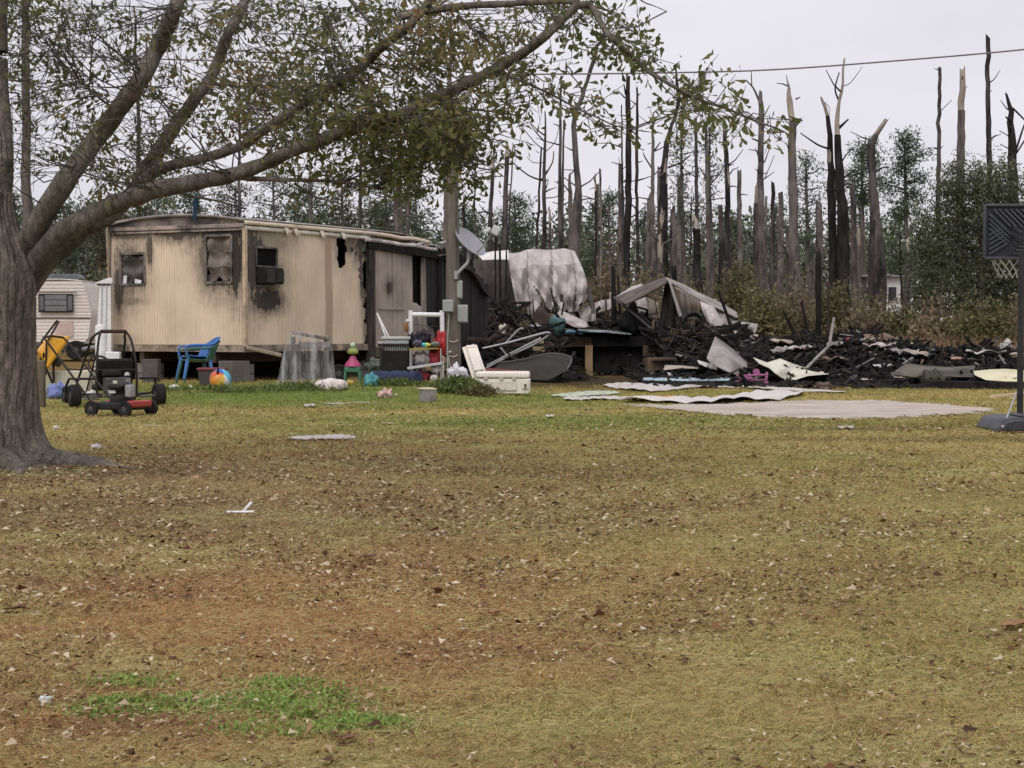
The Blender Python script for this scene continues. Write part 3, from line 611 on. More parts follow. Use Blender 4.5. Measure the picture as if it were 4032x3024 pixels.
# ================================================================== MOBILE HOME
T0 = Vector((-5.03, 33.5, 0)); TU = Vector((.478, .878, 0)).normalized(); TV = Vector((-TU.y, TU.x, 0)); TROT = math.atan2(TU.y, TU.x)
CAMP = Vector((0, 0, CAMH))
def TL(px, py, wall):
    """picture point -> (along, height) on the long side ('side') or the short end ('end') of the home"""
    n = TV if wall == 'side' else TU; d = ray(px, py); t_ = (T0-CAMP).dot(n)/d.dot(n); q = CAMP+d*t_-T0
    return (q.dot(TU), q.z) if wall == 'side' else (q.dot(TV), q.z)
ZB, ZT = .87, 3.06; LEND = 3.26; LSIDE = 4.13
def soot_mat(name, wall, ells, base1, base2):
    m, t, b, out = nodes(name); co = objco(t); sx = t.nodes.new('ShaderNodeSeparateXYZ'); t.links.new(co, sx.inputs[0])
    cb = t.nodes.new('ShaderNodeCombineXYZ'); t.links.new(sx.outputs[0 if wall == 'side' else 1], cb.inputs[0]); t.links.new(sx.outputs[2], cb.inputs[1]); uv = cb.outputs[0]
    n1 = noise(t, uv, 1.3, 5, .6); n2 = noise(t, uv, 5, 6, .7, (2.2,.25,1)); n3 = noise(t, uv, 30, 4, .7, (1,.12,1)); n4 = noise(t, uv, 7, 6, .75)
    c = mixc(t, remap(t, n1, .35, .65), base1, base2)
    c = mixc(t, remap(t, n2, .55, .8, 0, .38), c, (.22,.15,.095))
    c = mixc(t, remap(t, n3, .55, .8, 0, .25), c, (.16,.11,.075))
    if wall == 'end': # paler scuffed band near the floor
        f = math_(t, 'MULTIPLY', remap(t, sx.outputs[2], 1.75, 1.3), remap(t, n4, .48, .6, 0, .5)); c = mixc(t, f, c, (.66,.49,.36))
    S_ = None
    for cx, cz, rx, rz, amt in ells:
        s = t.nodes.new('ShaderNodeVectorMath'); s.operation = 'SUBTRACT'; s.inputs[1].default_value = (cx, cz, 0); t.links.new(uv, s.inputs[0])
        k = t.nodes.new('ShaderNodeVectorMath'); k.operation = 'MULTIPLY'; k.inputs[1].default_value = (1/rx, 1/rz, 0); t.links.new(s.outputs[0], k.inputs[0])
        l = t.nodes.new('ShaderNodeVectorMath'); l.operation = 'LENGTH'; t.links.new(k.outputs[0], l.inputs[0])
        d = math_(t, 'ADD', l.outputs['Value'], math_(t, 'MULTIPLY', math_(t, 'SUBTRACT', n4, .5), 1.0)); d = math_(t, 'ADD', d, math_(t, 'MULTIPLY', math_(t, 'SUBTRACT', n2, .5), 1.2))
        v = math_(t, 'MAXIMUM', remap(t, d, 1.4, .45, 0, amt*.9), remap(t, d, .72, .56, 0, amt*.97)); S_ = v if S_ is None else math_(t, 'MAXIMUM', S_, v)
    c = mixc(t, math_(t, 'POWER', S_, 1.2), c, (.022,.018,.017))
    t.links.new(c, b.inputs['Base Color']); b.inputs['Roughness'].default_value = .55; b.inputs['Specular IOR Level'].default_value = .35
    bump(t, b, n4, .12, .01); return m
tan1, tan2 = (.67,.545,.42), (.60,.48,.365)
W1 = [*TL(478, 1122, 'end'), *TL(574, 997, 'end')]; W2 = [*TL(813, 1114, 'end'), *TL(914, 926, 'end')]
AC = [*TL(1005, 1048, 'side'), *TL(1086, 979, 'side')]
e1 = (W1[0]+W1[2])/2; e2 = (W2[0]+W2[2])/2; a1 = (AC[0]+AC[2])/2
sootE = soot_mat('siding_end', 'end', [(e1+.12, 2.35, .55, .85, .75), (e1+.35, 2.0, .22, .7, .95), (e1-.42, 2.75, .12, .5, .9), (e1, 3.05, .9, .22, .85), (e2-.05, 2.55, .62, .85, 1), (e2-.1, 3.0, 1.0, .5, 1), (1.5, 3.08, 1.4, .3, .95), (e2-.38, 2.45, .3, .95, 1), (e2+.3, 2.6, .3, .7, .8), (e1+.1, 1.72, .5, .14, .7), (LEND-.2, .95, .5, .15, .5)], (.70,.565,.435), tan2)
sootS = soot_mat('siding_side', 'side', [(a1-.35, 2.4, .5, .95, .95), (a1, 2.85, 1.0, .35, .6), (a1, 1.72, .75, .34, 1), (.08, 2.6, .4, .9, .85), (a1+.1, 2.2, .8, .5, .6), (3.2, 2.75, .35, .4, .5), (4.05, 2.9, .5, .5, .97), (4.1, 2.2, .22, .9, .9), (3.55, 2.9, .35, .3, .8), (1.0, 1.5, .5, .12, .3), (4.12, 1.2, .12, .6, .7)], tan1, (.60,.49,.38))
root = thing('mobile_home', 'beige ribbed mobile home with smoke-blackened windows and burnt right end', 'mobile home', tuple(T0), TROT)
MH = root
def rib(u): 
    f = (u/.062) % 1.0; return .017*(1 if f < .4 else (1-(f-.4)/.12 if f < .52 else (0 if f < .88 else (f-.88)/.12)))
def inside(poly, x, y): return bool(inpoly(np.array([x]), np.array([y]), poly)[0])
hole = [TL(px, py, 'side') for px, py in ((1324,925),(1334,918),(1352,922),(1364,932),(1360,960),(1366,985),(1358,1005),(1362,1035),(1352,1046),(1340,1058),(1331,1052),(1328,1020),(1330,980),(1325,950))]
hole2 = [TL(px, py, 'side') for px, py in ((1376,978),(1388,972),(1396,980),(1390,990),(1379,989))]
ed = {}
def edge_s(z):  # ragged burnt right edge of the siding
    return LSIDE+.05*math.sin(z*7)+.05*math.sin(z*17+1)+.03*math.sin(z*41)-(.28*max(0, 1-abs(z-2.25)/.35))-(.12 if z > 2.75 else 0)
def siding(wall, s0, s1, mat, flat=False, z0=ZB, z1=ZT, proud=0):
    nu, nv = max(3, int((s1-s0)/.0103)), 75
    def fn(u, v):
        s = s0+(s1-s0)*u; z = z0+(z1-z0)*v; o = -(0 if flat else rib(s))-proud-.014*math.sin(s*2.1+z*1.3)-.006*math.sin(s*5.3-z*4)
        return (s, o, z) if wall == 'side' else (o, s, z)
    def mk(u, v):
        s = s0+(s1-s0)*u; z = z0+(z1-z0)*v
        if wall == 'end': return not any(min(w[0], w[2]) < s < max(w[0], w[2]) and w[1] < z < w[3] for w in (W1, W2))
        if AC[0] < s < AC[2] and AC[1] < z < AC[3]: return False
        if s > 2.9 and (inside(hole, s, z) or inside(hole2, s, z) or s > edge_s(z)): return False
        return True
    return build(MB().grid(fn, nu, nv, mk), 'siding_panel', mat, root, 25)
for a, b_ in ((0.0, .52), (.523, 1.64), (1.643, 2.45), (2.453, LEND)): siding('end', a, b_, sootE)
for a, b_ in ((0.0, 1.02), (1.023, 1.62), (1.623, 2.66)): siding('side', a, b_, sootS)
siding('side', 2.62, 2.86, M('batten_tan', (.47,.35,.25), (.42,.31,.22), 2, .6, .1), True, proud=.022)
siding('side', 2.84, 4.25, sootS)
trim = M('cream_trim', (.72,.62,.50), (.62,.52,.41), 2, .5, .1, dirt=(.10,.075,.06), dscale=2.2, damt=.36, stretch=(.5,.5,2))
sootm = M('sooty_metal', (.30,.24,.21), (.11,.09,.085), 1.6, .6, .3, dirt=(.03,.026,.026), dscale=1.5, damt=.5)
build(MB().box((-.02, -.02, (ZB+ZT)/2), (.07, .07, ZT-ZB+.04)), 'corner_post', M('corner_tan', (.60,.46,.33), (.46,.34,.24), 3, .5, .1, dirt=(.05,.04,.035), damt=.4), root)
build(MB().box((-.02, LEND+.02, (ZB+ZT)/2), (.07, .06, ZT-ZB+.04)), 'corner_post', M('corner_sooty', (.36,.30,.26), (.12,.10,.09), 2, .6, .2), root)
# arched end cap and roof
def arch(t): return 3.215+.13*(1-((t-LEND/2)/(LEND/2))**2)
build(MB().grid(lambda u, v: (-.03-.006*math.sin(u*40), u*LEND, ZT+(arch(u*LEND)-ZT)*v), 60, 4), 'gable_panel', sootm, root, 40)
mb = MB(); mb.tube([(-.07, t_, arch(t_)+.01) for t_ in np.linspace(-.04, LEND+.04, 24)], .028, 6); build(mb, 'roof_edge', M('edge_metal', (.34,.31,.30), (.14,.12,.12), 2, .5, .2), root, 50)
mb = MB(); mb.box((-.045, LEND/2, ZT+.06), (.05, LEND+.1, .075)); mb.box((-.035, LEND/2, ZT-.015), (.04, LEND+.1, .04)); build(mb, 'end_fascia', M('fascia_sooty', (.44,.36,.31), (.15,.12,.11), 1.3, .55, .2, dirt=(.035,.03,.03), dscale=1.4, damt=.45), root, bev=.008)
roofm = M('roof_metal', (.46,.43,.41), (.30,.27,.26), 1.2, .5, .2, dirt=(.07,.055,.05), dscale=1, damt=.45)
def roofz(s, t_):
    z = arch(t_)+.02
    if s > 5.2: z -= .16*(s-5.2)*(.6+.4*math.sin(t_*3))-.05*math.sin(s*6)*min(1, s-5.2)
    if s > 6.6 and t_ < .5: z += (s-6.6)*.5
    return z
build(MB().grid(lambda u, v: (-.05+7.4*u, -.06+(LEND+.12)*v, roofz(-.05+7.4*u, min(max(-.06+(LEND+.12)*v, 0), LEND))), 60, 20, lambda u, v: u < .86+.1*math.sin(v*9)+.05*math.sin(v*31)), 'roof', roofm, root, 40, solid=.02)
def side_trim(z, h, d, s0, s1, mat, name, burn=0):
    def f(u, v):
        s = s0+(s1-s0)*u; dz = -.03*max(0, s-4.3)*(1+.3*math.sin(s*5)) if burn else 0
        return (s, -.03-d-.008*math.sin(s*9)*burn, z+h*v+dz)
    build(MB().grid(f, 60, 1), name, mat, root, 40, solid=.035)
side_trim(3.135, .075, .03, -.06, 6.6, trim, 'gutter_rail', 1)
side_trim(3.04, .075, .006, -.04, 4.2, M('white_trim', (.78,.74,.66), (.68,.62,.52), 2, .5, .1, dirt=(.15,.11,.08), dscale=2.5, damt=.33), 'eave_trim')
side_trim(2.99, .075, .05, 4.0, 6.9, M('burnt_white_sheet', (.70,.66,.63), (.42,.36,.34), 3, .5, .3, dirt=(.05,.04,.04), damt=.4), 'peeled_eave_sheet', 1)
# hanging fragments on the eave
for s in (1.15, 1.45, 2.35, 3.1): build(MB().grid(lambda u, v: (s+u*.13+v*.04, -.085-.03*v, 3.13-.11*v*(1+.4*math.sin(u*9))), 4, 3), 'peeling_scrap', trim, root, 0, solid=.006)
# windows of the end wall
frm = M('alu_frame', (.22,.19,.175), (.08,.07,.066), 5, .5, .2, dirt=(.03,.025,.025), damt=.45)
def window(w, board, lites, bcol):
    x0, x1 = min(w[0], w[2]), max(w[0], w[2]); z0, z1 = w[1], w[3]; fo = MB()
    for a, b_ in (((x0, z0), (x1, z0)), ((x0, z1), (x1, z1)), ((x0, z0), (x0, z1)), ((x1, z0), (x1, z1))):
        fo.beam((-.02, a[0], a[1]), (-.02, b_[0], b_[1]), .045, .05)
    fr = build(fo, 'window_frame', frm, root, bev=.005)
    for k in range(1, lites): build(MB().beam((-.0, x0, z0+(z1-z0)*k/lites), (-.0, x1, z0+(z1-z0)*k/lites+.02), .03, .025), 'muntin', frm, fr)
    build(MB().grid(lambda u, v: (.06+.05*math.sin(u*9+v*4)+.03*math.sin(v*13), x0-.02+(x1-x0+.04)*u, z0+(z1-z0)*v), 14, 22, lambda u, v: v < board and (v > .09+.06*math.sin(u*14) or u > .85) and not (u > .93 and .2 < v < .8) and (u > .04)), 'sheet_behind', bcol, fr, 60)
window(W1, .90, 1, M('grey_lining', (.16,.15,.15), (.06,.052,.05), 4, .6, .3, (1,1,.4), dirt=(.02,.018,.018), damt=.42))
window(W2, 1.0, 3, M('scorched_curtain', (.29,.24,.21), (.15,.12,.105), 5, .8, .4, (1,1,.5), dirt=(.05,.04,.035), dscale=4, damt=.36))
build(MB().box((.03, W1[0]-.07, W1[1]+.1), (.02, .08, .17), (0,.1,0)), 'glass_shard', M('shard', (.85,.85,.88), None, 3, .2, 0), root)
build(MB().box((.03, W1[0]-.40, W1[1]+.06), (.02, .16, .08), (.2,.1,0)), 'glass_shard', MATS['shard'], root)
# window with air conditioner
fo = MB()
for a, b_ in (((AC[0], AC[1]), (AC[2], AC[1])), ((AC[0], AC[3]), (AC[2], AC[3])), ((AC[0], AC[1]), (AC[0], AC[3])), ((AC[2], AC[1]), (AC[2], AC[3]))): fo.beam((a[0], -.02, a[1]), (b_[0], -.02, b_[1]), .04, .035)
build(fo, 'window_frame', frm, root, bev=.005)
build(MB().box((a1, .02, (AC[1]+AC[3])/2), (AC[2]-AC[0], .012, AC[3]-AC[1])), 'pane', M('opening_black', (.008,.008,.009), (.014,.014,.015), 3, .9, 0, spec=.05), root)  # matt black sheet painted in for the dark of the open window
q0 = TL(1008, 1118, 'side'); q1 = TL(1086, 1058, 'side'); acw = q1[0]-q0[0]-.05
acm = M('burnt_plastic', (.03,.028,.027), (.014,.013,.013), 6, .8, .4, spec=.12)
ac = build(MB().box((a1-.02, -.11, (q0[1]+q1[1])/2), (acw, .24, q1[1]-q0[1])), 'air_conditioner', acm, root, bev=.02)
for k in range(9): build(MB().box((a1-.02-acw/2+.06+k*(acw*.5-.08)/8, -.235, (q0[1]+q1[1])/2), (.012, .012, (q1[1]-q0[1])*.78)), 'louvre', M('ac_louvre', (.07,.065,.062), None, 6, .5, .1), ac)
build(MB().box((a1+.16, -.235, (q0[1]+q1[1])/2), (acw*.36, .014, (q1[1]-q0[1])*.7)), 'control_panel', M('ac_panel', (.05,.047,.045), (.025,.024,.024), 8, .7, .1, spec=.12), ac)
build(MB().box((a1, -.05, q0[1]-.04), (acw*1.05, .12, .04)), 'sill', frm, root)
# floor, lining, underside
build(MB().box((4.6, LEND/2, .80), (9.1, LEND-.05, .10)), 'floor', M('charred_floor', (.05,.042,.036), (.02,.018,.017), 3, .9, .4), root)
build(MB().box((2.2, .42, 1.95), (3.7, .05, 2.2)), 'inner_wall', black, root); build(MB().box((.55, 1.9, 1.95), (.05, 2.6, 2.2)), 'inner_wall', black, root)  # charred lining added close behind the openings so they show dark
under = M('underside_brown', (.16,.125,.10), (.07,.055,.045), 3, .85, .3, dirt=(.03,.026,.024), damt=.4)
rimm = M('rim_dirty', (.42,.34,.26), (.22,.17,.13), 2.5, .7, .2, dirt=(.06,.048,.04), dscale=2.5, damt=.45)
build(MB().box((-.015, LEND/2, .80), (.05, LEND+.06, .125)), 'rim_band', rimm, root); build(MB().box((2.1, -.015, .80), (4.3, .05, .13)), 'rim_band', rimm, root)
build(MB().grid(lambda u, v: (-.05+1.05*u, -.07-.05*u, .86-.16*u-.075*v), 14, 3), 'bent_skirt_strip', M('skirt_strip', (.50,.43,.34), (.34,.28,.21), 3, .6, .2, dirt=(.1,.08,.06), damt=.35), root, 40, solid=.012)
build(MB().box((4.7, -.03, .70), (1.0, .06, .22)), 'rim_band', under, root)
for y_ in (.75, 2.5): build(MB().box((4.5, y_, .64), (9.0, .1, .22)), 'chassis_beam', M('rusty_steel', (.10,.06,.045), (.05,.035,.03), 5, .8, .3), root)
build(MB().box((4.5, LEND-.04, .40), (9.2, .03, .75)), 'dark_backing', M('backing_shade', (.06,.05,.045), (.03,.026,.024), 2, .9, .2), root)  # added dark sheet closing the far side so the underside reads shaded
blk = M('concrete_block', (.30,.28,.26), (.19,.175,.165), 6, .95, .5, dirt=(.09,.08,.07), damt=.35)
for sx, sy in ((.35,.4), (.35,2.6), (2.6,.5), (4.6,.5), (7.0,.6)):
    pr = build(MB().box((sx, sy, .05), (.5, .45, .1)), 'pier', blk, root)
    for k in range(2):
        for j in (-1, 1): build(MB().box((sx, sy+j*.105, .205+k*.205), (.40, .195, .19)), 'block', blk, pr, bev=.01)
# burnt plank wall
wplank = soot_mat('plank_grey', 'side', [(6.8, 3.0, 1.5, .7, 1.0), (7.0, 2.0, .6, 1.0, 1.0), (4.3, 1.9, .14, 1.6, .9), (5.0, 2.1, .25, .2, .6), (6.1, 1.2, .3, .4, .6)], (.40,.33,.28), (.27,.22,.185))
bplank = M('plank_charred', (.03,.027,.026), (.014,.013,.013), 3, .8, .8, (1,1,.2), fine=18, dirt=(.075,.06,.05), dscale=2, damt=.28)
s = 4.36; k = 0
while s < 6.45:
    w_ = random.uniform(.17, .24); zt = 2.93+random.uniform(-.03,.03)-(.0 if s < 5.6 else 0); zb = .62+random.uniform(-.04,.05)
    if 5.95 < s < 6.2: zb2 = 1.9; build(MB().beam((s+w_/2, -.02, zb), (s+w_/2, -.02+.02, 1.72), w_-.012, .028, jag=.07), 'plank', wplank, root)
    else: build(MB().beam((s+w_/2, -.02+random.uniform(-.012,.012), zb), (s+w_/2+random.uniform(-.012,.012), random.uniform(-.02,.01), zt), w_-.012, .028, jag=.03), 'plank', wplank, root)
    s += w_; k += 1
while s < 9.2:
    w_ = random.uniform(.16, .23); zt = 2.9-max(0, s-7.6)*.42+random.uniform(-.05,.05); zb = .75+random.uniform(-.1,.1)+(.5 if 6.4 < s < 6.9 else 0)
    build(MB().beam((s+w_/2, random.uniform(-.02,.02), zb), (s+w_/2, random.uniform(-.02,.02), zt), w_-.014, .028, jag=.08), 'plank', bplank, root)
    if s < 7.4: build(MB().beam((s+w_/2, .05, .6), (s+w_/2, .05, 1.1+random.uniform(-.2,.4)), w_-.02, .028, jag=.1), 'plank', wplank, root)
    s += w_
build(MB().box((6.6, .16, 1.8), (4.6, .03, 2.0)), 'inner_wall', black, root)
for sx, mt in ((4.22, M('post_charred', (.10,.08,.07), (.035,.03,.028), 3, .85, .8, (1,1,.2), fine=16, dirt=(.016,.015,.015), damt=.5)), (4.34, MATS['post_charred']), (7.05, black)):
    build(MB().beam((sx, -.03, .5), (sx, -.03, 2.98), .10, .10, jag=.02), 'post', mt, root, bev=.006)
build(MB().beam((4.15, -.06, 2.93), (8.0, -.06, 2.78), .06, .17), 'header_beam', black, root)
build(MB().grid(lambda u, v: (6.9+2.3*u, -.15+.2*v, 2.78+.08*v-.85*u*u+.05*math.sin(u*12)), 18, 2), 'sagging_eave', M('rust_sheet', (.12,.085,.07), (.04,.032,.03), 3, .6, .4, dirt=(.4,.36,.34), damt=.3), root, 40, solid=.02)
mb = MB()
for i in range(5): mb.grid(lambda u, v: (6.0+i*.35+u*.35, -.10+.2*v, 2.98+.03*i+.10*u*math.sin(i*2+1)+.1*(i == 4)*u*2+.03*math.sin(v*5)), 4, 3)
build(mb, 'curled_roof_edge', M('curled_white', (.62,.58,.55), (.30,.26,.24), 4, .5, .3, dirt=(.05,.045,.045), damt=.42), root, 40, solid=.015)
# the handle/latch board on the plank wall
build(MB().box((4.98, -.06, 2.05), (.1, .02, .22)), 'burnt_knot_plate', M('plate_brown', (.09,.06,.045), (.04,.03,.025), 8, .7, .3), root)
build(MB().beam((4.55, -.055, 1.62), (5.6, -.055, 1.62), .02, .06), 'batten', wplank, root)
# rope line strung along the wall to the pole
solo(MB().tube(smooth_path([T0+TU*5.7-TV*.12+Vector((0,0,1.28)), T0+TU*6.6-TV*.5+Vector((0,0,1.27)), P(1760, 1150, 34.6)], 6), .006, 5), 'rope', M('rope_dark', (.08,.07,.06), None, 8, .9, 0), 'thin dark line strung from plank wall to utility pole', 'rope')
# ================================================================== UTILITY POLE
pb = G(1787, 1533); pole_top = P(1779, 560, pb.y)
up = thing('utility_pole', 'weathered grey utility pole carrying electric boxes in front of the burnt wall', 'utility pole', tuple(pb), world=True)
polem = M('pole_wood', (.165,.14,.115), (.10,.085,.07), 2, .9, .6, (1,1,.12), fine=22, dirt=(.08,.065,.05), dscale=2, damt=.35)
build(MB().tube([pb.lerp(pole_top, f) for f in np.linspace(0, 1, 14)], list(np.linspace(.128, .105, 14)), 14, jit=.03), 'pole', polem, up, 60)
greybox = M('grey_enamel', (.34,.35,.34), (.27,.28,.27), 3, .5, .1, dirt=(.2,.18,.15), damt=.3)
def pbox(x0, x1, y0, y1, D, dep, nm):
    a, b_ = P(x0, y1, D), P(x1, y0, D); bx = build(MB().box(((a.x+b_.x)/2, D, (a.z+b_.z)/2), (b_.x-a.x, dep, b_.z-a.z)), nm, greybox, up, bev=.015)
    build(MB().box(((a.x+b_.x)/2, D-dep/2-.008, (a.z+b_.z)/2), ((b_.x-a.x)*.86, .014, (b_.z-a.z)*.88)), 'cover', greybox, bx, bev=.01)
pbox(1743, 1786, 1180, 1229, pb.y-.19, .13, 'meter_box'); pbox(1798, 1821, 1104, 1176, pb.y-.02, .14, 'breaker_box'); pbox(1799, 1842, 1200, 1271, pb.y-.02, .15, 'breaker_box')
build(MB().tube([P(1768, 1229, pb.y-.17), P(1762, 1350, pb.y-.16), P(1765, 1520, pb.y-.15)], .012, 6), 'conduit', greybox, up)
build(MB().tube([P(1808, 1271, pb.y-.06), P(1808, 1380, pb.y-.08), P(1804, 1520, pb.y-.08)], .016, 6), 'conduit', M('conduit_dark', (.12,.11,.1), None, 4, .7, .1), up)
build(MB().tube([P(1800, 700, pb.y-.1), P(1803, 900, pb.y-.11), P(1806, 1104, pb.y-.08)], .018, 6), 'conduit', MATS['conduit_dark'], up)
for py in (1342, 1400): build(MB().tube(smooth_path([P(1768, py, pb.y-.13), P(1785, py+5, pb.y-.15), P(1803, py-3, pb.y-.13)], 4), .008, 5), 'strap', M('strap_cream', (.55,.5,.4), None, 5, .7, 0), up)
build(MB().tube(smooth_path([P(1766, 1400, pb.y-.15), P(1774, 1440, pb.y-.16), P(1808, 1455, pb.y-.13), P(1806, 1462, pb.y-.13)], 5), .006, 5), 'loose_wire', MATS['strap_cream'], up)
build(MB().ball(P(1772, 1386, pb.y-.16), .025, nu=10, nv=6), 'knob', MATS['strap_cream'], up)
build(MB().tube([P(1791, 880, pb.y-.11), P(1850, 885, pb.y-.05)], .012, 5), 'step_bolt', MATS['conduit_dark'], up) if False else None
# overhead cable across the sky
solo(MB().tube(smooth_path([P(-500, 205, 42), P(1000, 244, 42), P(1960, 290, 42), P(2150, 292, 42), P(2600, 287, 42), P(3032, 275, 42), P(3520, 240, 42), P(4032, 195, 42), P(4700, 120, 42)], 8), .02, 6), 'overhead_cable', M('cable', (.22,.19,.19), None, 4, .7, 0), 'overhead cable running across the sky behind the oak', 'cable')
# satellite dish
dn = Vector((.63, -.41, .66)).normalized(); dc = P(1853, 948, pb.y-.05)
dish = thing('satellite_dish', 'grey satellite dish on a bent mast fixed to the utility pole', 'satellite dish', tuple(P(1795, 1085, pb.y-.1)), world=True)
rotm = dn.to_track_quat('Z', 'Y').to_matrix().to_4x4(); mm = Matrix.Translation(dc) @ rotm
prof = [(.001, -.055)]+[(r_, -.055+.42*r_*r_) for r_ in (.08,.16,.22,.28,.325)]+[(.33, -.007), (.322, -.02)]+[(r_, -.067+.42*r_*r_) for r_ in (.28,.2,.1,.001)]
build(MB().lathe(prof, n=40, cap=False).xf(mm), 'reflector', M('dish_grey', (.30,.30,.325), (.24,.24,.265), 2, .45, 0), dish, 50)
metal = M('galvanized', (.42,.42,.43), (.30,.30,.31), 5, .45, .1, metal=.3)
build(MB().tube(smooth_path([P(1790, 1088, pb.y-.1), P(1818, 1058, pb.y-.1), P(1842, 1030, pb.y-.08), P(1846, 985, pb.y), dc-dn*.06], 5), .028, 10), 'mast', metal, dish, 60)
lnb = P(1945, 908, pb.y-.35); foot = dc+(rotm.to_3x3() @ Vector((0, -.34, .0)))
bot = P(1872, 1000, pb.y-.1)
build(MB().tube([bot, P(1905, 965, pb.y-.22), lnb+Vector((-.05,0,-.07))], .016, 8), 'feed_arm', metal, dish, 60)
head = build(MB().box(lnb+Vector((.03,0,0)), (.14, .1, .16), (0,.5,0)), 'receiver', M('lnb_grey', (.55,.55,.56), None, 3, .5, 0), dish, bev=.02)
for k in (-1, 1): build(MB().cyl(lnb+Vector((-.06, .03*k, .02)), lnb+Vector((-.14, .03*k, .0+.03*k)), .035, 10), 'horn', MATS['lnb_grey'], head)
build(MB().box(P(1795, 1083, pb.y-.1), (.06,.08,.14)), 'bracket', metal, dish)
# ================================================================== BURNT WRECK
ash_white = M('scorched_sheet', (.53,.49,.475), (.38,.335,.32), 2.2, .55, .3, (1,1,.5), dirt=(.20,.15,.145), dscale=1.6, damt=.42, fine=12)
ash_grey = M('heat_grey_sheet', (.36,.33,.31), (.23,.205,.19), 2.0, .55, .3, (1,1,.4), dirt=(.10,.085,.075), dscale=1.5, damt=.4, fine=12)
dark_sheet = M('smoked_sheet', (.085,.07,.06), (.045,.038,.034), 2, .7, .3, dirt=(.02,.018,.018), damt=.45)
tan_sheet = M('tan_sheet', (.42,.36,.30), (.30,.25,.205), 2, .6, .2, dirt=(.14,.11,.09), damt=.35)
def psheet(top, bot, D0, D1, nu=30, nv=16, wr=.06, fr=9, rag=0, rib_=0, bulge=0, seed=0):
    """a sheet hung or laid between two traced edges, at real distances, with folds"""
    def fn(u, v):
        a, b_ = interp(top, u), interp(bot, u); px = a[0]*(1-v)+b_[0]*v; py = a[1]*(1-v)+b_[1]*v
        D = D0*(1-v)+D1*v+wr*(math.sin(u*fr+2.1*v+seed)+.6*math.sin(u*fr*2.3+3*v+seed*2)+.4*math.sin(v*7+u*3+seed))-bulge*math.sin(math.pi*v)*math.sin(math.pi*u)
        if rib_: D += .02*math.sin(u*rib_)
        if rag and v > .99: py += rag*(random.random()-.5)*2
        return P(px, py, D)
    return MB().grid(fn, nu, nv)
def sheet(name, label, top, bot, D0, D1, mat, cat='metal sheet', group=None, th=.012, **k):
    return solo(psheet(top, bot, D0, D1, **k), name, mat, label, cat, group, smooth=50, solid=th)
dr_t = [(1998,996),(2050,990),(2097,984),(2165,980),(2215,982),(2262,988)]; dr_b = [(2052,1256),(2092,1250),(2140,1222),(2196,1236),(2258,1236),(2318,1170)]
def drs(u, v):
    a, b_ = interp(dr_t, u), interp(dr_b, u); px = a[0]*(1-v)+b_[0]*v+(16*math.sin(math.pi*v)*(u-.3) if u > .3 else -6*math.sin(math.pi*v)*(1-u)); py = a[1]*(1-v)+b_[1]*v+4*math.sin(u*13)*(1-v)+7*math.sin(u*29+1)*v
    k_ = u*3.2+.35*v; saw = k_ % 1.0; f2 = abs(math.sin(u*26+5*v)); cr = abs((u*5-v*3.1) % 1-.5)+abs((u*3.7+v*2.3) % 1-.5)
    return P(px+random.gauss(0,.4), py+random.gauss(0,.4), 45.9-.45*min(1, v*4)**.7-.5*v+.40*saw*(.35+.65*v)+.09*f2*(.2+v)+.20*cr*(.3+.7*v)-(.3*math.exp(-((u-.86)/.1)**2-((v-.72)/.16)**2)))
def drm(u, v):
    if v > .60 and abs(u-.36-.05*math.sin(v*9)) < .055*(v-.58)/.4: return False
    if v > .74 and abs(u-.58) < .06*(v-.72)/.28: return False
    if v > .93 and math.sin(u*37)+math.sin(u*71+1) > .7: return False
    return not (.68 < v < .80 and abs(u-.66) < .022)
solo(MB().grid(drs, 64, 44, drm), 'draped_roof_sheet', M('draped_sheet', (.50,.455,.445), (.40,.36,.345), 2.6, .55, .3, (1,1,.4), dirt=(.26,.215,.20), dscale=1.4, damt=.36, fine=5), 'big pale scorched roof sheet hanging in folds right of the dish', 'metal sheet', smooth=24, solid=.012)
sheet('smoked_panel', 'dark brown smoked panel beneath the pale hanging roof sheet', [(1838,1030),(1900,1018),(2005,1004)], [(1848,1262),(1950,1262),(2075,1262)], 46.6, 46.2, dark_sheet, nu=26, rib_=0, wr=.05)
sheet('roof_strip', 'narrow white roof strip between dish and hanging sheet', [(1880,1003),(1940,990),(2002,985)], [(1900,1024),(1950,1022),(2005,1022)], 45.6, 45.0, M('white_roof', (.72,.68,.68), (.6,.56,.56), 2, .5, .1, dirt=(.3,.25,.23), damt=.3), wr=.03)
sheet('olive_cloth', 'olive-yellow tarp hanging in the dark opening behind the pole boxes', [(1818,1155),(1845,1160),(1862,1165)], [(1828,1245),(1855,1254),(1880,1232)], 44.5, 44.3, M('olive_tarp', (.24,.235,.09), (.16,.155,.06), 4, .8, .3, dirt=(.05,.05,.03), damt=.3), 'tarp', wr=.04, th=.006)
sheet('olive_cloth', 'small pale green rag right of the olive-yellow tarp', [(1882,1205),(1900,1210)], [(1886,1248),(1904,1240)], 44.4, 44.4, M('pale_green_rag', (.36,.38,.25), (.24,.25,.16), 4, .8, .2), 'rag', wr=.03, th=.006)
sheet('folded_sheet', 'pale curled sheet lying below the hanging roof sheet toward the deck', [(2205,1222),(2240,1235),(2310,1268),(2318,1286)], [(2196,1232),(2215,1265),(2262,1288),(2300,1290)], 44.6, 44.0, ash_white, wr=.05)
sheet('folded_sheet', 'grey crumpled sheet right of the hanging roof sheet above the deck', [(2275,1225),(2330,1200),(2345,1210)], [(2290,1262),(2320,1268),(2345,1262)], 45.5, 45.0, ash_grey, wr=.06)
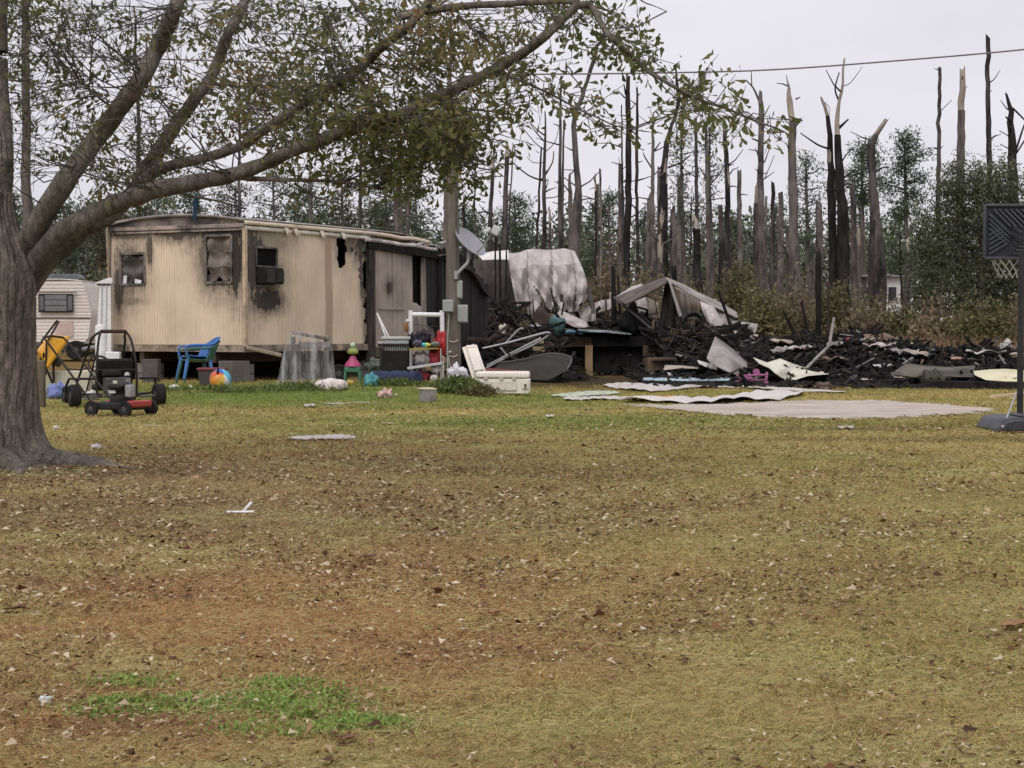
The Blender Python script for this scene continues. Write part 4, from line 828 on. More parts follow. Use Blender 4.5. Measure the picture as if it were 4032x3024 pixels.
sheet('folded_sheet', 'pink-grey sheet between the leaning post and the black post', [(2340,1195),(2370,1182),(2408,1178)], [(2350,1232),(2380,1226),(2408,1215)], 46.2, 46.0, ash_white, wr=.05)
sheet('folded_sheet', 'pale tan strip standing just left of the thick black post', [(2400,1150),(2412,1150)], [(2398,1275),(2412,1275)], 46.3, 46.2, tan_sheet, wr=.02)
# deck
deck = thing('porch_deck', 'charred raised wooden deck on posts in the middle of the wreck', 'deck', tuple(GD(2365, 45.5)), world=True)
DD = 45.0; xa, xb = P(2150,0,DD).x, P(2590,0,DD).x; zt_ = P(0,1324,DD).z; zb_ = P(0,1362,DD).z
nb = 20
for i in range(nb):
    x = xa+(xb-xa)*(i+.5)/nb; build(MB().box((x, DD+1.2, zt_-.018), ((xb-xa)/nb-.012, 2.4, .035), (0, random.uniform(-.03,.03), 0)), 'deck_board', bplank, deck)
xm = P(2330,0,DD).x
build(MB().beam((xa-.02, DD-.03, (zt_+zb_)/2-.03), (xm, DD-.03, (zt_+zb_)/2-.02), .05, zt_-zb_), 'rim_beam', M('brown_beam', (.13,.085,.06), (.06,.042,.034), 4, .8, .5, (.2,1,1)), deck)
build(MB().beam((xm, DD-.03, (zt_+zb_)/2-.02), (xb, DD-.03, (zt_+zb_)/2), .05, zt_-zb_), 'rim_beam', black, deck)
newwood = M('new_wood', (.42,.29,.17), (.33,.22,.13), 3, .8, .3, (1,1,.12), fine=20, dirt=(.14,.09,.055), damt=.3)
for px, py, D, w_, mt in ((2320,1478,DD-.05,.19,newwood), (2262,1450,DD+.4,.15,M('grey_post', (.16,.145,.135), (.10,.09,.085), 3, .9, .3, (1,1,.15))), (2430,1450,DD+1.4,.1,MATS['grey_post']), (2545,1470,DD,.14,M('brown_post', (.16,.10,.06), (.08,.055,.04), 3, .85, .3, (1,1,.15))), (2160,1450,DD+.2,.14,MATS['grey_post']), (2575,1460,DD+2.2,.14,black), (2170,1450,DD+2.2,.14,black)):
    x = P(px,0,D).x; build(MB().beam((x, D, 0), (x, D, zb_+.02), w_, w_), 'post', mt, deck, bev=.008)
for i in range(10): build(MB().beam((xa+(xb-xa)*i/9.5, DD+2.35, .1), (xa+(xb-xa)*(i+.8)/9.5, DD+2.35, zt_-.1), .015, .2), 'lattice_slat', M('dark_slat', (.035,.035,.034), (.02,.02,.02), 4, .9, .2), deck)
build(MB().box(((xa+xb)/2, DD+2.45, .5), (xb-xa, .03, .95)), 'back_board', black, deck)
# charred posts and leaning timbers
def timber(label, x0, y0, x1, y1, D, wpx, mat=None, name='charred_post', D1=None, n=1, cat='charred post'):
    D1 = D if D1 is None else D1; a, b_ = P(x1, y1, D1), P(x0, y0, D); w_ = wpx/F*D; k = max(2, int((b_-a).length/.25)); pts = [a.lerp(b_, i/k)+Vector((random.gauss(0,w_*.05), random.gauss(0,w_*.05), 0)) for i in range(k+1)]
    return solo(MB().tube(pts, [w_/2*(1.05-.25*i/k) for i in range(k+1)], 7, jit=.14, jag=w_*.8), name, mat or black, label, cat, 'charred timbers of the wreck', smooth=50)
timber('thick square black post standing on the deck', 2414, 1048, 2418, 1325, 45.6, 21)
timber('thin black post right behind the thick deck post', 2434, 1090, 2447, 1320, 46.2, 10)
timber('grey-black plank leaning left above the deck', 2318, 1130, 2345, 1278, 45.3, 17, M('ash_plank', (.14,.13,.13), (.07,.066,.066), 4, .9, .4))
timber('long ash-grey bar sloping down right from the thick deck post', 2420, 1172, 2620, 1342, 44.6, 12, MATS['ash_plank'])
timber('dark beam parallel below the long ash-grey bar', 2520, 1235, 2640, 1352, 44.2, 12)
timber('black slanted stake poking through the hanging sheet', 2168, 1135, 2188, 1215, 44.2, 8)
timber('short black stake below the folds of the hanging sheet', 2220, 1190, 2212, 1240, 44.2, 8)
timber('black stake under the left corner of the hanging sheet', 2098, 1180, 2102, 1250, 44.3, 6)
timber('first black pole between dish and hanging sheet', 1950, 935, 1952, 1260, 43.4, 8)
timber('second black pole between dish and hanging sheet', 1967, 965, 1972, 1260, 43.2, 11)
timber('third black pole, touching the hanging sheet edge', 1994, 985, 1990, 1260, 43.0, 8)
timber('thin black rod right of the sloping deck bar', 2578, 1180, 2598, 1290, 45.6, 4)
timber('dark rod left of the thick deck post', 2384, 1130, 2387, 1240, 46.0, 7, M('char_brown', (.075,.045,.035), (.03,.022,.02), 4, .85, .4))
timber('black pole leaning across the right slope of the collapsed roof', 2828, 1140, 2896, 1340, 42.0, 13)
timber('short stout charred stub leaning left beyond the rubble', 3088, 1232, 3128, 1315, 47, 15)
timber('slender charred pole leaning left beside the stout black stump', 3155, 1185, 3190, 1360, 46, 12)
timber('tall tapering black stump in the middle of the rubble', 3224, 1005, 3220, 1375, 44, 27, D1=44)
timber('thin split stake with a pale edge right of the tall stump', 3262, 1110, 3262, 1360, 44.5, 9, MATS['char_brown'])
timber('upright black stub at the right of the rubble stump', 3358, 1300, 3360, 1395, 43, 11)
timber('square black post top seen behind the collapsed roof ridge', 2655, 1052, 2656, 1180, 48, 24)
timber('scorched orange-brown stud in the dark opening', 1972, 1198, 1975, 1260, 45, 10, M('scorched_stud', (.36,.2,.09), (.2,.11,.05), 4, .8, .2))
timber('brown scorched stud left of the orange-brown stud', 1955, 1240, 1958, 1300, 44.8, 16, MATS['char_brown'])
timber('pale short plank lying against the rubble edge left', 3035, 1312, 3085, 1340, 46, 6, newwood, 'plank', cat='plank'); timber('pale upright board piece at the far rubble edge', 3172, 1325, 3130, 1355, 46, 14, tan_sheet, 'plank', cat='plank')
solo(MB().tube(smooth_path([P(3284,1252,40), P(3272,1320,39.8), P(3262,1362,39.6), P(3225,1400,39.2), P(3180,1445,38.6), P(3130,1500,37.8)], 4), .035, 8), 'bent_pipe', M('bent_pipe', (.34,.30,.28), (.20,.17,.155), 4, .6, .2), 'long bent grey pipe rising from the front sheets', 'pipe')
# collapsed metal roof tent
cr = thing('collapsed_roof', 'collapsed grey metal roof folded into a tent shape right of the deck', 'collapsed roof', tuple(GD(2650, 45)), world=True)
def cpart(nm, top, bot, D0, D1, mat, th=.02, **k): return build(psheet(top, bot, D0, D1, **k), nm, mat, cr, 50, solid=th)
cpart('right_slope', [(2622,1094),(2690,1122),(2754,1156),(2830,1190),(2900,1232)], [(2628,1102),(2690,1142),(2754,1180),(2825,1214),(2905,1252)], 44.5, 43.8, ash_grey, wr=.03, th=.04)
cpart('left_slope', [(2426,1172),(2500,1140),(2570,1112),(2624,1092)], [(2462,1200),(2520,1172),(2580,1140),(2632,1112)], 45.2, 44.2, M('brown_underside', (.15,.115,.095), (.06,.048,.042), 2.5, .7, .3), wr=.02, th=.05)
cpart('pale_upper_sheet', [(2426,1168),(2490,1128),(2528,1118)], [(2440,1190),(2490,1162),(2532,1128)], 45.9, 45.4, ash_white, wr=.03)
cpart('tent_flap', [(2620,1108),(2632,1108),(2645,1112)], [(2594,1290),(2640,1296),(2684,1262)], 44.6, 44.8, dark_sheet, wr=.08, fr=7, nv=20)
cpart('rib', [(2632,1108),(2642,1108)], [(2674,1250),(2688,1248)], 43.8, 43.7, ash_grey, wr=.0)
cpart('hanging_panel', [(2655,1128),(2700,1150),(2752,1180)], [(2684,1256),(2720,1262),(2752,1258)], 45.0, 45.2, tan_sheet, wr=.05)
cpart('curved_panel', [(2756,1186),(2780,1196),(2810,1208)], [(2792,1300),(2830,1330),(2886,1336)], 43.6, 42.8, ash_white, wr=.07, fr=6, bulge=.35, nv=22)
cpart('side_panel', [(2812,1206),(2850,1220),(2885,1238)], [(2850,1290),(2880,1300),(2888,1330)], 44.0, 43.6, ash_grey, wr=.05)
sheet('metal_roll', 'grey rolled metal panel right of the collapsed roof', [(2884,1262),(2930,1268),(2985,1276)], [(2884,1300),(2930,1306),(2975,1312)], 43.8, 43.4, ash_grey, bulge=.4, wr=.03)
sheet('metal_roll', 'tan panel lying under the rolled grey panel', [(2880,1290),(2940,1312),(2985,1318)], [(2890,1330),(2940,1336),(2990,1340)], 43.0, 42.6, tan_sheet, wr=.04)
sheet('panel_scrap', 'tilted pale panel seen through the roof tent', [(2545,1170),(2575,1185),(2590,1195)], [(2555,1245),(2580,1255),(2600,1255)], 46, 46, tan_sheet, wr=.03)
sheet('panel_scrap', 'faded pink-grey panel behind the long ash bar', [(2480,1195),(2540,1170)], [(2500,1240),(2560,1235)], 47, 47, ash_white, wr=.03)
# burnt tyre-like coil and appliance lumps
tyre = M('burnt_rubber', (.028,.028,.03), (.045,.045,.048), 8, .8, .5)
mb = MB()
for k in range(9): mb.tube([P(2730,1270,43.2)+Vector((math.cos(a)*.27*(1-.03*k), random.gauss(0,.03)+k*.02, math.sin(a)*.25*(1-.04*k))) for a in np.linspace(0, 6.283, 22)], .022, 6, cap=False)
solo(mb, 'wire_coil', tyre, 'round coil of blackened wire in front of the collapsed roof', 'coil')
def lump(px, py, D, sx, sy, sz, label, mat, name='burnt_lump', cat='debris', sd=0):
    c = P(px, py, D)
    return solo(MB().ball(c, 1, (sx, sy, sz), 16, 10, lambda p: p*(1+.18*math.sin(p.x*9/sx*.6+sd)+.14*math.sin(p.z*7/sz*.6+sd*2)+.1*math.sin(p.y*13/sy*.5))), name, mat, label, cat, 'loose lumps in the wreck', smooth=35)
lump(2490, 1262, 45.2, .30, .3, .42, 'black burnt heap of fabric behind the sloping ash bar', black, sd=1)
lump(2130, 1262, 43.4, .25, .25, .25, 'brown charred mound under the hanging sheet', MATS['char_brown'], sd=2)
lump(2190, 1280, 43.2, .20, .2, .22, 'teal-stained crumpled heap left of the deck top', M('teal_heap', (.10,.19,.20), (.05,.09,.10), 6, .8, .4), sd=3)
lump(2245, 1308, 44.8, .13, .15, .07, 'light blue cloth on the left end of the deck', M('sky_cloth', (.30,.55,.72), (.2,.42,.6), 8, .8, .2), sd=4)
lump(2288, 1312, 44.9, .06, .1, .04, 'small pale blue scrap on the deck edge', MATS['sky_cloth'], sd=5)
lump(1982, 1300, 42.5, .10, .1, .14, 'cream ragged foam piece in the dark rubble by the railing', M('cream_foam', (.62,.55,.45), (.5,.43,.35), 6, .9, .3), sd=6)
lump(2110, 1285, 43.0, .14, .15, .08, 'silvery crumpled foil in the rubble beside the railing', M('foil', (.4,.4,.42), (.2,.2,.21), 12, .3, .5, metal=.5), sd=7)
lump(1925, 1306, 42.6, .12, .1, .05, 'orange-brown scorched scrap above the cooler lid', MATS['scorched_stud'], sd=8); lump(1826, 1308, 42.0, .07, .1, .05, 'tan scorched scrap right of the pole', MATS['scorched_stud'], sd=9)
for i, (a, b_, D, z_) in enumerate(((2275, 2480, 44.8, 1302), (2300, 2400, 45.4, 1290))):
    sheet('deck_panel', ('long grey-blue panel lying on the deck', 'short brown board lying behind on the deck')[i], [(a, z_-6), ((a+b_)/2, z_-2), (b_, z_+10)], [(a+5, z_+3), ((a+b_)/2, z_+6), (b_+6, z_+15)], D+.5, D-.2, (M('greyblue_panel', (.30,.36,.36), (.16,.19,.19), 4, .6, .2, dirt=(.05,.05,.05), damt=.4), MATS['char_brown'])[i], 'panel', wr=.01, th=.03)
# heap of rubble left of the deck (inside of the burnt home) and wide burnt field at right
ch_mats = (black, M('char_grey', (.05,.048,.047), (.024,.023,.022), 6, .95, .5, spec=.1), M('char_warm', (.07,.05,.038), (.03,.023,.02), 6, .95, .5, spec=.1), M('ash_pale', (.30,.28,.27), (.16,.15,.145), 7, .9, .4))
def heap(name, label, hz, xr, yr, n, nx, ny):
    g_ = MB().grid(lambda u, v: (lambda x, y: (x, y, max(-.02, hz(x, y)+.09*math.sin(x*5+y*3)*math.sin(y*6-x)+.06*math.sin(x*13)*math.sin(y*11)+random.uniform(-.05,.05))))(xr[0]+(xr[1]-xr[0])*u, yr[0]+(yr[1]-yr[0])*v), nx, ny)
    base = build(g_, name, ch_mats[0], None, 0); tag(base, label, 'rubble', kind='stuff')
    mbs = [MB() for _ in ch_mats]; cnt = 0
    while cnt < n:
        x, y = random.uniform(*xr), random.uniform(*yr); h_ = hz(x, y)
        if h_ < .04 and random.random() > .12: continue
        cnt += 1; k = random.choices((0,1,2,3), (.70,.16,.10,.04))[0]; l = random.choice((.06,.09,.12,.16,.2,.3,.5,.9))*random.uniform(.6,1.2)
        sz = (l, random.uniform(.02,.08), random.uniform(.01,.06)); mbs[k].box((x, y, h_+random.uniform(-.02,.09)), sz, (random.gauss(0,.3), random.gauss(0,.35), random.uniform(0,3.14)))
    for k in range(4): 
        o = build(mbs[k], ('char_pieces', 'ash_pieces', 'scorched_pieces', 'pale_pieces')[k], ch_mats[k], base, 0, kind='stuff')
    return base
def hz_right(x, y):
    px = x/y*F+CX; yf = 37.6-sstep(3700, 3900, px)*2.6; top = .48+.28*sstep(2600, 2750, px)*(1-sstep(3350, 3750, px))+.06*math.sin(px*.02)+.22*math.exp(-((px-3400)/90)**2)
    e = sstep(yf, yf+4.0, y); return (.05+e*top)*sstep(46.5, 45.2, y)*sstep(2520, 2640, px) if y > yf else -.02
heap('burnt_rubble', 'wide low field of black burnt rubble filling the right half', hz_right, (2.8, 15.5), (34.8, 47), 12000, 150, 110)
def hz_left(x, y):
    return (.75+.35*math.sin(x*2.1)**2)*sstep(40.2, 42.0, y)*sstep(46.0, 44.8, y)*sstep(-1.6, -.8, x)*sstep(1.5, .9, x)
heap('rubble_heap', 'black rubble heap under the dish and left of the deck', hz_left, (-1.8, 1.8), (40, 46), 1800, 60, 60)
def hz_deck(x, y): return (zt_+.02+.22*math.exp(-((x-2.9)/.8)**2))*sstep(47.2, 46.4, y)*sstep(45.1, 45.4, y)*sstep(.8, 1.0, x)*sstep(4.0, 3.6, x)
heap('deck_rubble', 'black debris piled on the back of the deck', hz_deck, (.7, 4.1), (45, 47.3), 600, 30, 20)
def hz_low(x, y): return .38*sstep(40.5, 41.6, y)*sstep(44, 43, y)*sstep(3.2, 3.7, x)*sstep(5.6, 5.0, x)
heap('rubble_heap', 'black rubble between deck and front metal sheets', hz_low, (3.1, 5.7), (40.3, 44.1), 1200, 40, 40)
# tangles of charred timber and wire
def tangle(label, z, n, wmax=.09, lmax=1.5, surf=None):
    mb, mc, mw = MB(), MB(), MB()
    for i in range(n):
        D = random.uniform(z[4], z[5]); c = P(random.uniform(z[0], z[1]), random.uniform(z[2], z[3]), D)
        if surf: c.z = max(.05, surf(c.x, c.y)+random.uniform(.0, .12))
        l = random.uniform(.3, lmax); a = random.uniform(0, 6.28); e = random.gauss(.1, .38) if not surf else random.gauss(.08, .2)
        d = Vector((math.cos(a)*math.cos(e), math.sin(a)*.6, math.sin(e)))*l/2; w_ = random.uniform(.03, wmax)
        (mb if random.random() < .72 else mc).beam(c-d, c+d, w_, w_*random.uniform(.35, 1.3), jag=.06)
    for i in range(n//6):
        D = random.uniform(z[4], z[5]); q = [P(random.uniform(z[0], z[1]), random.uniform(z[2], z[3]), D) for _ in range(2)]; q.insert(1, (q[0]+q[1])/2+Vector((random.gauss(0,.3), random.gauss(0,.2), random.gauss(.05,.25))))
        if (q[0]-q[2]).length < 2.4: mw.tube(smooth_path(q, 5), .006, 4)
    o = build(mb, 'charred_timbers', black, None, 0); tag(o, label, 'charred timber', kind='stuff')
    build(mc, 'scorched_boards', M('board_scorched', (.085,.06,.046), (.03,.024,.02), 4, .95, .5, spec=.1), o, 0, kind='stuff'); build(mw, 'burnt_wires', M('burnt_wire', (.16,.14,.13), (.07,.06,.055), 6, .7, 0), o, 60, kind='stuff')
tangle('tangle of charred sticks in the dark opening behind the dish', (1830,2070,1190,1310,42.5,45), 60)
tangle('tangle of charred lumber heaped on the deck', (2170,2620,1235,1325,45.3,46.8), 90)
tangle('tangle of charred lumber between deck and bent sheets', (2570,2900,1285,1410,40.5,44), 110)
tangle('charred sticks before the deck around the railing', (1880,2170,1310,1460,40,42.5), 60)
tangle('loose charred boards sticking out of the right rubble', (2900,4150,1340,1480,37.8,45), 230, .10, 1.7, hz_right)
tangle('charred junk in the shade under the deck', (2180,2560,1380,1470,45.2,46.8), 50)
# bright bits lying in the rubble
def hzpx(px, py):
    # first point along the sight line that meets the rubble surface
    d = ray(px, py)
    for y in np.arange(34.5, 47, .05):
        q = CAMP+d*(y/d.y)
        if q.z <= hz_right(q.x, y)+.05: return q
    return P(px, py, 42)
bits = [(3572,1395,.20,.08,'blue',(.10,.17,.5),'blue scrap lying in the rubble'),(3607,1393,.16,.09,'white',(.75,.73,.75),'largest white scrap, right of the blue one in the rubble'),(3635,1397,.12,.08,'white',(.75,.73,.75),'jagged white scrap just right of the largest white one'),(3340,1344,.10,.09,'red',(.45,.07,.06),'red lump on the rubble crest'),(3395,1346,.16,.06,'grey',(.36,.38,.42),'bluish-grey scrap right of the red lump'),(3528,1421,.11,.05,'sky',(.25,.5,.75),'sky-blue scrap at the front of the rubble'),(3433,1397,.14,.06,'pink',(.7,.55,.52),'pinkish-white scrap left of the blue one'),(3498,1375,.42,.10,'ash',(.30,.30,.32),'flat ash-grey sheet fragment on the mid rubble'),(3526,1400,.2,.1,'ash',(.22,.22,.24),'dull grey plate beside the sky-blue scrap'),(3793,1387,.10,.07,'white',(.8,.78,.76),'white knob in the right rubble'),(3833,1389,.34,.06,'grey',(.34,.37,.40),'grey slab behind the white knob'),(3930,1419,.20,.08,'white',(.8,.78,.76),'white wedge near the hoop post'),(3866,1412,.08,.06,'pink',(.7,.55,.5),'pinkish scrap left of the white wedge'),(3693,1411,.09,.04,'white',(.75,.72,.68),'small cream scrap in the mid-right rubble'),(3737,1432,.12,.04,'grey',(.5,.55,.56),'pale grey scrap on the dark curved sheet'),(3462,1446,.55,.06,'white',(.62,.62,.60),'long pale strip at the front edge of the rubble'),(3630,1425,.06,.12,'tan',(.5,.36,.25),'tan upright stub in the rubble'),(3780,1417,.42,.05,'tan',(.42,.26,.18),'tan stick slanting in the right rubble'),(3585,1355,.08,.05,'yellow',(.5,.5,.25),'yellowish bit on the rubble crest'),(3475,1343,.18,.05,'cream',(.5,.4,.28),'cream splinter on the rubble crest'),(3412,1502,.26,.05,'white',(.7,.68,.65),'white splinter at the grass edge before the rubble'),(3665,1385,.2,.08,'ash',(.2,.2,.21),'grey plate on the middle crest')]
for i, (px, py, w_, h_, nm, col, lb) in enumerate(bits):
    c = hzpx(px, py); mb = MB(); mb.grid(lambda u, v: (c.x+(u-.5)*w_+.02*math.sin(v*6+i), c.y-.06+.1*v+.03*math.sin(u*7+i), c.z+.03+(v-.5)*h_*(1+.3*math.sin(u*8+i))+(u-.5)*h_*.6*math.sin(i*1.7)), 6, 4)
    solo(mb, 'debris_scrap', M('scrap_%s_%d' % (nm, int(col[0]*100)), col, tuple(x*.75 for x in col), 9, .7, .3), lb, 'scrap', 'coloured scraps in the rubble', smooth=40, solid=.02)
for i, px in enumerate(sorted(random.uniform(2960, 4000) for _ in range(11))):
    c = hzpx(px, random.uniform(1350, 1450)); w_, h_ = random.uniform(.3, .9), random.uniform(.2, .5); a_ = random.uniform(0, 3.1); ti = random.uniform(-.1, .6); ph = random.uniform(0, 6)
    def crm(u, v): x = (u-.5)*w_; y = (v-.5)*h_; return (c.x+math.cos(a_)*x-math.sin(a_)*y, c.y+(math.sin(a_)*x+math.cos(a_)*y)*.8, c.z+.08+y*ti*math.cos(a_)+.07*abs(math.sin(u*6+ph))+.05*abs(math.sin(v*5+u*4+ph))+random.gauss(0,.006))
    solo(MB().grid(crm, 14, 9, lambda u, v: not (u > .8 and v > .7)), 'crumpled_sheet', (ash_grey, tan_sheet, ash_white, M('rusty_sheet', (.22,.14,.10), (.10,.075,.062), 3, .8, .3))[i % 4], '%s crumpled metal scrap from the left on the right rubble' % ORD[i], 'metal scrap', 'crumpled metal scraps on the rubble', smooth=20, solid=.008)
c = hzpx(3962, 1392); st = thing('melted_appliance', 'whitish-grey melted machine block on the right rubble', 'debris', tuple(c), world=True); wg = M('chalky', (.55,.53,.50), (.35,.33,.31), 7, .8, .4, dirt=(.12,.11,.1), damt=.35)
build(MB().box(c+Vector((-.02,0,.12)), (.22,.2,.22), (.1,.15,.3)), 'housing', wg, st, bev=.02); build(MB().lathe([(.09,0),(.10,.05),(.06,.1),(.03,.14)], c+Vector((.03,0,.22)), 12), 'cap', wg, st); build(MB().tube([c+Vector((-.1,-.1,.2)), c+Vector((.0,-.14,.12)), c+Vector((.1,-.1,.2))], .015, 6), 'bracket', wg, st)
lump(4005, 1398, 36.5, .16, .12, .05, 'tan flat slab behind the hoop post', tan_sheet, 'slab', sd=3)
# front sheets
sheet('bent_metal_sheet', 'large grey bent metal sheet sloping in front of the rubble', [(2816,1325),(2850,1348),(2890,1378),(2925,1412),(2962,1446)], [(2782,1410),(2800,1432),(2850,1458),(2890,1474),(2930,1490)], 39.2, 38.0, ash_grey, wr=.04, fr=5, nu=30, nv=16, bulge=.3)
sheet('bent_metal_sheet', 'crumpled cream-white metal sheet right of the grey bent sheet', [(2966,1408),(3020,1428),(3072,1412),(3120,1432),(3165,1446),(3262,1468)], [(2990,1432),(3030,1450),(3060,1476),(3100,1506),(3180,1480),(3262,1473)], 38.6, 37.4, M('cream_metal', (.70,.67,.56), (.52,.49,.40), 2, .5, .2, dirt=(.25,.21,.17), damt=.3), wr=.12, fr=9, nu=40)
sheet('bent_metal_sheet', 'small white crumpled sheet left of the grey bent sheet', [(2746,1418),(2780,1428),(2828,1440)], [(2752,1432),(2790,1448),(2822,1456)], 38.8, 38.2, M('white_crumple', (.75,.73,.72), (.5,.48,.47), 5, .5, .3, dirt=(.15,.13,.12), damt=.3), wr=.06)
sheet('bent_metal_sheet', 'pale bent strip lying left of the crumpled sheets', [(2618,1438),(2680,1440),(2752,1446)], [(2612,1458),(2680,1450),(2750,1452)], 38.9, 38.5, tan_sheet, wr=.03)
sheet('bent_metal_sheet', 'small tilted white panel fragment standing by the blue door', [(2628,1466),(2640,1470)], [(2640,1492),(2658,1494)], 38, 37.8, ash_white, wr=.01)
sheet('bent_metal_sheet', 'dark olive curved roof sheet at the right front of the rubble', [(3566,1431),(3640,1440),(3740,1446),(3840,1440)], [(3508,1474),(3600,1486),(3700,1482),(3834,1486)], 37.0, 36.2, M('olive_metal', (.13,.115,.085), (.06,.055,.042), 2, .6, .2, dirt=(.025,.022,.02), damt=.42), wr=.05, bulge=.25, rib_=14)
sheet('bent_metal_sheet', 'pale lower lip sheet under the dark olive curved sheet', [(3508,1470),(3540,1460),(3570,1458)], [(3520,1486),(3560,1488),(3660,1484)], 36.6, 36.2, tan_sheet, wr=.03)
sheet('bent_metal_sheet', 'cream-yellow panel lying left of the hoop post', [(3832,1462),(3900,1455),(3960,1453),(4010,1457),(4090,1462)], [(3838,1476),(3880,1496),(3940,1501),(4010,1502),(4090,1500)], 36.0, 34.8, M('cream_panel', (.72,.66,.45), (.6,.54,.36), 2, .5, .1, dirt=(.35,.29,.19), damt=.28), wr=.06)
mb = MB(); a = G(3700, 1532); mb.beam(P(3660,1512,35.2), P(4120,1520,34.2), .5, .13)
solo(mb, 'charred_slab', black, 'long black charred slab along the grass at right', 'charred slab')
mb = MB(); mb.beam(P(3270,1500,37.2), P(3560,1506,36.6), .3, .08); solo(mb, 'charred_slab', black, 'black charred board at the front edge of the rubble', 'charred slab')
# blue door on a frame, pallet
dr = thing('painted_slab', 'pale blue door lying flat on black charred timbers before the rubble', 'door', tuple(GD(2705, 37.6)), world=True)
build(psheet([(2534,1489),(2700,1487),(2876,1488)], [(2532,1496),(2700,1502),(2880,1498)], 38.1, 37.3, wr=.015, nu=30), 'door_leaf', M('paleblue', (.42,.55,.60), (.30,.38,.42), 4, .5, .2, dirt=(.12,.12,.12), damt=.35), dr, 40, solid=.03)
build(MB().beam(P(2530,1509,37.4), P(2885,1507,37.4), .5, .09), 'charred_frame', black, dr)
for px in (2610, 2704, 2817): build(MB().box(P(px, 1517, 37.1), (.06,.06,.05)), 'foot', wg, dr)
solo(MB().box(P(2600,1437,39.6), (.62,.4,.32), (0,0,.1)), 'wooden_crate', MATS['brown_post'], 'brown scorched wooden box under the right end of the deck', 'crate', bev=.01)
solo(MB().beam(P(2565,1418,39.4), P(2655,1415,39.4), .35, .03), 'wooden_board', MATS['char_brown'], 'dark board lying across the brown wooden box', 'board')
# pink wheeled frame
pk = thing('pink_stroller_frame', 'crumpled pink-purple toy stroller frame before the bent sheets', 'stroller', tuple(GD(2965, 36.6)), world=True)
pkm = M('pink_plastic', (.36,.12,.25), (.22,.07,.15), 6, .5, .1)
for a, b_, r_ in (((2900,1480),(3020,1476),.022), ((2890,1505),(2960,1490),.02), ((2960,1490),(3025,1508),.02), ((3020,1468),(3014,1512),.03), ((2905,1474),(2925,1500),.02), ((2950,1470),(2960,1500),.02), ((2925,1498),(3015,1496),.015), ((2870,1512),(2910,1500),.012)):
    build(MB().cyl(P(*a, 36.6), P(*b_, 36.4), r_, 8), 'tube', pkm, pk, 60)
for px, py in ((2935,1488), (2978,1465)): build(MB().cyl(P(px,py,36.5)+Vector((0,-.03,0)), P(px,py,36.5)+Vector((0,.03,0)), .07, 14), 'wheel', pkm, pk)
# flat sheets on the grass
def gsheet(label, top, bot, mat, h=.03, nu=40, nv=6, name='siding_sheet', group='siding sheets lying on the grass', cat='siding'):
    def fn(u, v):
        a, b_ = G(*interp(top, u)), G(*interp(bot, u)); q = a.lerp(b_, v); return (q.x, q.y, .015+h*(.5+.5*math.sin(u*11+v*2))*(.4+.6*v)+h*.6*abs(math.sin(u*23)))
    return solo(MB().grid(fn, nu, nv), name, mat, label, cat, group, smooth=40, solid=.012)
sidg = M('siding_white', (.62,.58,.545), (.48,.44,.41), 3, .5, .1, dirt=(.36,.29,.24), dscale=2, damt=.3)
gsheet('far pinkish-white siding sheet lying just before the blue door', [(2380,1520),(2460,1511),(2600,1517),(2790,1524)], [(2372,1526),(2440,1536),(2560,1548),(2690,1537)], sidg)
gsheet('white-green broken siding bits at the left end of the sheets', [(2168,1560),(2280,1547),(2420,1543)], [(2180,1566),(2300,1566),(2440,1553)], M('siding_green', (.62,.68,.58), (.42,.48,.35), 9, .5, .1, dirt=(.15,.17,.06), dscale=5, damt=.42), .015)
gsheet('narrow pale siding board left of the long front sheet', [(2215,1572),(2340,1566),(2500,1569)], [(2222,1580),(2340,1578),(2500,1577)], sidg, .02)
gsheet('long wavy white siding sheet nearest the sand', [(2500,1576),(2680,1576),(2800,1572),(2920,1562),(3000,1548),(3168,1548)], [(2440,1586),(2640,1590),(2800,1596),(2920,1586),(3060,1582),(3160,1560)], M('siding_bright', (.68,.635,.61), (.56,.515,.49), 3, .5, .1, dirt=(.45,.36,.31), dscale=2, damt=.25), .06)
gsheet('thin cream siding strip behind the long front sheet', [(2740,1524),(2940,1522),(3060,1530),(3330,1546)], [(2740,1529),(2930,1530),(3050,1541),(3330,1550)], sidg, .02)
gsheet('orange foam shred lying beside the long siding sheet', [(2500,1572),(2640,1564),(2680,1572)], [(2500,1576),(2640,1576),(2690,1576)], M('orange_foam', (.62,.33,.10), (.5,.25,.07), 8, .9, .2), .03, name='foam_shred', cat='foam')
solo(MB().beam(G(3905,1570)+Vector((0,0,.03)), G(4040,1556)+Vector((0,0,.03)), .09, .05), 'plank', M('cream_plank', (.66,.52,.34), (.55,.42,.27), 4, .7, .2), 'cream plank on the grass behind the hoop base', 'plank')
gsheet('flat pale board lying in the lawn left of centre', [(1160,1729),(1300,1720),(1392,1723)], [(1128,1735),(1270,1739),(1402,1733)], M('lawn_board', (.58,.54,.52), (.46,.42,.40), 3, .7, .2, dirt=(.28,.24,.2), damt=.3), .012, name='flat_board', cat='board')
gsheet('long thin pale strip in the grass before the navy roll', [(1280,1592),(1400,1585),(1500,1580)], [(1275,1595),(1400,1588),(1500,1583)], sidg, .012)
gsheet('small white strip in the grass left of the long thin one', [(1198,1600),(1240,1596)], [(1200,1608),(1240,1605)], sidg, .02)
gsheet('white scrap on the lawn in front of the cooler', [(2148,1641),(2180,1640)], [(2150,1647),(2182,1646)], sidg, .01); gsheet('thin pale slat on the right lawn below the sand', [(3300,1690),(3365,1688)], [(3298,1694),(3362,1693)], sidg, .02)
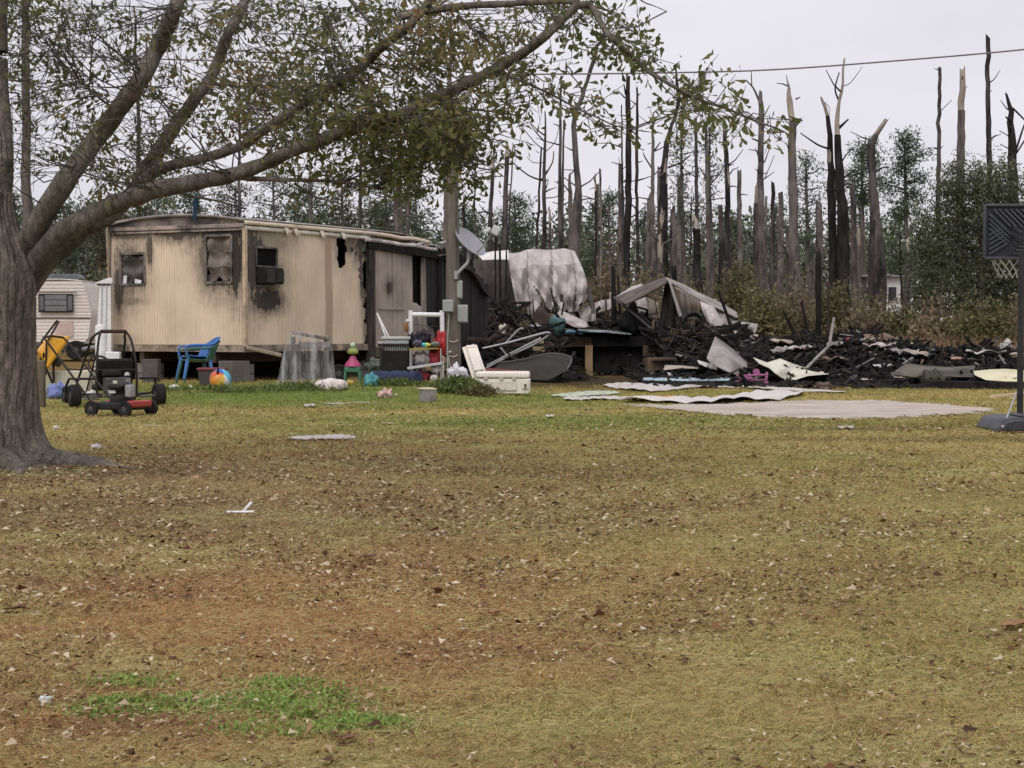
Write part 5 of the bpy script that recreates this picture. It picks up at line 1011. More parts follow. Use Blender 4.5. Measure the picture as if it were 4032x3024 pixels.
solo(MB().tube([G(890,2032)+Vector((0,0,.025)), G(1000,2034)+Vector((0,0,.03))], .008, 8), 'white_stick', M('white_plastic', (.80,.80,.80), (.7,.7,.7), 6, .4, 0), 'short white plastic stick lying in the brown lawn', 'stick'); solo(MB().tube([G(960,2030)+Vector((0,0,.03)), G(988,2012)+Vector((0,0,.05))], [.008,.011], 8), 'white_stick', MATS['white_plastic'], 'tiny white piece leaning on the short white stick', 'stick')
solo(MB().tube([G(568,1682)+Vector((0,0,.02)), G(618,1686)+Vector((0,0,.03))], [.012,.008], 6), 'stick', M('tan_stick', (.5,.42,.3), None, 8, .8, .1), 'pale stick on the grass right of the mower', 'stick'); solo(MB().tube([G(1500,1672)+Vector((0,0,.02)), G(1555,1674)+Vector((0,0,.02))], .012, 6), 'stick', MATS['tan_stick'], 'pale stick on the grass below the pink cloth', 'stick')
# chrome railing fallen over the rubble
rl = thing('fallen_railing', 'bent grey tubular railing lying in front of the deck', 'railing', tuple(GD(2030, 40)), world=True)
for pts in ([(1905,1455),(2000,1405),(2100,1358),(2155,1325),(2165,1315),(2160,1310),(2140,1312),(2080,1328),(1990,1352),(1900,1372)], [(1918,1440),(2010,1392),(2130,1332)], [(1990,1352),(2040,1300),(2060,1294)], [(1905,1455),(1880,1470)], [(2000,1405),(1970,1368)]):
    build(MB().tube(smooth_path([P(px, py, 40.2-i*.05) for i, (px, py) in enumerate(pts)], 4), .026, 8), 'tube', metal, rl, 60)
sheet('boat_like_panel', 'dark curved panel with a rounded crest on the ground before the deck', [(1970,1428),(2060,1415),(2140,1395),(2200,1393),(2250,1412)], [(1900,1492),(2000,1495),(2080,1496),(2160,1498),(2228,1462)], 40.0, 38.4, M('mud_panel', (.045,.04,.036), (.03,.027,.024), 3, .95, .2, dirt=(.04,.036,.033), damt=.3), 'panel', wr=.04, bulge=.3, nu=30)
mb = MB().tube(smooth_path([P(1970,1428,39.9), P(2060,1415,39.7), P(2140,1395,39.5), P(2200,1393,39.5), P(2250,1412,39.4), P(2228,1462,38.6)], 5), .02, 6); solo(mb, 'rim_tube', M('dull_tube', (.14,.135,.13), (.08,.076,.072), 5, .7, .1), 'grey tube edging the dark curved panel', 'tube')
sheet('tan_panel', 'tan upright panel piece behind the fallen railing', [(2095,1345),(2140,1340)], [(2100,1390),(2145,1385)], 40.8, 40.6, M('khaki_panel', (.26,.21,.12), (.17,.14,.08), 4, .8, .2), 'panel', wr=.02)
sheet('dark_red_strip', 'dark red strip on the ground behind the cooler', [(1910,1448),(2080,1462)], [(1910,1462),(2090,1474)], 36.6, 36.2, M('dark_red', (.16,.025,.025), (.09,.02,.02), 5, .7, .2), 'strip', wr=.03)
# ================================================================== YARD THINGS
rubber = M('rubber', (.016,.016,.016), (.028,.027,.026), 10, .9, .4, spec=.12); blackpaint = M('black_tube', (.018,.016,.016), (.035,.028,.026), 6, .55, .15, spec=.2); redpaint = M('red_paint', (.42,.05,.045), (.30,.04,.035), 4, .4, .1, dirt=(.12,.05,.04), damt=.25)
def wheel(root, c, r, w, ax=(0,1,0), hub=None, nm='wheel'):
    rot = Vector(ax).to_track_quat('Z', 'Y').to_euler(); o = build(MB().lathe([(r*.55,-w*.42),(r*.9,-w*.5),(r,-w*.3),(r,w*.3),(r*.9,w*.5),(r*.55,w*.42)], c, 22, rot), nm, rubber, root, 40)
    build(MB().lathe([(.02,-w*.5),(r*.5,-w*.36),(r*.56,-w*.44),(r*.56,w*.44),(r*.5,w*.36),(.02,w*.5)], c, 18, rot), 'rim', hub or M('hub_grey', (.075,.075,.075), (.045,.045,.045), 8, .6, .1), o, 40); return o
def mower():
    g = G(478, 1638); rt = thing('lawn_mower', 'black push lawn mower with red deck corners beside the oak trunk', 'lawn mower', tuple(g), R(-24))
    mb = MB().prism([(-.34,-.2),(-.26,-.27),(.2,-.27),(.33,-.14),(.33,.14),(.2,.27),(-.26,.27),(-.34,.2)], .09, .19, 'z'); dk = build(mb, 'deck', M('deck_black', (.025,.025,.027), (.016,.016,.017), 6, .55, .2, spec=.2), rt, bev=.025)
    build(MB().box((.30,-.02,.17), (.10,.46,.09)), 'front_shroud', redpaint, dk, bev=.02); build(MB().box((-.30,-.20,.15), (.14,.14,.10)), 'rear_corner', redpaint, dk, bev=.02); build(MB().box((-.30,.20,.15), (.14,.14,.10)), 'rear_corner', redpaint, dk, bev=.02)
    em = M('engine_black', (.018,.018,.019), (.034,.034,.034), 8, .5, .2, spec=.2); e = build(MB().lathe([(.15,.19),(.16,.26),(.14,.30),(.15,.34),(.165,.36),(.165,.42),(.12,.455),(.04,.46)], (0,0,0), 22), 'engine', em, rt)
    build(MB().box((.0,0,.31), (.36,.12,.09)), 'cylinder_fins', M('alu_dirty', (.22,.22,.22), (.12,.12,.12), 12, .5, .2, metal=.4), e, bev=.01); build(MB().box((.21,-.09,.34), (.10,.12,.17)), 'air_filter', M('filter_grey', (.30,.30,.31), (.24,.24,.25), 5, .5, .1), e, bev=.02)
    build(MB().box((.03,-.17,.40), (.22,.10,.08)), 'fuel_tank', em, e, bev=.03); build(MB().cyl((.03,-.17,.44), (.03,-.17,.48), .03, 12), 'fuel_cap', M('cap_pale', (.6,.58,.52), None, 4, .5, 0), e); build(MB().box((-.02,-.165,.33), (.10,.03,.04)), 'label_plate', M('label_white', (.7,.7,.7), None, 4, .5, 0), e)
    for x, y in ((.27,-.29),(.27,.29),(-.27,-.29),(-.27,.29)): wheel(rt, (x, y, .105), .105, .055)
    for s in (-1, 1):
        build(MB().tube(smooth_path([(-.30,s*.22,.17),(-.55,s*.22,.44),(-.98,s*.22,.92),(-1.12,s*.21,1.05)], 4), .015, 8), 'handle_tube', blackpaint, rt, 60)
    build(MB().tube([(-1.12,-.21,1.05),(-1.15,0,1.07),(-1.12,.21,1.05)], .016, 8), 'handle_bar', blackpaint, rt, 60); build(MB().tube([(-.72,-.22,.63),(-.70,0,.61),(-.72,.22,.63)], .01, 6), 'cross_brace', blackpaint, rt, 60)
mower()
def kart():
    g = G(462, 1600); rt = thing('go_kart', 'black tube-frame go-kart with roll cage and steering wheel behind the mower', 'go-kart', (g.x, g.y, g.z), R(116))
    T = lambda nm, pts, r=.019, m=blackpaint, p=rt: build(MB().tube(smooth_path(pts, 4), r, 8), nm, m, p, 60)
    for s in (-1, 1):
        T('frame_rail', [(-.15,s*.28,.17),(.5,s*.30,.15),(1.1,s*.30,.17),(1.45,s*.2,.2)]); T('cage_leg', [(.02,s*.30,.18),(.03,s*.30,.6),(.12,s*.25,.98),(.22,s*.19,1.13)]); T('cage_leg', [(.22,s*.19,1.13),(.5,s*.24,1.05),(.62,s*.27,.93),(1.28,s*.33,.3)]); T('cage_brace', [(.1,s*.27,.85),(.75,s*.3,.2)], .013)
        T('side_bar', [(.02,s*.34,.42),(.05,s*.62,.42),(.3,s*.66,.40),(.42,s*.66,.2),(.5,s*.32,.16)])
    build(MB().tube([(.22,-.19,1.13),(.22,.19,1.13)], .03, 10), 'cage_top', M('foam_wrap', (.06,.028,.028), (.035,.02,.02), 8, .8, .2), rt, 60)
    T('cross_bar', [(.02,-.30,.55),(.02,.30,.55)], .013); T('axle', [(0,-.66,.15),(0,.66,.15)], .016, M('axle_steel', (.14,.13,.12), None, 5, .5, .1)); T('front_axle', [(1.2,-.5,.15),(1.2,.5,.15)], .016, MATS['axle_steel'])
    for y in (-.64, .64): wheel(rt, (0, y, .17), .17, .15)
    for y in (-.5, .5): wheel(rt, (1.2, y, .14), .14, .11)
    sm = M('vinyl_black', (.012,.012,.012), (.022,.022,.022), 6, .6, .1, spec=.15)
    build(MB().box((.36,0,.28), (.42,.52,.09)), 'seat', sm, rt, bev=.03); build(MB().box((.14,0,.50), (.09,.54,.44), (0,-.18,0)), 'backrest', sm, rt, bev=.03)
    e = build(MB().box((-.08,.06,.32), (.22,.30,.24)), 'engine', M('engine_black2', (.045,.043,.042), (.09,.085,.08), 9, .5, .3), rt, bev=.02); build(MB().cyl((-.10,-.16,.36), (-.10,-.06,.36), .09, 14), 'recoil_starter', em2, e); build(MB().box((-.06,.10,.50), (.18,.26,.09)), 'fuel_tank', MATS['vinyl_black'], e, bev=.025); build(MB().lathe([(.001,0),(.045,.01),(.03,.05),(.001,.06)], (-.13,-.12,.46), 10), 'fuel_cap', M('cap_pale', (.6,.58,.52)), e)
    sw = MB(); cw = Vector((.80,.08,.62)); sw.tube([cw+Matrix.Rotation(R(-48),3,'Y') @ Vector((math.cos(a)*.17, math.sin(a)*.17, 0)) for a in np.linspace(0, 6.283, 25)], .016, 8, cap=False)
    for a in (0, 2.1, 4.2): sw.tube([cw, cw+Matrix.Rotation(R(-48),3,'Y') @ Vector((math.cos(a)*.16, math.sin(a)*.16, 0))], .009, 6)
    st = build(sw, 'steering_wheel', MATS['foam_wrap'], rt, 60); build(MB().tube([cw, (1.12,0,.24)], .014, 8), 'steering_column', blackpaint, st, 60)
em2 = M('starter_grey', (.16,.155,.15), (.1,.1,.1), 6, .5, .2); kart()
def barrow():
    g = GD(222, 29.5); rt = thing('wheelbarrow', 'yellow wheelbarrow tipped up beside the oak trunk', 'wheelbarrow', (g.x, g.y, g.z), 0)
    ym = M('yellow_tray', (.72,.36,.03), (.62,.29,.02), 3, .4, .05, dirt=(.4,.2,.04), damt=.22); fm = blackpaint
    a = P(222,1385,29.5)-Vector(g); mb = MB(); Mx = Matrix.Translation(a) @ Euler((R(10), R(-52), R(20))).to_matrix().to_4x4()
    def tray(u, v):
        x = (u-.5); y = (v-.5); r = max(abs(x)*2, abs(y)*2); dep = .24*(1-min(1, max(0, (r-.55)/.45))); return Mx @ Vector((x*.62*(1+.25*(x < 0)*0), y*.46*(1-.35*(x+.5)), dep+.02*math.cos(u*20)*0))
    build(MB().grid(lambda u, v: tray(u, v), 24, 20), 'tray', ym, rt, 50, solid=.012)
    for s in (-1, 1): build(MB().tube([Mx @ Vector((-.42, s*.2, -.05)), Mx @ Vector((.0, s*.17, .26)), Mx @ Vector((.42, s*.06, .30))], .018, 8), 'handle', fm, rt, 60); build(MB().tube([Mx @ Vector((-.15, s*.17, .2)), Vector((-.12+.1*s, .05*s, .0))], .016, 8), 'leg', fm, rt, 60)
    build(MB().box(a+Vector((-.08,-.02,-.13)), (.34,.2,.14), (0,.4,.1)), 'undercarriage', M('barrow_dark', (.05,.04,.035), (.03,.026,.024), 6, .8, .2), rt, bev=.02); build(MB().tube([a+Vector((-.05,0,-.15)), (-.05,0,0)], .02, 8), 'stand', fm, rt)
barrow()
def camper():
    D = 55.0; g = GD(226, D); rt = thing('camper_trailer', 'old cream camper trailer with a dark-framed louvred rear window beyond the oak', 'camper trailer', tuple(g))
    cm = M('camper_cream', (.80,.74,.68), (.74,.67,.61), 1.5, .5, .1, dirt=(.40,.31,.25), dscale=1.5, damt=.28)
    def half(z):
        pts = [(.62,.86),(.75,.96),(1.42,1.05),(1.6,1.04),(2.35,.86),(2.50,.80)]
        for (a, wa), (b_, wb) in zip(pts, pts[1:]):
            if a <= z <= b_: return wa+(wb-wa)*(z-a)/(b_-a)
        return .8
    def face(u, v): z = .62+1.88*v; return ((u-.5)*2*half(z), -.14*max(0, (z-1.42))*.6+.018*(abs((z/.105) % 1-.5) < .16)-(.0), z)
    bd = build(MB().grid(face, 20, 150), 'rear_wall', cm, rt, 25)
    def side(s): return lambda u, v: (s*half(.62+1.88*v), 4.4*u-.14*max(0, .62+1.88*v-1.42)*.6, .62+1.88*v)
    for s in (-1, 1): build(MB().grid(side(s), 8, 60), 'side_wall', cm, rt, 25)
    build(MB().grid(lambda u, v: ((u-.5)*1.64, -.09+4.5*v, 2.50+.05*math.sin(math.pi*u)), 8, 4), 'roof', cm, rt, 40, solid=.03); build(MB().box((0,2.2,.60), (1.8,4.3,.06)), 'floor', cm, rt)
    build(MB().prism([(-.5,2.52),(.62,2.52),(.7,2.60),(.55,2.72),(-.4,2.72)], .2, .9), 'roof_vent', M('vent_grey', (.13,.15,.16), (.08,.09,.1), 3, .5, .1), rt, bev=.02)
    zc0, zc1 = 1.535, 2.10; yb = -.05
    w = build(MB().box((-.01,yb-.05,(zc0+zc1)/2), (1.08,.06,zc1-zc0)), 'window', M('camper_frame', (.05,.05,.055), (.035,.035,.04), 4, .5, .1), rt, bev=.05)
    for k in range(3): build(MB().box((.0,yb-.09,zc0+.11+k*.175), (.66,.03,.15), (R(8),0,0)), 'pane', M('camper_glass', (.26,.27,.29), (.18,.19,.2), 2, .2, 0, spec=.5), w, bev=.004)
    for s in (-1, 1): build(MB().box((s*.44,yb-.085,(zc0+zc1)/2), (.13,.02,.44)), 'side_pane', M('camper_glass2', (.14,.145,.155), None, 2, .2, 0, spec=.5), w)
    build(MB().box((.05,-.16,2.15), (1.22,.08,.035)), 'rain_guard', M('guard_brown', (.06,.035,.035), None, 3, .6, .1), rt); build(MB().box((.22,-.02,1.02), (.55,.03,.5)), 'access_panel', M('panel_pinkish', (.60,.47,.42), (.52,.40,.35), 3, .6, .1), rt, bev=.01); build(MB().box((0,-.015,1.36), (2.08,.03,.03)), 'belt_trim', M('guard_brown', (.06,.035,.035)), rt)
    for x in (-.85, .85): wheel(rt, (x, 2.4, .34), .34, .2, (1,0,0))
    build(MB().box((0,-.06,.52), (1.7,.1,.12)), 'bumper', M('bumper_dark', (.10,.095,.09), None, 3, .6, .1), rt); wheel(rt, (.62,-.16,.36), .3, .2, (0,1,0), nm='spare_wheel')
camper()
def chair(cm, label, loc, rz, tilt=(0,0), lean=1):
    rt = thing('plastic_chair', label, 'chair', loc, rot=(tilt[0], tilt[1], rz), group='plastic garden chairs')
    build(MB().grid(lambda u, v: ((u-.5)*.44, (v-.5)*(.46-.04*u), .42+.02*((u-.5)*2)**2+.025*((v-.5)*2)**2-.02*u), 12, 12), 'seat', cm, rt, 50, solid=.014)
    def bk(u, v):
        a = (u-.5)*R(165); r = .26+.02*v; return (-.06-r*math.cos(a)*.88-.10*v, r*math.sin(a)*1.02, .42+.40*v-.16*abs(math.sin(a))**3*v)
    build(MB().grid(bk, 44, 24, lambda u, v: v < .08 or v > .86 or u < .07 or u > .93 or ((int(u*44)+int(v*24)) % 3 != 0) ), 'backrest', cm, rt, 50, solid=.012)
    build(MB().tube([bk(u, 1) for u in np.linspace(0, 1, 24)], .017, 8), 'rim', cm, rt, 60)
    for s in (-1, 1):
        e = Vector(bk(.5+.5*s, 1)); build(MB().tube(smooth_path([e, e+Vector((.12, s*.02, -.02)), (.25, s*.26, .60), (.24, s*.25, .44)], 4), .02, 8), 'armrest', cm, rt, 60)
        build(MB().beam((.21, s*.21, .42), (.27, s*.26, 0), .055, .05, taper=.75), 'leg', cm, rt, bev=.01); build(MB().beam((-.2, s*.19, .42), (-.29, s*.24, 0), .055, .05, taper=.75), 'leg', cm, rt, bev=.01)
bl = M('blue_plastic', (.075,.20,.52), (.055,.155,.43), 4, .45, .05, dirt=(.16,.20,.28), damt=.3); gp_ = M('green_plastic', (.07,.17,.12), (.05,.12,.09), 4, .4, .05, dirt=(.03,.05,.04), damt=.3)
g = G(766, 1512); chair(gp_, 'dark green plastic chair under the blue chair', (g.x, g.y, g.z), R(206), (R(3), R(-5)))
chair(bl, 'blue plastic garden chair stacked on a dark green one, tipped back', (g.x, g.y, g.z+.065), R(206), (R(3), R(-5)))
# beach ball with coloured gores
g = G(868, 1538); bb = thing('beach_ball', 'beach ball with sky-blue, blue and orange-red panels under the home', 'ball', tuple(g))
for k, (nm, col) in enumerate((('sky', (.10,.48,.72)),('sky', (.10,.48,.72)),('sky', (.10,.48,.72)),('blue', (.03,.17,.62)),('red', (.60,.12,.05)),('orange', (.75,.30,.06)),('yellow', (.7,.5,.1)),('white', (.7,.7,.7)))):
    Mx = Matrix.Translation((0,0,.185)) @ Euler((R(55), R(20), R(20))).to_matrix().to_4x4()
    build(MB().grid(lambda u, v: Mx @ Vector((.185*math.sin(math.pi*v)*math.cos((k+u)*math.pi/4-.4), .185*math.sin(math.pi*v)*math.sin((k+u)*math.pi/4-.4), .185*math.cos(math.pi*v)*.94)), 5, 16), 'panel', M('ball_'+nm, col, tuple(x*.8 for x in col), 5, .35, 0), bb, 60)
build(MB().box((-.02,-.14,.33), (.03,.06,.10), (.5,.2,.1)), 'valve_flap', rubber, bb)
g = G(818, 1522); bn = thing('storage_bin', 'dark storage bin with a faded red lid behind the beach ball', 'bin', (g.x, g.y+.5, g.z)); build(MB().prism([(-.2,0),(.2,0),(.23,.27),(-.23,.27)], -.18, .18), 'tub', M('bin_dark', (.07,.06,.06), (.045,.04,.04), 4, .7, .1), bn, bev=.015); build(MB().box((0,0,.295), (.5,.40,.05)), 'lid', M('lid_red', (.20,.045,.05), (.13,.035,.04), 4, .6, .1), bn, bev=.015)
solo(MB().box(GD(922,33.6)+Vector((0,0,.2)), (.5,.35,.40), (0,0,.5)), 'wooden_box', M('grey_wood_box', (.17,.155,.15), (.11,.10,.095), 4, .9, .3, (1,1,.2)), 'grey weathered wooden box under the home right of the ball', 'box', bev=.01)
solo(MB().box(GD(595,33.2)+Vector((0,0,.22)), (.3,.3,.44)), 'wooden_box', M('dim_box', (.12,.11,.10), (.07,.065,.06), 4, .9, .3), 'dim grey crate under the left end of the home', 'box', bev=.01)
# column, cylinder and box at the left corner of the home
g = GD(411, 34.6); wv = M('white_vinyl', (.78,.77,.78), (.68,.67,.69), 2, .45, .05, dirt=(.45,.42,.4), damt=.18); z1 = P(0,1140,34.6).z
vc = thing('white_column', 'tall white boxed column with a small peaked cap at the left corner of the home', 'column', tuple(g)); build(MB().add([(-.20,-.09,0),(.16,-.09,0),(.16,.09,0),(-.20,.09,0),(-.06,-.08,z1-.06),(.15,-.08,z1-.06),(.15,.08,z1-.06),(-.06,.08,z1-.06)], [(3,2,1,0),(4,5,6,7),(0,1,5,4),(1,2,6,5),(2,3,7,6),(3,0,4,7)]), 'shaft', wv, vc, bev=.01)
build(MB().prism([(-.17,z1-.055),(.19,z1-.055),(.19,z1+.05),(.12,z1+.06)], -.12, .12), 'cap', wv, vc); build(MB().box((.01,0,z1-.075), (.24,.2,.03)), 'collar', M('guard_brown', (.06,.035,.035)), vc)
for s in (-.03, .06): build(MB().box((s,-.095,z1*.5+.1), (.012,.012,z1*.85), (0,.02,0)), 'seam', M('seam_grey', (.5,.49,.5), None, 3, .5, 0), vc)
build(MB().tube([(.1,0,z1), (.07,0,z1+.7), (.06,0,P(0,862,34.6).z)], .022, 8), 'vent_pipe', M('rusty_pipe', (.36,.28,.22), (.22,.15,.11), 5, .8, .2), vc)
g = GD(398, 33.0); wh = thing('water_heater', 'white water heater cylinder standing before the white column', 'water heater', tuple(g)); build(MB().lathe([(.10,0),(.105,.03),(.105,.78),(.095,.81),(.03,.83)], (0,0,.26), 22), 'tank', wv, wh, 40); build(MB().box((0,-.10,.55), (.09,.03,.12)), 'valve_cover', wv, wh, bev=.01); build(MB().lathe([(.12,0),(.12,.26)], (0,0,0), 18), 'stand', blk, wh)
solo(MB().box(GD(446,32.9)+Vector((0,0,.30)), (.25,.28,.56), (.0,.02,.1)), 'white_cabinet', wv, 'small white cabinet between water heater and home', 'cabinet', bev=.015)
# junk left of the kart
def blob(px, py, sx, sy, sz, label, col, name, cat, D=None, sd=0, rough=.6, amp=.14):
    g = G(px, py) if D is None else GD(px, D); mt = M('cloth_%d_%d_%d' % tuple(int(c*99) for c in col), col, tuple(c*.72 for c in col), 7, rough, .3)
    def f(p):
        q = p*(1+amp*math.sin(p.x*8/sx+sd)+amp*.8*math.sin(p.y*7/sy+p.z*5/sz+sd*2)+amp*.5*math.sin(p.x*19/sx+p.z*13/sz)); q.z = max(q.z, -sz*.45); return q
    return solo(MB().ball((g.x, g.y, g.z+sz*.45), 1, (sx, sy, sz), 28, 16, f), name, mt, label, cat, 'loose items strewn in the yard', smooth=40)
blob(232, 1478, .17, .2, .16, 'blue and white bundle on the grass left of the kart', (.20,.24,.5), 'cloth_bundle', 'bundle', 28.5, 1); blob(205, 1470, .10, .12, .14, 'grey-blue bag beside the oak trunk', (.25,.30,.33), 'cloth_bundle', 'bag', 28.8, 5)
solo(MB().prism([(-.35,0),(.35,0),(.39,.36),(-.38,.33)], -.25, .25).xf(Matrix.Translation(GD(275,29.8))), 'pale_tub', M('cream_tub', (.62,.58,.46), (.5,.46,.36), 3, .6, .1, dirt=(.3,.26,.2), damt=.3), 'cream plastic tub on the grass behind the kart', 'tub', bev=.02)
blob(318, 1430, .19, .2, .14, 'cream cushion heaped behind the cream tub', (.62,.55,.42), 'cushion', 'cushion', 31.0, 3); blob(370, 1450, .10, .1, .09, 'dark jacket lump beside the cream cushion', (.10,.08,.09), 'cloth_bundle', 'bundle', 31.0, 9); blob(275, 1430, .10, .1, .12, 'black shoe-like lump left of the cream cushion', (.05,.04,.05), 'cloth_bundle', 'bundle', 31.2, 4)
blob(355, 1490, .14, .12, .10, 'white rag by the kart steering wheel', (.68,.66,.64), 'rag', 'rag', 28.2, 6); solo(MB().tube(smooth_path([P(330,1375,40), P(380,1368,39), P(420,1380,38)], 4), .05, 8), 'grey_pipe', M('grey_pvc', (.28,.28,.29), None, 3, .6, .1), 'grey pipe lying behind the wheelbarrow', 'pipe')
solo(MB().box(GD(160,26.5)+Vector((0,0,.35)), (.12,.12,.70)), 'wooden_stump_post', M('post_brown2', (.16,.13,.09), (.1,.08,.06), 4, .9, .3, (1,1,.15)), 'short wooden post beside the oak trunk', 'post', bev=.01)
blob(685, 1530, .075, .05, .045, 'small white bottle-shaped scrap left of the blue chair legs', (.75,.74,.72), 'white_scrap', 'scrap', None, 2); blob(750, 1526, .03, .03, .025, 'tiny white scrap at the blue chair foot', (.8,.8,.8), 'white_scrap', 'scrap', None, 3); blob(645, 1561, .02, .02, .02, 'tiny white bit right of the kart wheel', (.8,.8,.8), 'white_scrap', 'scrap', None, 4)
# plastic-wrapped table
g = G(1205, 1528); pw = thing('wrapped_table', 'low table draped in clear grey plastic sheeting before the home', 'covered table', (g.x, g.y+.25, g.z), R(14))
build(MB().box((.06,.02,.90), (.62,.42,.05), (0,R(10),0)), 'table_top', M('table_brown', (.20,.145,.11), (.11,.08,.065), 4, .6, .2), pw, bev=.01); build(MB().box((.12,-.02,.74), (.50,.36,.10)), 'drawer', M('grey_drawer', (.26,.24,.24), (.16,.15,.15), 4, .6, .1), pw, bev=.01)
for x in (-.25, .33):
    for y in (-.16, .18): build(MB().beam((x,y,0),(x,y,.88), .035), 'leg', M('table_leg', (.16,.14,.13), None, 4, .6, .1), pw)
m, t, b, out = nodes('clear_plastic'); n_ = noise(t, objco(t), 9, 4, .6, (1,1,.14)); b.inputs['Base Color'].default_value = (.50,.50,.51,1); b.inputs['Roughness'].default_value = .28; b.inputs['Specular IOR Level'].default_value = .6
tp = t.nodes.new('ShaderNodeBsdfTransparent'); ms = t.nodes.new('ShaderNodeMixShader'); t.links.new(remap(t, n_, .46, .66, .06, .45), ms.inputs[0]); t.links.new(tp.outputs[0], ms.inputs[1]); t.links.new(b.outputs[0], ms.inputs[2]); t.links.new(ms.outputs[0], out.inputs[0])  # streaky opacity paints vertical highlights into the plastic
def drape(u, v):
    a = u*2*math.pi; c_, s_ = math.cos(a), math.sin(a); sq = 1/max(abs(c_), abs(s_))**.75
    if v < .25: k = v/.25; return (c_*sq*.36*k+.04, s_*sq*.26*k, .945-.05*k*c_*.9)
    k = (v-.25)/.75; fold = .035*math.sin(a*9)*k+.03*math.sin(a*17+1)*k
    return (c_*sq*(.37+.10*k+fold)+.04-.05*k, s_*sq*(.27+.12*k+fold), .93-.05*c_-(.91)*k*(1-.06*math.sin(a*3+1)))
build(MB().grid(drape, 110, 34), 'plastic_cover', m, pw, 60)
mb = MB()
for k in range(3): mb.tube(smooth_path([(-.32-.03*k,-.30,.60),(-.40-.03*k,-.28,.4),(-.42-.02*k,-.26,.2),(-.36,-.25,.05)], 4), .006, 5)
blob(1304, 1534, .29, .22, .13, 'white and pale pink pillow on the grass by the plastic-draped table', (.74,.64,.62), 'pillow', 'pillow', None, 2, amp=.05)
# tricycle-like toy
g = GD(1393, 33.6); ty = thing('toddler_toy', 'pink-roofed green toddler toy with a yellow top under the home edge', 'toy', (g.x, g.y-.2, g.z)); pkt = M('toy_pink', (.42,.07,.17), (.34,.05,.14), 4, .4, 0)
build(MB().lathe([(.16,.0),(.15,.04),(.07,.14),(.05,.2),(.001,.21)], (0,0,.30), 20), 'roof', pkt, ty); build(MB().lathe([(.001,0),(.10,.02),(.11,.06),(.06,.12),(.001,.14)], (.0,0,.52), 16), 'hood', M('toy_lime', (.30,.36,.10), None, 4, .5, 0), ty); build(MB().ball((.0,0,.70), .05, nu=12, nv=8), 'knob', M('toy_mint', (.55,.75,.55), None, 3, .5, 0), ty)
grn = M('toy_green', (.06,.19,.11), (.05,.15,.09), 4, .4, 0); build(MB().box((0,0,.24), (.30,.26,.10)), 'tray', grn, ty, bev=.02)
for x in (-.13, .13):
    for y in (-.1, .1): build(MB().beam((x*1.1,y*1.1,0),(x,y,.22), .05), 'leg', grn, ty, bev=.01)
solo(MB().box(GD(1378,32.3)+Vector((0,0,.04)), (.11,.08,.06), (0,.1,.3)), 'yellow_block', M('toy_yellow', (.72,.55,.14), None, 3, .5, 0), 'small yellow block in the grass before the toddler toy', 'toy', bev=.01)
ww = thing('loose_wheel', 'dark spoked wheel lying beside the toddler toy', 'wheel', tuple(GD(1336,33.5))); wheel(ww, (0,0,.17), .17, .06, (.25,1,.1), nm='tyre')
# table of donated junk by the pole
blob(1462, 1520, .13, .14, .15, 'turquoise plastic bag on the grass left of the navy roll', (.08,.30,.34), 'plastic_bag', 'bag', None, 1, .35); blob(1490, 1519, .05, .05, .04, 'white crumpled end beside the turquoise bag', (.75,.75,.76), 'white_scrap', 'scrap', None, 8)
g0, g1 = G(1468, 1508), G(1648, 1512); solo(MB().tube([g0.lerp(g1, f)+Vector((0,.02*math.sin(f*9),.11+.012*math.sin(f*14))) for f in np.linspace(0,1,20)], [.085+.035*math.sin(min(1,f*3+.2)*1.5)+.008*math.sin(f*30) for f in np.linspace(0,1,20)], 14, jit=.06), 'rolled_mat', M('navy_cloth', (.035,.045,.10), (.025,.032,.075), 5, .9, .3), 'navy blue rolled mat on the grass left of the pole', 'mat', smooth=50)
Dj = 34.2
bk_ = thing('laundry_basket', 'black slatted laundry basket stuffed with clothes left of the pole', 'basket', tuple(GD(1552, Dj))); bw = .27; bz = P(0,1392,Dj).z
for k in range(17): x = -bw+2*bw*k/16; build(MB().beam((x*.9,-.18,.02),(x,-.20,bz), .018, .02), 'slat', blackpaint, bk_)
build(MB().box((0,-.21,bz), (2*bw+.06,.04,.05)), 'rim', blackpaint, bk_, bev=.01); build(MB().box((0,0,bz*.46), (2*bw*.93,.34,bz*.88)), 'clothes', M('dark_clothes', (.025,.03,.032), (.05,.055,.05), 7, .95, .4), bk_, bev=.05); build(MB().box((0,.2,bz*.55), (2*bw,.03,bz*1.05)), 'back_side', blackpaint, bk_)
a, b_ = P(1508,1382,Dj), P(1610,1318,Dj); tt = thing('storage_tote', 'grey-white storage tote with a blue stain on top of the laundry basket', 'tote', tuple((a.x+.25, Dj, a.z))); hh = b_.z-a.z
build(MB().prism([(-.22,0),(.24,0),(.26,hh*.72),(-.25,hh*.72)], -.2, .2), 'tub', M('tote_clear', (.46,.47,.49), (.36,.38,.42), 4, .4, .1, dirt=(.18,.33,.55), dscale=3, damt=.3), tt, bev=.015); build(MB().box((.01,0,hh*.80), (.56,.46,hh*.18)), 'lid', M('tote_lid', (.52,.51,.50), (.42,.41,.40), 4, .5, .1), tt, bev=.015)
for i, (x0, x1) in enumerate(((1484,1518),(1490,1530))): solo(MB().cyl(P(x1,1325,Dj+.3), P(x0,1232+i*12,Dj+.35), .016, 8), 'white_pole', MATS['white_plastic'], ('left of two thin white poles leaning on the plank wall', 'right of two thin white poles leaning on the plank wall')[i], 'pole', 'leaning white poles')
fr_ = thing('pipe_clothes_rack', 'white plastic pipe frame standing behind the junk left of the pole', 'frame', tuple(GD(1680, Dj+.3))); Df = Dj+.3
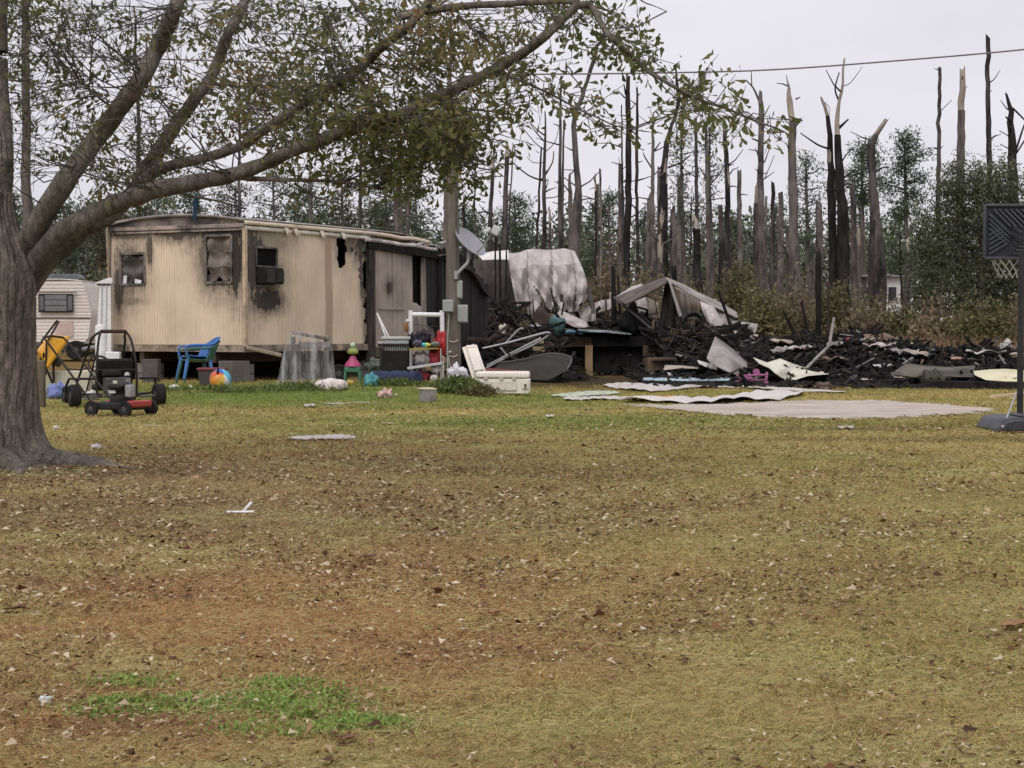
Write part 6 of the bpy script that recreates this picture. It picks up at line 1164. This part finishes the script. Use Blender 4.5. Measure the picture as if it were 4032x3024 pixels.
for a, b_, r_ in (((1617,1222),(1617,1325),.045), ((1740,1222),(1742,1330),.045), ((1617,1238),(1740,1240),.045)): build(MB().cyl(P(*a,Df)-GD(1680,Df), P(*b_,Df)-GD(1680,Df), r_, 12), 'pipe', wv, fr_, 60)
for px in (1617, 1740): build(MB().cyl(P(px,1330,Df)-GD(1680,Df), GD(px,Df)-GD(1680,Df), .04, 10), 'pipe', wv, fr_)
build(MB().cyl(P(1600,1262,Df-.05)-GD(1680,Df), P(1620,1266,Df)-GD(1680,Df), .03, 10), 'stub', wv, fr_)
tb = thing('junk_table', 'small low table with a white top and yellow tray left of the pole', 'table', tuple(GD(1672, Dj))); O_ = GD(1672, Dj)
build(MB().beam(P(1606,1450,Dj-.1)-O_, P(1742,1430,Dj-.1)-O_, .36, .05), 'lower_shelf', M('shelf_grey', (.52,.54,.57), (.40,.42,.45), 4, .5, .1), tb, bev=.008); build(MB().beam(P(1612,1376,Dj-.05)-O_, P(1728,1372,Dj-.05)-O_, .34, .03), 'tray', M('tray_yellow', (.40,.34,.07), (.25,.21,.05), 5, .6, .1), tb, bev=.008)
for px in (1616, 1736):
    for dy in (-.2, .12): build(MB().beam(GD(px,Dj+dy)-O_+Vector((0,0,0)), P(px,1372,Dj+dy)-O_, .03), 'leg', M('leg_mix', (.35,.33,.31), None, 4, .6, .1), tb)
def hung(px, py, D, sx, sy, sz, label, col, name, cat, sd=0, rough=.6):
    mt = M('cloth_%d_%d_%d' % tuple(int(c*99) for c in col), col, tuple(c*.7 for c in col), 7, rough, .3)
    return solo(MB().ball(P(px,py,D), 1, (sx,sy,sz), 26, 16, lambda p: p*(1+.15*math.sin(p.x*8/sx+sd)+.13*math.sin(p.y*7/sy+p.z*5/sz+sd*2)+.08*math.sin(p.x*19/sx+p.z*13/sz))), name, mt, label, cat, 'junk piled by the pole', smooth=35)
hung(1622, 1342, Dj-.05, .10, .12, .14, 'black bin bag left on the junk table', (.02,.02,.024), 'plastic_bag', 'bag', 1, .35); hung(1668, 1328, Dj, .14, .14, .14, 'big dark bag in front of the white pipe frame', (.03,.025,.035), 'plastic_bag', 'bag', 2, .4); hung(1645, 1352, Dj-.15, .09, .08, .07, 'purple-grey cloth beneath the black bags', (.13,.115,.17), 'cloth', 'cloth', 3)
hung(1736, 1352, Dj-.02, .13, .12, .22, 'bright red bag hanging beside the pole', (.42,.03,.035), 'red_bag', 'bag', 4, .45); hung(1712, 1412, Dj, .14, .12, .17, 'deep red cloth under the red bag', (.28,.02,.03), 'red_cloth', 'cloth', 5); hung(1660, 1410, Dj, .16, .12, .12, 'grey-white plastic wrap under the yellow tray', (.48,.45,.44), 'plastic_wrap', 'wrap', 6)
hung(1652, 1485, Dj-.1, .17, .12, .12, 'dark red bundle under the low table', (.22,.02,.03), 'red_cloth', 'bundle', 7); hung(1722, 1455, Dj-.1, .10, .1, .08, 'white rounded item under the low table', (.7,.7,.7), 'white_item', 'item', 8); hung(1710, 1490, Dj-.15, .07, .08, .07, 'small white item at the foot of the low table', (.72,.71,.7), 'white_item', 'item', 9)
hung(1676, 1358, Dj-.2, .085, .05, .04, 'rainbow football toy on the yellow tray', (.30,.62,.30), 'toy_ball', 'toy', 0); o = bpy.context.scene.objects[-1]
m, t, b, out = nodes('rainbow'); sx = t.nodes.new('ShaderNodeSeparateXYZ'); t.links.new(objco(t), sx.inputs[0]); rp = t.nodes.new('ShaderNodeValToRGB'); e = rp.color_ramp.elements; e.new(.33); e.new(.66)
for i, c in enumerate(((.05,.35,.75), (.1,.6,.5), (.75,.75,.1), (.8,.45,.08))): e[i].position = i/3; e[i].color = (*c, 1)
t.links.new(remap(t, sx.outputs[0], -.085, .085), rp.inputs[0]); t.links.new(rp.outputs[0], b.inputs[0]); b.inputs['Roughness'].default_value = .4
for ob in bpy.data.objects:
    if ob.name.startswith('toy_ball'): ob.data.materials.clear(); ob.data.materials.append(m)
hung(1715, 1355, Dj-.2, .08, .06, .05, 'grey-green wreath-like toy right of the rainbow football', (.22,.24,.20), 'wreath', 'toy', 3)
hung(1600, 1290, Dj+.2, .04, .05, .09, 'brown-orange lampshade-like piece left of the white pipe frame', (.30,.14,.05), 'brown_piece', 'item', 2); hung(1480, 1440, Dj+.4, .20, .15, .14, 'grey-green clothes heap under the basket edge', (.14,.16,.14), 'clothes_heap', 'clothes', 4); hung(1500, 1360, Dj+.2, .09, .1, .07, 'pale crumpled paper left of the tote', (.5,.5,.5), 'paper', 'paper', 5)
# white bag at the pole foot
m, t, b, out = nodes('thin_white_plastic'); b.inputs['Base Color'].default_value = (.66,.66,.70,1); b.inputs['Roughness'].default_value = .3; b.inputs['Alpha'].default_value = .85
c = P(1797, 1488, pb.y-.28); o = solo(MB().ball(c, 1, (.17,.14,.19), 34, 20, lambda p: p*(1+.16*math.sin(p.x*50+p.z*11)+.14*math.sin(p.z*37+p.y*20)+.1*math.sin(p.x*90+p.z*70))), 'plastic_bag', m, 'crumpled white plastic bag at the foot of the utility pole', 'bag', smooth=30); o.location.z = pb.z
# cooler lying with lid behind
wc = M('cooler_white', (.80,.74,.66), (.74,.68,.60), 2, .4, .05, dirt=(.55,.48,.4), damt=.2)
g = G(1978, 1552); co = thing('cooler', 'large white cooler chest on the grass right of the pole', 'cooler', tuple(g), R(-3)); k = F/g.y; W_ = 215/k; H_ = 90/k
build(MB().prism([(-W_/2+.02,0),(W_/2-.02,0),(W_/2,.05),(W_/2,H_*.68),(-W_/2,H_*.68),(-W_/2,.05)], 0, .42), 'body', wc, co, bev=.02); ld = build(MB().box((0,.21,H_*.84), (W_*1.0-.01,.46,H_*.30)), 'lid', wc, co, bev=.035)
for x in (-.28,-.02,.2): build(MB().box((x,-.035,H_*.68), (.07,.025,.035)), 'hinge', M('hinge_cream', (.62,.56,.48), None, 4, .5, 0), co, bev=.006)
lt = build(MB().box((W_/2-.075,-.02,H_*.45), (.10,.03,H_*.42)), 'latch', wc, co, bev=.008); build(MB().box((W_/2-.07,-.045,H_*.38), (.035,.02,.06)), 'latch_slot', M('slot_dark', (.12,.08,.07), None, 4, .6, 0), lt)
build(MB().box((-.08,-.012,H_*.36), (W_*.70,.02,H_*.42)), 'front_inset', M('cooler_inset', (.76,.70,.62), None, 3, .45, 0), co, bev=.01)
lp = thing('cooler_lid_panel', 'white ribbed plastic panel leaning left behind the cooler', 'panel', tuple(GD(1875, 33.3)), world=True)
build(psheet([(1820,1372),(1868,1358)], [(1862,1496),(1918,1470)], 33.9, 33.2, wr=0, nu=8, nv=8), 'panel', wc, lp, 40, solid=.05); build(psheet([(1836,1364),(1878,1362)], [(1868,1478),(1912,1462)], 33.8, 33.15, wr=0, nu=8, nv=8), 'raised_face', M('cooler_face', (.76,.69,.62), (.70,.63,.56), 2, .45, .05), lp, 40, solid=.06)
for i in range(7): build(MB().box(P(1840+i*5.2, 1371-i*.3, 33.72), (.017,.01,.022)), 'vent_slot', M('slot_dark', (.12,.08,.07)), lp)
build(psheet([(1846,1396),(1884,1394)], [(1868,1462),(1902,1456)], 33.6, 33.1, wr=0, nu=8, nv=8), 'inset', M('cooler_inset2', (.70,.63,.57), (.66,.59,.53), 40, .5, .3), lp, 40, solid=.03)
# box, pink cloth
g = G(1684, 1582); bx_ = thing('small_box', 'small cream-topped concrete block on the grass before the pole', 'block', tuple(g), R(22)); build(MB().box((0,0,.10), (.22,.20,.20)), 'block', blk, bx_, bev=.008); build(MB().box((-.01,0,.208), (.24,.22,.018), (.04,.0,.05)), 'top_sheet', M('cream_top', (.66,.55,.42), (.58,.47,.36), 4, .7, .1), bx_)
blob(1521, 1567, .11, .10, .10, 'pale pink crumpled cloth on the grass left of the block', (.68,.46,.42), 'pink_cloth', 'cloth', None, 3, amp=.2); blob(1561, 1557, .03, .03, .02, 'tiny cream scrap right of the pink cloth', (.75,.68,.55), 'white_scrap', 'scrap', None, 3)
blob(1108, 1520, .05, .04, .03, 'tiny pink scrap in the dark under the home', (.6,.3,.35), 'pink_scrap', 'scrap', None, 4); blob(3243, 1535, .2, .15, .10, 'brown clod on the grass in front of the rubble', (.12,.08,.06), 'clod', 'clod', None, 5); blob(3670, 1500, .24, .2, .24, 'dark scorched tuft before the curved roof sheet', (.06,.055,.04), 'scorched_tuft', 'tuft', 35.9, 6)
blob(220, 1690, .03, .03, .03, 'tiny white litter on the grass left of the mower', (.7,.7,.7), 'white_scrap', 'scrap', None, 6); blob(378, 1766, .05, .04, .03, 'white litter scrap on the grass right of the oak root', (.7,.7,.72), 'white_scrap', 'scrap', None, 7); blob(180, 2765, .02, .02, .015, 'tiny pale scrap in the left foreground weeds', (.7,.72,.7), 'white_scrap', 'scrap', None, 8)
# weeds around the pole
def weedclump(px, py, rx, ry, h_, n, label, cols):
    g = G(px, py); X = g.x+rng.normal(size=n)*rx*.5; Y = g.y+rng.normal(size=n)*ry*.5; r_ = np.exp(-((X-g.x)/rx)**2-((Y-g.y)/ry)**2); Z = rng.random(n)**.8*h_*(.25+.75*r_)
    V, Fa = cards(np.stack([X, Y, Z], 1), .05+rng.random(n)*.07, .015+rng.random(n)*.03, (0,0,.8)); o = npmesh('weed_clump', V-np.array([g.x,g.y,0]), Fa, leafmat('weed_'+str(len(cols))+str(n), cols, .3)); o.location = g; tag(o, label, 'weeds', 'weed clumps', 'stuff')
gw = [(.07,.095,.03), (.12,.15,.045), (.18,.21,.075)]
weedclump(1800, 1546, .42, .4, .24, 2000, 'green weed clump at the foot of the pole and cooler', gw); weedclump(1890, 1560, .26, .2, .16, 500, 'brownish weed tuft against the left end of the cooler', [(.09,.07,.03), (.14,.11,.05), (.16,.15,.07), (.1,.05,.04)])
weedclump(1560, 1520, .6, .25, .10, 500, 'low weeds in front of the navy roll', gw); weedclump(1180, 1536, .7, .3, .10, 450, 'low weeds around the plastic-draped table', gw); weedclump(320, 1530, .45, .5, .26, 900, 'green weeds behind the kart frame', gw); weedclump(900, 1545, 1.6, .3, .08, 600, 'long low grass fringe along the home', gw); weedclump(2170, 1480, .8, .3, .25, 900, 'straw tufts before the dark curved panel', [(.20,.15,.06), (.28,.21,.09), (.15,.13,.05)])
# hung blue strap below the limb
solo(MB().tube([P(772,760,15.0), P(770,800,15.0), P(765,862,15.0)], [.006,.02,.016], 6), 'blue_strap', M('blue_strap', (.03,.09,.20), None, 6, .8, .1), 'blue strap hanging from the lowest oak limb', 'strap')
# ================================================================== BASKETBALL HOOP
g = G(4010, 1700); D0 = g.y; hp = thing('basketball_hoop', 'portable basketball hoop seen from behind at the right edge', 'basketball hoop', tuple(g), world=True)
px2x = lambda px, D: (px-CX)/F*D
bm_ = M('hoop_base', (.055,.055,.065), (.035,.035,.042), 3, .45, .1)
x0 = px2x(3905, D0); build(MB().prism([(x0,0),(x0+.03,.06),(x0+.09,.15),(x0+.20,.17),(x0+1.0,.17),(x0+1.05,0)], D0-.25, D0+.75).xf(Matrix.Identity(4)), 'base', bm_, hp, bev=.04); build(MB().box((x0+.55,D0+.1,.185), (.5,.5,.04)), 'base_rise', bm_, hp, bev=.02)
xp = px2x(4018, D0+.25); pm = M('hoop_pole', (.018,.018,.02), (.03,.03,.032), 4, .45, .05); build(MB().cyl((xp,D0+.25,.12), (xp,D0+.25,P(0,990,D0+.25).z), .036, 14), 'pole', pm, hp, 60)
build(MB().cyl(P(3955,1668,D0-.1), P(4002,1545,D0+.22), .011, 8), 'strut', metal, hp, 60); build(MB().ball(P(3948,1680,D0-.24), .02, nu=10, nv=6), 'bolt', metal, hp); build(MB().box(P(4040,1660,D0+.2), (.12,.1,.08)), 'orange_cap', M('hoop_orange', (.7,.22,.05), None, 3, .5, 0), hp, bev=.02)
Db = D0+.75; k = Db/F; X0 = px2x(3872, Db); X1 = X0+1.12; Z0, Z1 = P(0,1017,Db).z, P(0,809,Db).z; bd = build(MB().box(((X0+X1)/2,Db+.02,(Z0+Z1)/2), (X1-X0,.02,Z1-Z0)), 'backboard', M('board_black', (.030,.033,.042), (.024,.026,.034), 3, .4, .05), hp, bev=.008)
rbm = M('board_rib', (.055,.06,.075), (.045,.05,.062), 3, .4, .05)
for a, b_ in (((X0,Z0),(X1,Z0)), ((X0,Z1),(X1,Z1)), ((X0,Z0),(X0,Z1)), ((X1,Z0),(X1,Z1))): build(MB().beam((a[0],Db-.015,a[1]), (b_[0],Db-.015,b_[1]), .035, .035), 'edge_rib', rbm, bd, bev=.01)
xc, zc = (X0+X1)/2-.05, (Z0+Z1)/2
def rib_(a, b_):
    yo = Db-.014-random.random()*.012; build(MB().beam((a[0],yo,a[1]), (b_[0],yo,b_[1]), .016, .024), 'rib', rbm, bd)
h2 = Z1-Z0; zl = lambda x: x
for i in range(6):     # ribs fanning out from the centre: diagonals at left, bars above, below and right
    d_ = .055*i
    rib_((X0+.05, Z1-.10-d_), (X0+.05+.30-d_*.6, Z1-.10-d_-.30+d_*.6+.02)) if i < 4 else None
    rib_((X0+.10+d_*1.2, Z1-.045), (X0+.10+d_*1.2+.20+.006*i, Z1-.045-.20-.006*i))
    rib_((X0+.05, Z0+.05+d_), (X0+.05+.22-.02*i, Z0+.05+d_+.13-.012*i)) if i < 5 else None
    rib_((X0+.33+.03*i, Z0+.055+d_*.75), (X1-.05, Z0+.055+d_*.75)); rib_((X0+.56+.075*i, zc+.07), (X0+.56+.075*i, Z1-.05))
for z in (zc+.05, zc-.05): build(MB().beam((xp,D0+.25,z-.1), (xp+.02,Db-.03,z), .03, .04), 'arm', pm, hp)
rm = MB(); rc = Vector((xp+.09, Db+.30, Z0+.05)); rm.tube([rc+Vector((math.cos(a)*.225, math.sin(a)*.225, 0)) for a in np.linspace(0,6.283,30)], .009, 6, cap=False); build(rm, 'rim', M('hoop_orange', (.7,.22,.05)), hp, 60)
mb = MB()
for i in range(12):
    for s in (1, -1):
        mb.tube([rc+Vector((math.cos(2*math.pi*(i+s*.5*f*4)/12)*(.225-.10*f), math.sin(2*math.pi*(i+s*.5*f*4)/12)*(.225-.10*f), -.27*f)) for f in np.linspace(0,1,9)], .005, 4)
build(mb, 'net', M('net_white', (.62,.62,.60), None, 5, .8, 0), hp, 60)
# ================================================================== OAK
OK_ = thing('oak_tree', 'large leaning oak with long low limbs reaching over the yard, left foreground', 'tree', tuple(GD(-20, 15.2)), world=True)
oakbark, t, b, out = nodes('oak_bark'); co_ = objco(t)
n1 = noise(t, co_, 1.6, 6, .65); n2 = noise(t, co_, 16, 6, .75, (1,1,.35)); n3 = noise(t, co_, 5, 5, .7); n4 = noise(t, co_, 60, 3, .7, (1,1,.4))
c = mixc(t, remap(t, n1, .35, .65), (.27,.235,.20), (.17,.145,.125)); c = mixc(t, remap(t, n3, .52, .68, 0, .65), c, (.125,.125,.085)); c = mixc(t, remap(t, n3, .42, .30, 0, .75), c, (.30,.285,.255)); c = mixc(t, .8, c, mixc(t, remap(t, n2, .34, .64), (.26,.25,.24), (1.4,1.4,1.4)), 'MULTIPLY')
t.links.new(c, b.inputs['Base Color']); b.inputs['Roughness'].default_value = .92; b.inputs['Specular IOR Level'].default_value = .2; bump(t, b, math_(t, 'ADD', n2, math_(t, 'MULTIPLY', n4, .5)), .95, .08)
tx, tyy = GD(-20, 15.2).x, 15.2
def trunk(u, v):
    a = u*2*math.pi; z = (v**1.6)*2.35; r = .318+.03*math.exp(-z/.9)+.15*math.exp(-z/.20)*(1+.5*math.sin(a*3+1.6)+.3*math.sin(a*5+2))+.34*math.exp(-z/.05)*(1+.7*math.sin(a*3+1.6)+.35*math.sin(a*7))
    r *= 1+.025*math.sin(a*7+z*2)+.015*math.sin(a*13-z*3); r -= .19*sstep(1.55, 2.3, z)
    r -= .016*abs(math.sin(a*13+1.5*math.sin(z*3.1)+.8*math.sin(z*7.7+a*3)))**5*(1 if z > .05 else z/.05)+.008*abs(math.sin(a*31+2*math.sin(z*5)))**4
    return (tx+math.cos(a)*r+.02*z, tyy+math.sin(a)*r*.95, z-.03)
build(MB().grid(trunk, 260, 110), 'trunk', oakbark, OK_, 60)
for a_, l_ in ((-.35, 1.5), (-1.1, 1.2), (.4, 1.0), (-2.2, 1.0)):   # surface roots
    d_ = Vector((math.cos(a_), math.sin(a_), 0)); o_ = Vector((tx, tyy, 0)); sdv = Vector((-d_.y, d_.x, 0))
    build(MB().tube([o_+d_*(.3+l_*f)+sdv*.12*math.sin(f*5)*f+Vector((0,0,.10*(1-f)**1.6-.035)) for f in np.linspace(0,1,14)], [.10*(1-f)**1.2+.015 for f in np.linspace(0,1,14)], 10, jit=.05), 'root', oakbark, OK_, 60)
LIMBS = []
def limb(pts, D0, D1, w0, w1, nm='limb', jit=.04):
    m_ = len(pts); q = [P(px, py, D0+(D1-D0)*i/(m_-1)+.12*math.sin(i*1.7)) for i, (px, py) in enumerate(pts)]; q = smooth_path(q, 6); n_ = len(q)
    rs = [(np.interp(i/(n_-1), [k/(len(w0)-1) for k in range(len(w0))], w0) if hasattr(w0, '__len__') else w0+(w1-w0)*(i/(n_-1))**.8)/F*15*.5*(1+.05*math.sin(i*.9)) for i in range(n_)]; w0 = w0[0] if hasattr(w0, '__len__') else w0
    build(MB().tube(q, rs, 12 if w0 > 40 else 8, jit=jit), nm, oakbark, OK_, 60); LIMBS.append((q, rs)); return q
limb([(10,1200),(80,1020),(150,880),(273,690),(345,590),(425,486),(500,385),(560,300),(612,205),(650,130),(684,45),(720,-60),(760,-200)], 15.2, 14.6, [140,105,92,84,80,77,74,72,68,64,60,56,50], 0)
limb([(20,1260),(105,1090),(215,945),(300,880),(365,845),(450,805),(547,768),(640,742),(729,726),(820,708),(911,690),(1000,660),(1080,628),(1154,590),(1213,572),(1290,542),(1364,514),(1450,485),(1547,460),(1640,425),(1729,383),(1820,338),(1911,292),(1990,252),(2063,207),(2154,134),(2215,75),(2276,18)], 15.3, 12.6, [150,118,92,82,78,74,70,68,64,60,57,54,52,50,48,47,46,45,44,42,40,38,36,35,34,32,30,27], 0)
limb([(90,1150),(205,1010),(330,905),(430,850),(520,760),(577,662),(620,600),(668,529),(700,480),(729,443),(775,380),(820,322),(855,250),(881,176),(905,120),(935,65),(972,-10),(1010,-90)], 15.5, 16.4, [95,84,74,68,64,61,59,60,56,54,52,50,48,46,44,42,40,38], 0)
limb([(560,720),(600,680),(680,650),(790,626),(880,600),(972,565),(1050,505),(1121,455),(1200,405),(1273,358),(1340,322),(1395,286),(1460,228),(1516,176),(1608,103),(1656,48),(1710,-15)], 15.5, 13.6, [56,48,44,40,38,37,36,36,35,35,34,34,33,33,32,30,28], 0)
limb([(30,1150),(10,950),(5,780),(12,600),(0,420),(-10,200),(0,-80)], 15.4, 15.8, [170,120,95,88,84,80,76], 0)
limb([(2270,22),(2326,23),(2371,99),(2416,158),(2484,217),(2552,280),(2610,315),(2665,348),(2755,393),(2868,430),(2981,479),(3049,502),(3095,522)], 12.7, 12.2, 26, 4, 'branch')
limb([(1940,276),(2000,300),(2060,322),(2100,339),(2190,382),(2281,431),(2350,462),(2416,492),(2480,508),(2560,520)], 13.1, 12.5, 13, 3, 'branch')
limb([(1364,-20),(1440,70),(1516,150),(1608,228),(1660,290),(1720,345)], 13.8, 13.2, 17, 6, 'branch'); limb([(1255,20),(1295,90),(1334,164),(1395,282),(1443,345)], 14.0, 13.6, 18, 7, 'branch')
limb([(911,690),(970,702),(1033,705),(1130,708),(1243,711),(1340,716),(1425,730),(1490,745)], 14.3, 14.0, 26, 6, 'branch'); limb([(690,752),(770,775),(851,790),(910,806),(972,822)], 14.9, 14.6, 14, 4, 'branch'); limb([(1160,720),(1230,770),(1330,800),(1400,822)], 14.2, 14.0, 9, 3, 'branch')
limb([(205,200),(260,265),(330,330),(390,385),(440,420)], 15.0, 14.9, 15, 9, 'branch'); limb([(700,465),(640,400),(590,340),(560,345)], 15.6, 15.3, 11, 4, 'branch'); limb([(820,330),(900,335),(1000,340),(1100,330)], 16.0, 15.5, 16, 5, 'branch')
limb([(1560,70),(1700,40),(1850,22),(2000,15),(2180,5),(2280,8)], 13.8, 13.0, 30, 20, 'branch'); limb([(1800,60),(1860,110),(1890,150),(1950,170)], 13.5, 13.2, 10, 4, 'branch'); limb([(100,40),(118,120),(110,200)], 15.4, 15.3, 16, 8, 'branch'); limb([(2480,-40),(2530,5),(2580,25),(2625,45)], 12.4, 12.2, 7, 2, 'branch')
limb([(1850,430),(1950,440),(2050,452),(2085,400),(2070,340)], 13.4, 13.0, 9, 2, 'branch'); limb([(1750,560),(1830,590),(1900,640),(1990,700)], 13.5, 13.1, 8, 2, 'branch')
LP = np.array([np.array(p) for q, r in LIMBS for p in q]); LRD = np.array([x for q, r in LIMBS for x in r])
CL = [(60,40,140,90,25),(60,230,100,120,16),(200,150,150,120,16),(190,370,110,110,18),(330,80,200,80,16),(420,350,160,130,14),(250,600,140,140,16),(400,720,150,110,18),(600,130,170,110,18),(700,330,150,120,16),(650,560,160,100,24),(560,680,120,80,16),(860,120,170,110,26),(1000,60,150,70,26),(1010,260,170,120,30),(900,450,170,100,26),(1050,400,160,120,38),(1150,330,150,100,26),(1180,130,160,90,26),(1100,520,170,80,28),(1330,200,140,110,26),(1300,430,150,90,32),(1270,620,140,90,24),(1430,330,120,90,22),(1500,60,180,60,32),(1450,500,140,80,38),(1600,480,130,90,48),(1700,440,120,110,48),(1760,540,100,75,58),(1650,590,140,70,38),(1480,640,150,60,30),(1580,690,140,50,16),(1680,200,110,90,30),(1760,120,120,110,28),(1880,180,110,90,20),(1850,400,110,110,28),(1920,520,60,90,16),(1810,690,70,45,7),(2000,250,110,70,12),(2080,60,140,60,18),(2250,70,80,60,11),(2400,150,60,50,12),(2480,175,80,60,14),(2545,235,55,40,6),(2700,370,80,45,10),(2740,430,55,45,10),(2840,400,70,50,7),(2925,450,60,30,6),(2130,350,60,40,5),(2200,390,70,30,4),(2320,440,60,30,4),(2420,490,60,30,4),(2040,360,60,60,6),(3040,510,40,20,3)]
TW = MB(); LC = []; LD = []
def twig_to(Pt, bend=.15, r0=.0035, back=.25):
    d_ = np.linalg.norm(LP-np.array(Pt), axis=1)+rng.random(len(LP))*back; i = int(d_.argmin()); q = Vector(LP[i]); mid = (q+Pt)/2+Vector((random.gauss(0,bend), random.gauss(0,bend), random.gauss(0,bend*.6)))
    L_ = (Pt-q).length; r_ = r0*(1+L_*.7); TW.tube([q, q.lerp(mid, .6), mid.lerp(Pt, .4), Pt], [r_, r_*.8, r_*.6, r_*.35], 5, cap=False); return q
for px, py, rx, ry, n_ in CL:
    for _ in range(int(n_*.82)):
        qx, qy = random.gauss(px, rx*.55), random.gauss(py, ry*.55); i = int(np.argmin([abs((p[0]/p[1]*F+CX)-qx)+abs((CY-(p[2]-CAMH)/p[1]*F-212)-qy) for p in LP[::5]]))*5
        D = LP[i][1]+random.gauss(.35, .5); Pt = P(qx, qy, D); twig_to(Pt) if random.random() < .7 else None
        for k in range(random.choice((1,2,2,3))):
            d_ = Vector((random.gauss(0,1), random.gauss(0,1), random.gauss(-.15,.8))).normalized(); l_ = random.uniform(.14,.34); e_ = Pt+d_*l_; TW.tube([Pt, e_], [.0035,.0018], 4, cap=False)
            for j in range(random.randint(5, 8)): LC.append(tuple(Pt.lerp(e_, random.uniform(.25,1.05))+Vector((random.gauss(0,.035), random.gauss(0,.035), random.gauss(0,.035))))); LD.append(tuple(d_))
# bare fine twigs
for _ in range(210):
    qx = random.choice((random.uniform(0,700), random.uniform(0,1300), random.uniform(0,2150))); qy = random.uniform(-20, 700)
    if qx > 1900 and qy > 420: continue
    Pt = P(qx, qy, random.uniform(13.6, 16.2)-(qx/2300)*1.2); q = twig_to(Pt, .2, .0045, .5)
    for k in range(3):
        e_ = Pt+Vector((random.gauss(0,.22), random.gauss(0,.22), random.gauss(0,.2))); TW.tube([Pt.lerp(q, random.uniform(0,.4)), e_], [.0035,.0015], 4, cap=False)
tw = build(TW, 'twigs', M('twig_brown', (.095,.085,.075), (.065,.058,.052), 6, .9, .2), OK_, 60, kind='stuff')
C = np.array(LC); d = np.array(LD)*.6+unit(len(C))*.9+np.array([0,0,-.25]); d /= np.linalg.norm(d, axis=1)[:, None]; e = np.cross(d, unit(len(C))); e /= np.linalg.norm(e, axis=1)[:, None]; up_ = np.cross(d, e)
L = (.056+rng.random(len(C))*.046)[:, None]; Wd = L*(.36+rng.random(len(C))[:, None]*.16)
V = np.stack([C, C+d*L*.45-e*Wd*.22+up_*L*.05, C+d*L*.82-e*Wd*.5+up_*L*.10, C+d*L+up_*L*.04, C+d*L*.82+e*Wd*.5+up_*L*.10, C+d*L*.45+e*Wd*.22+up_*L*.05], 1).reshape(-1, 3)
lf = npmesh('leaves', V, np.arange(len(V)).reshape(-1, 6), leafmat('oak_leaf', [(.06,.085,.03), (.095,.12,.042), (.135,.15,.055), (.18,.175,.068), (.24,.19,.08), (.27,.16,.08)], .5, .5, .55), OK_); lf['kind'] = 'stuff'
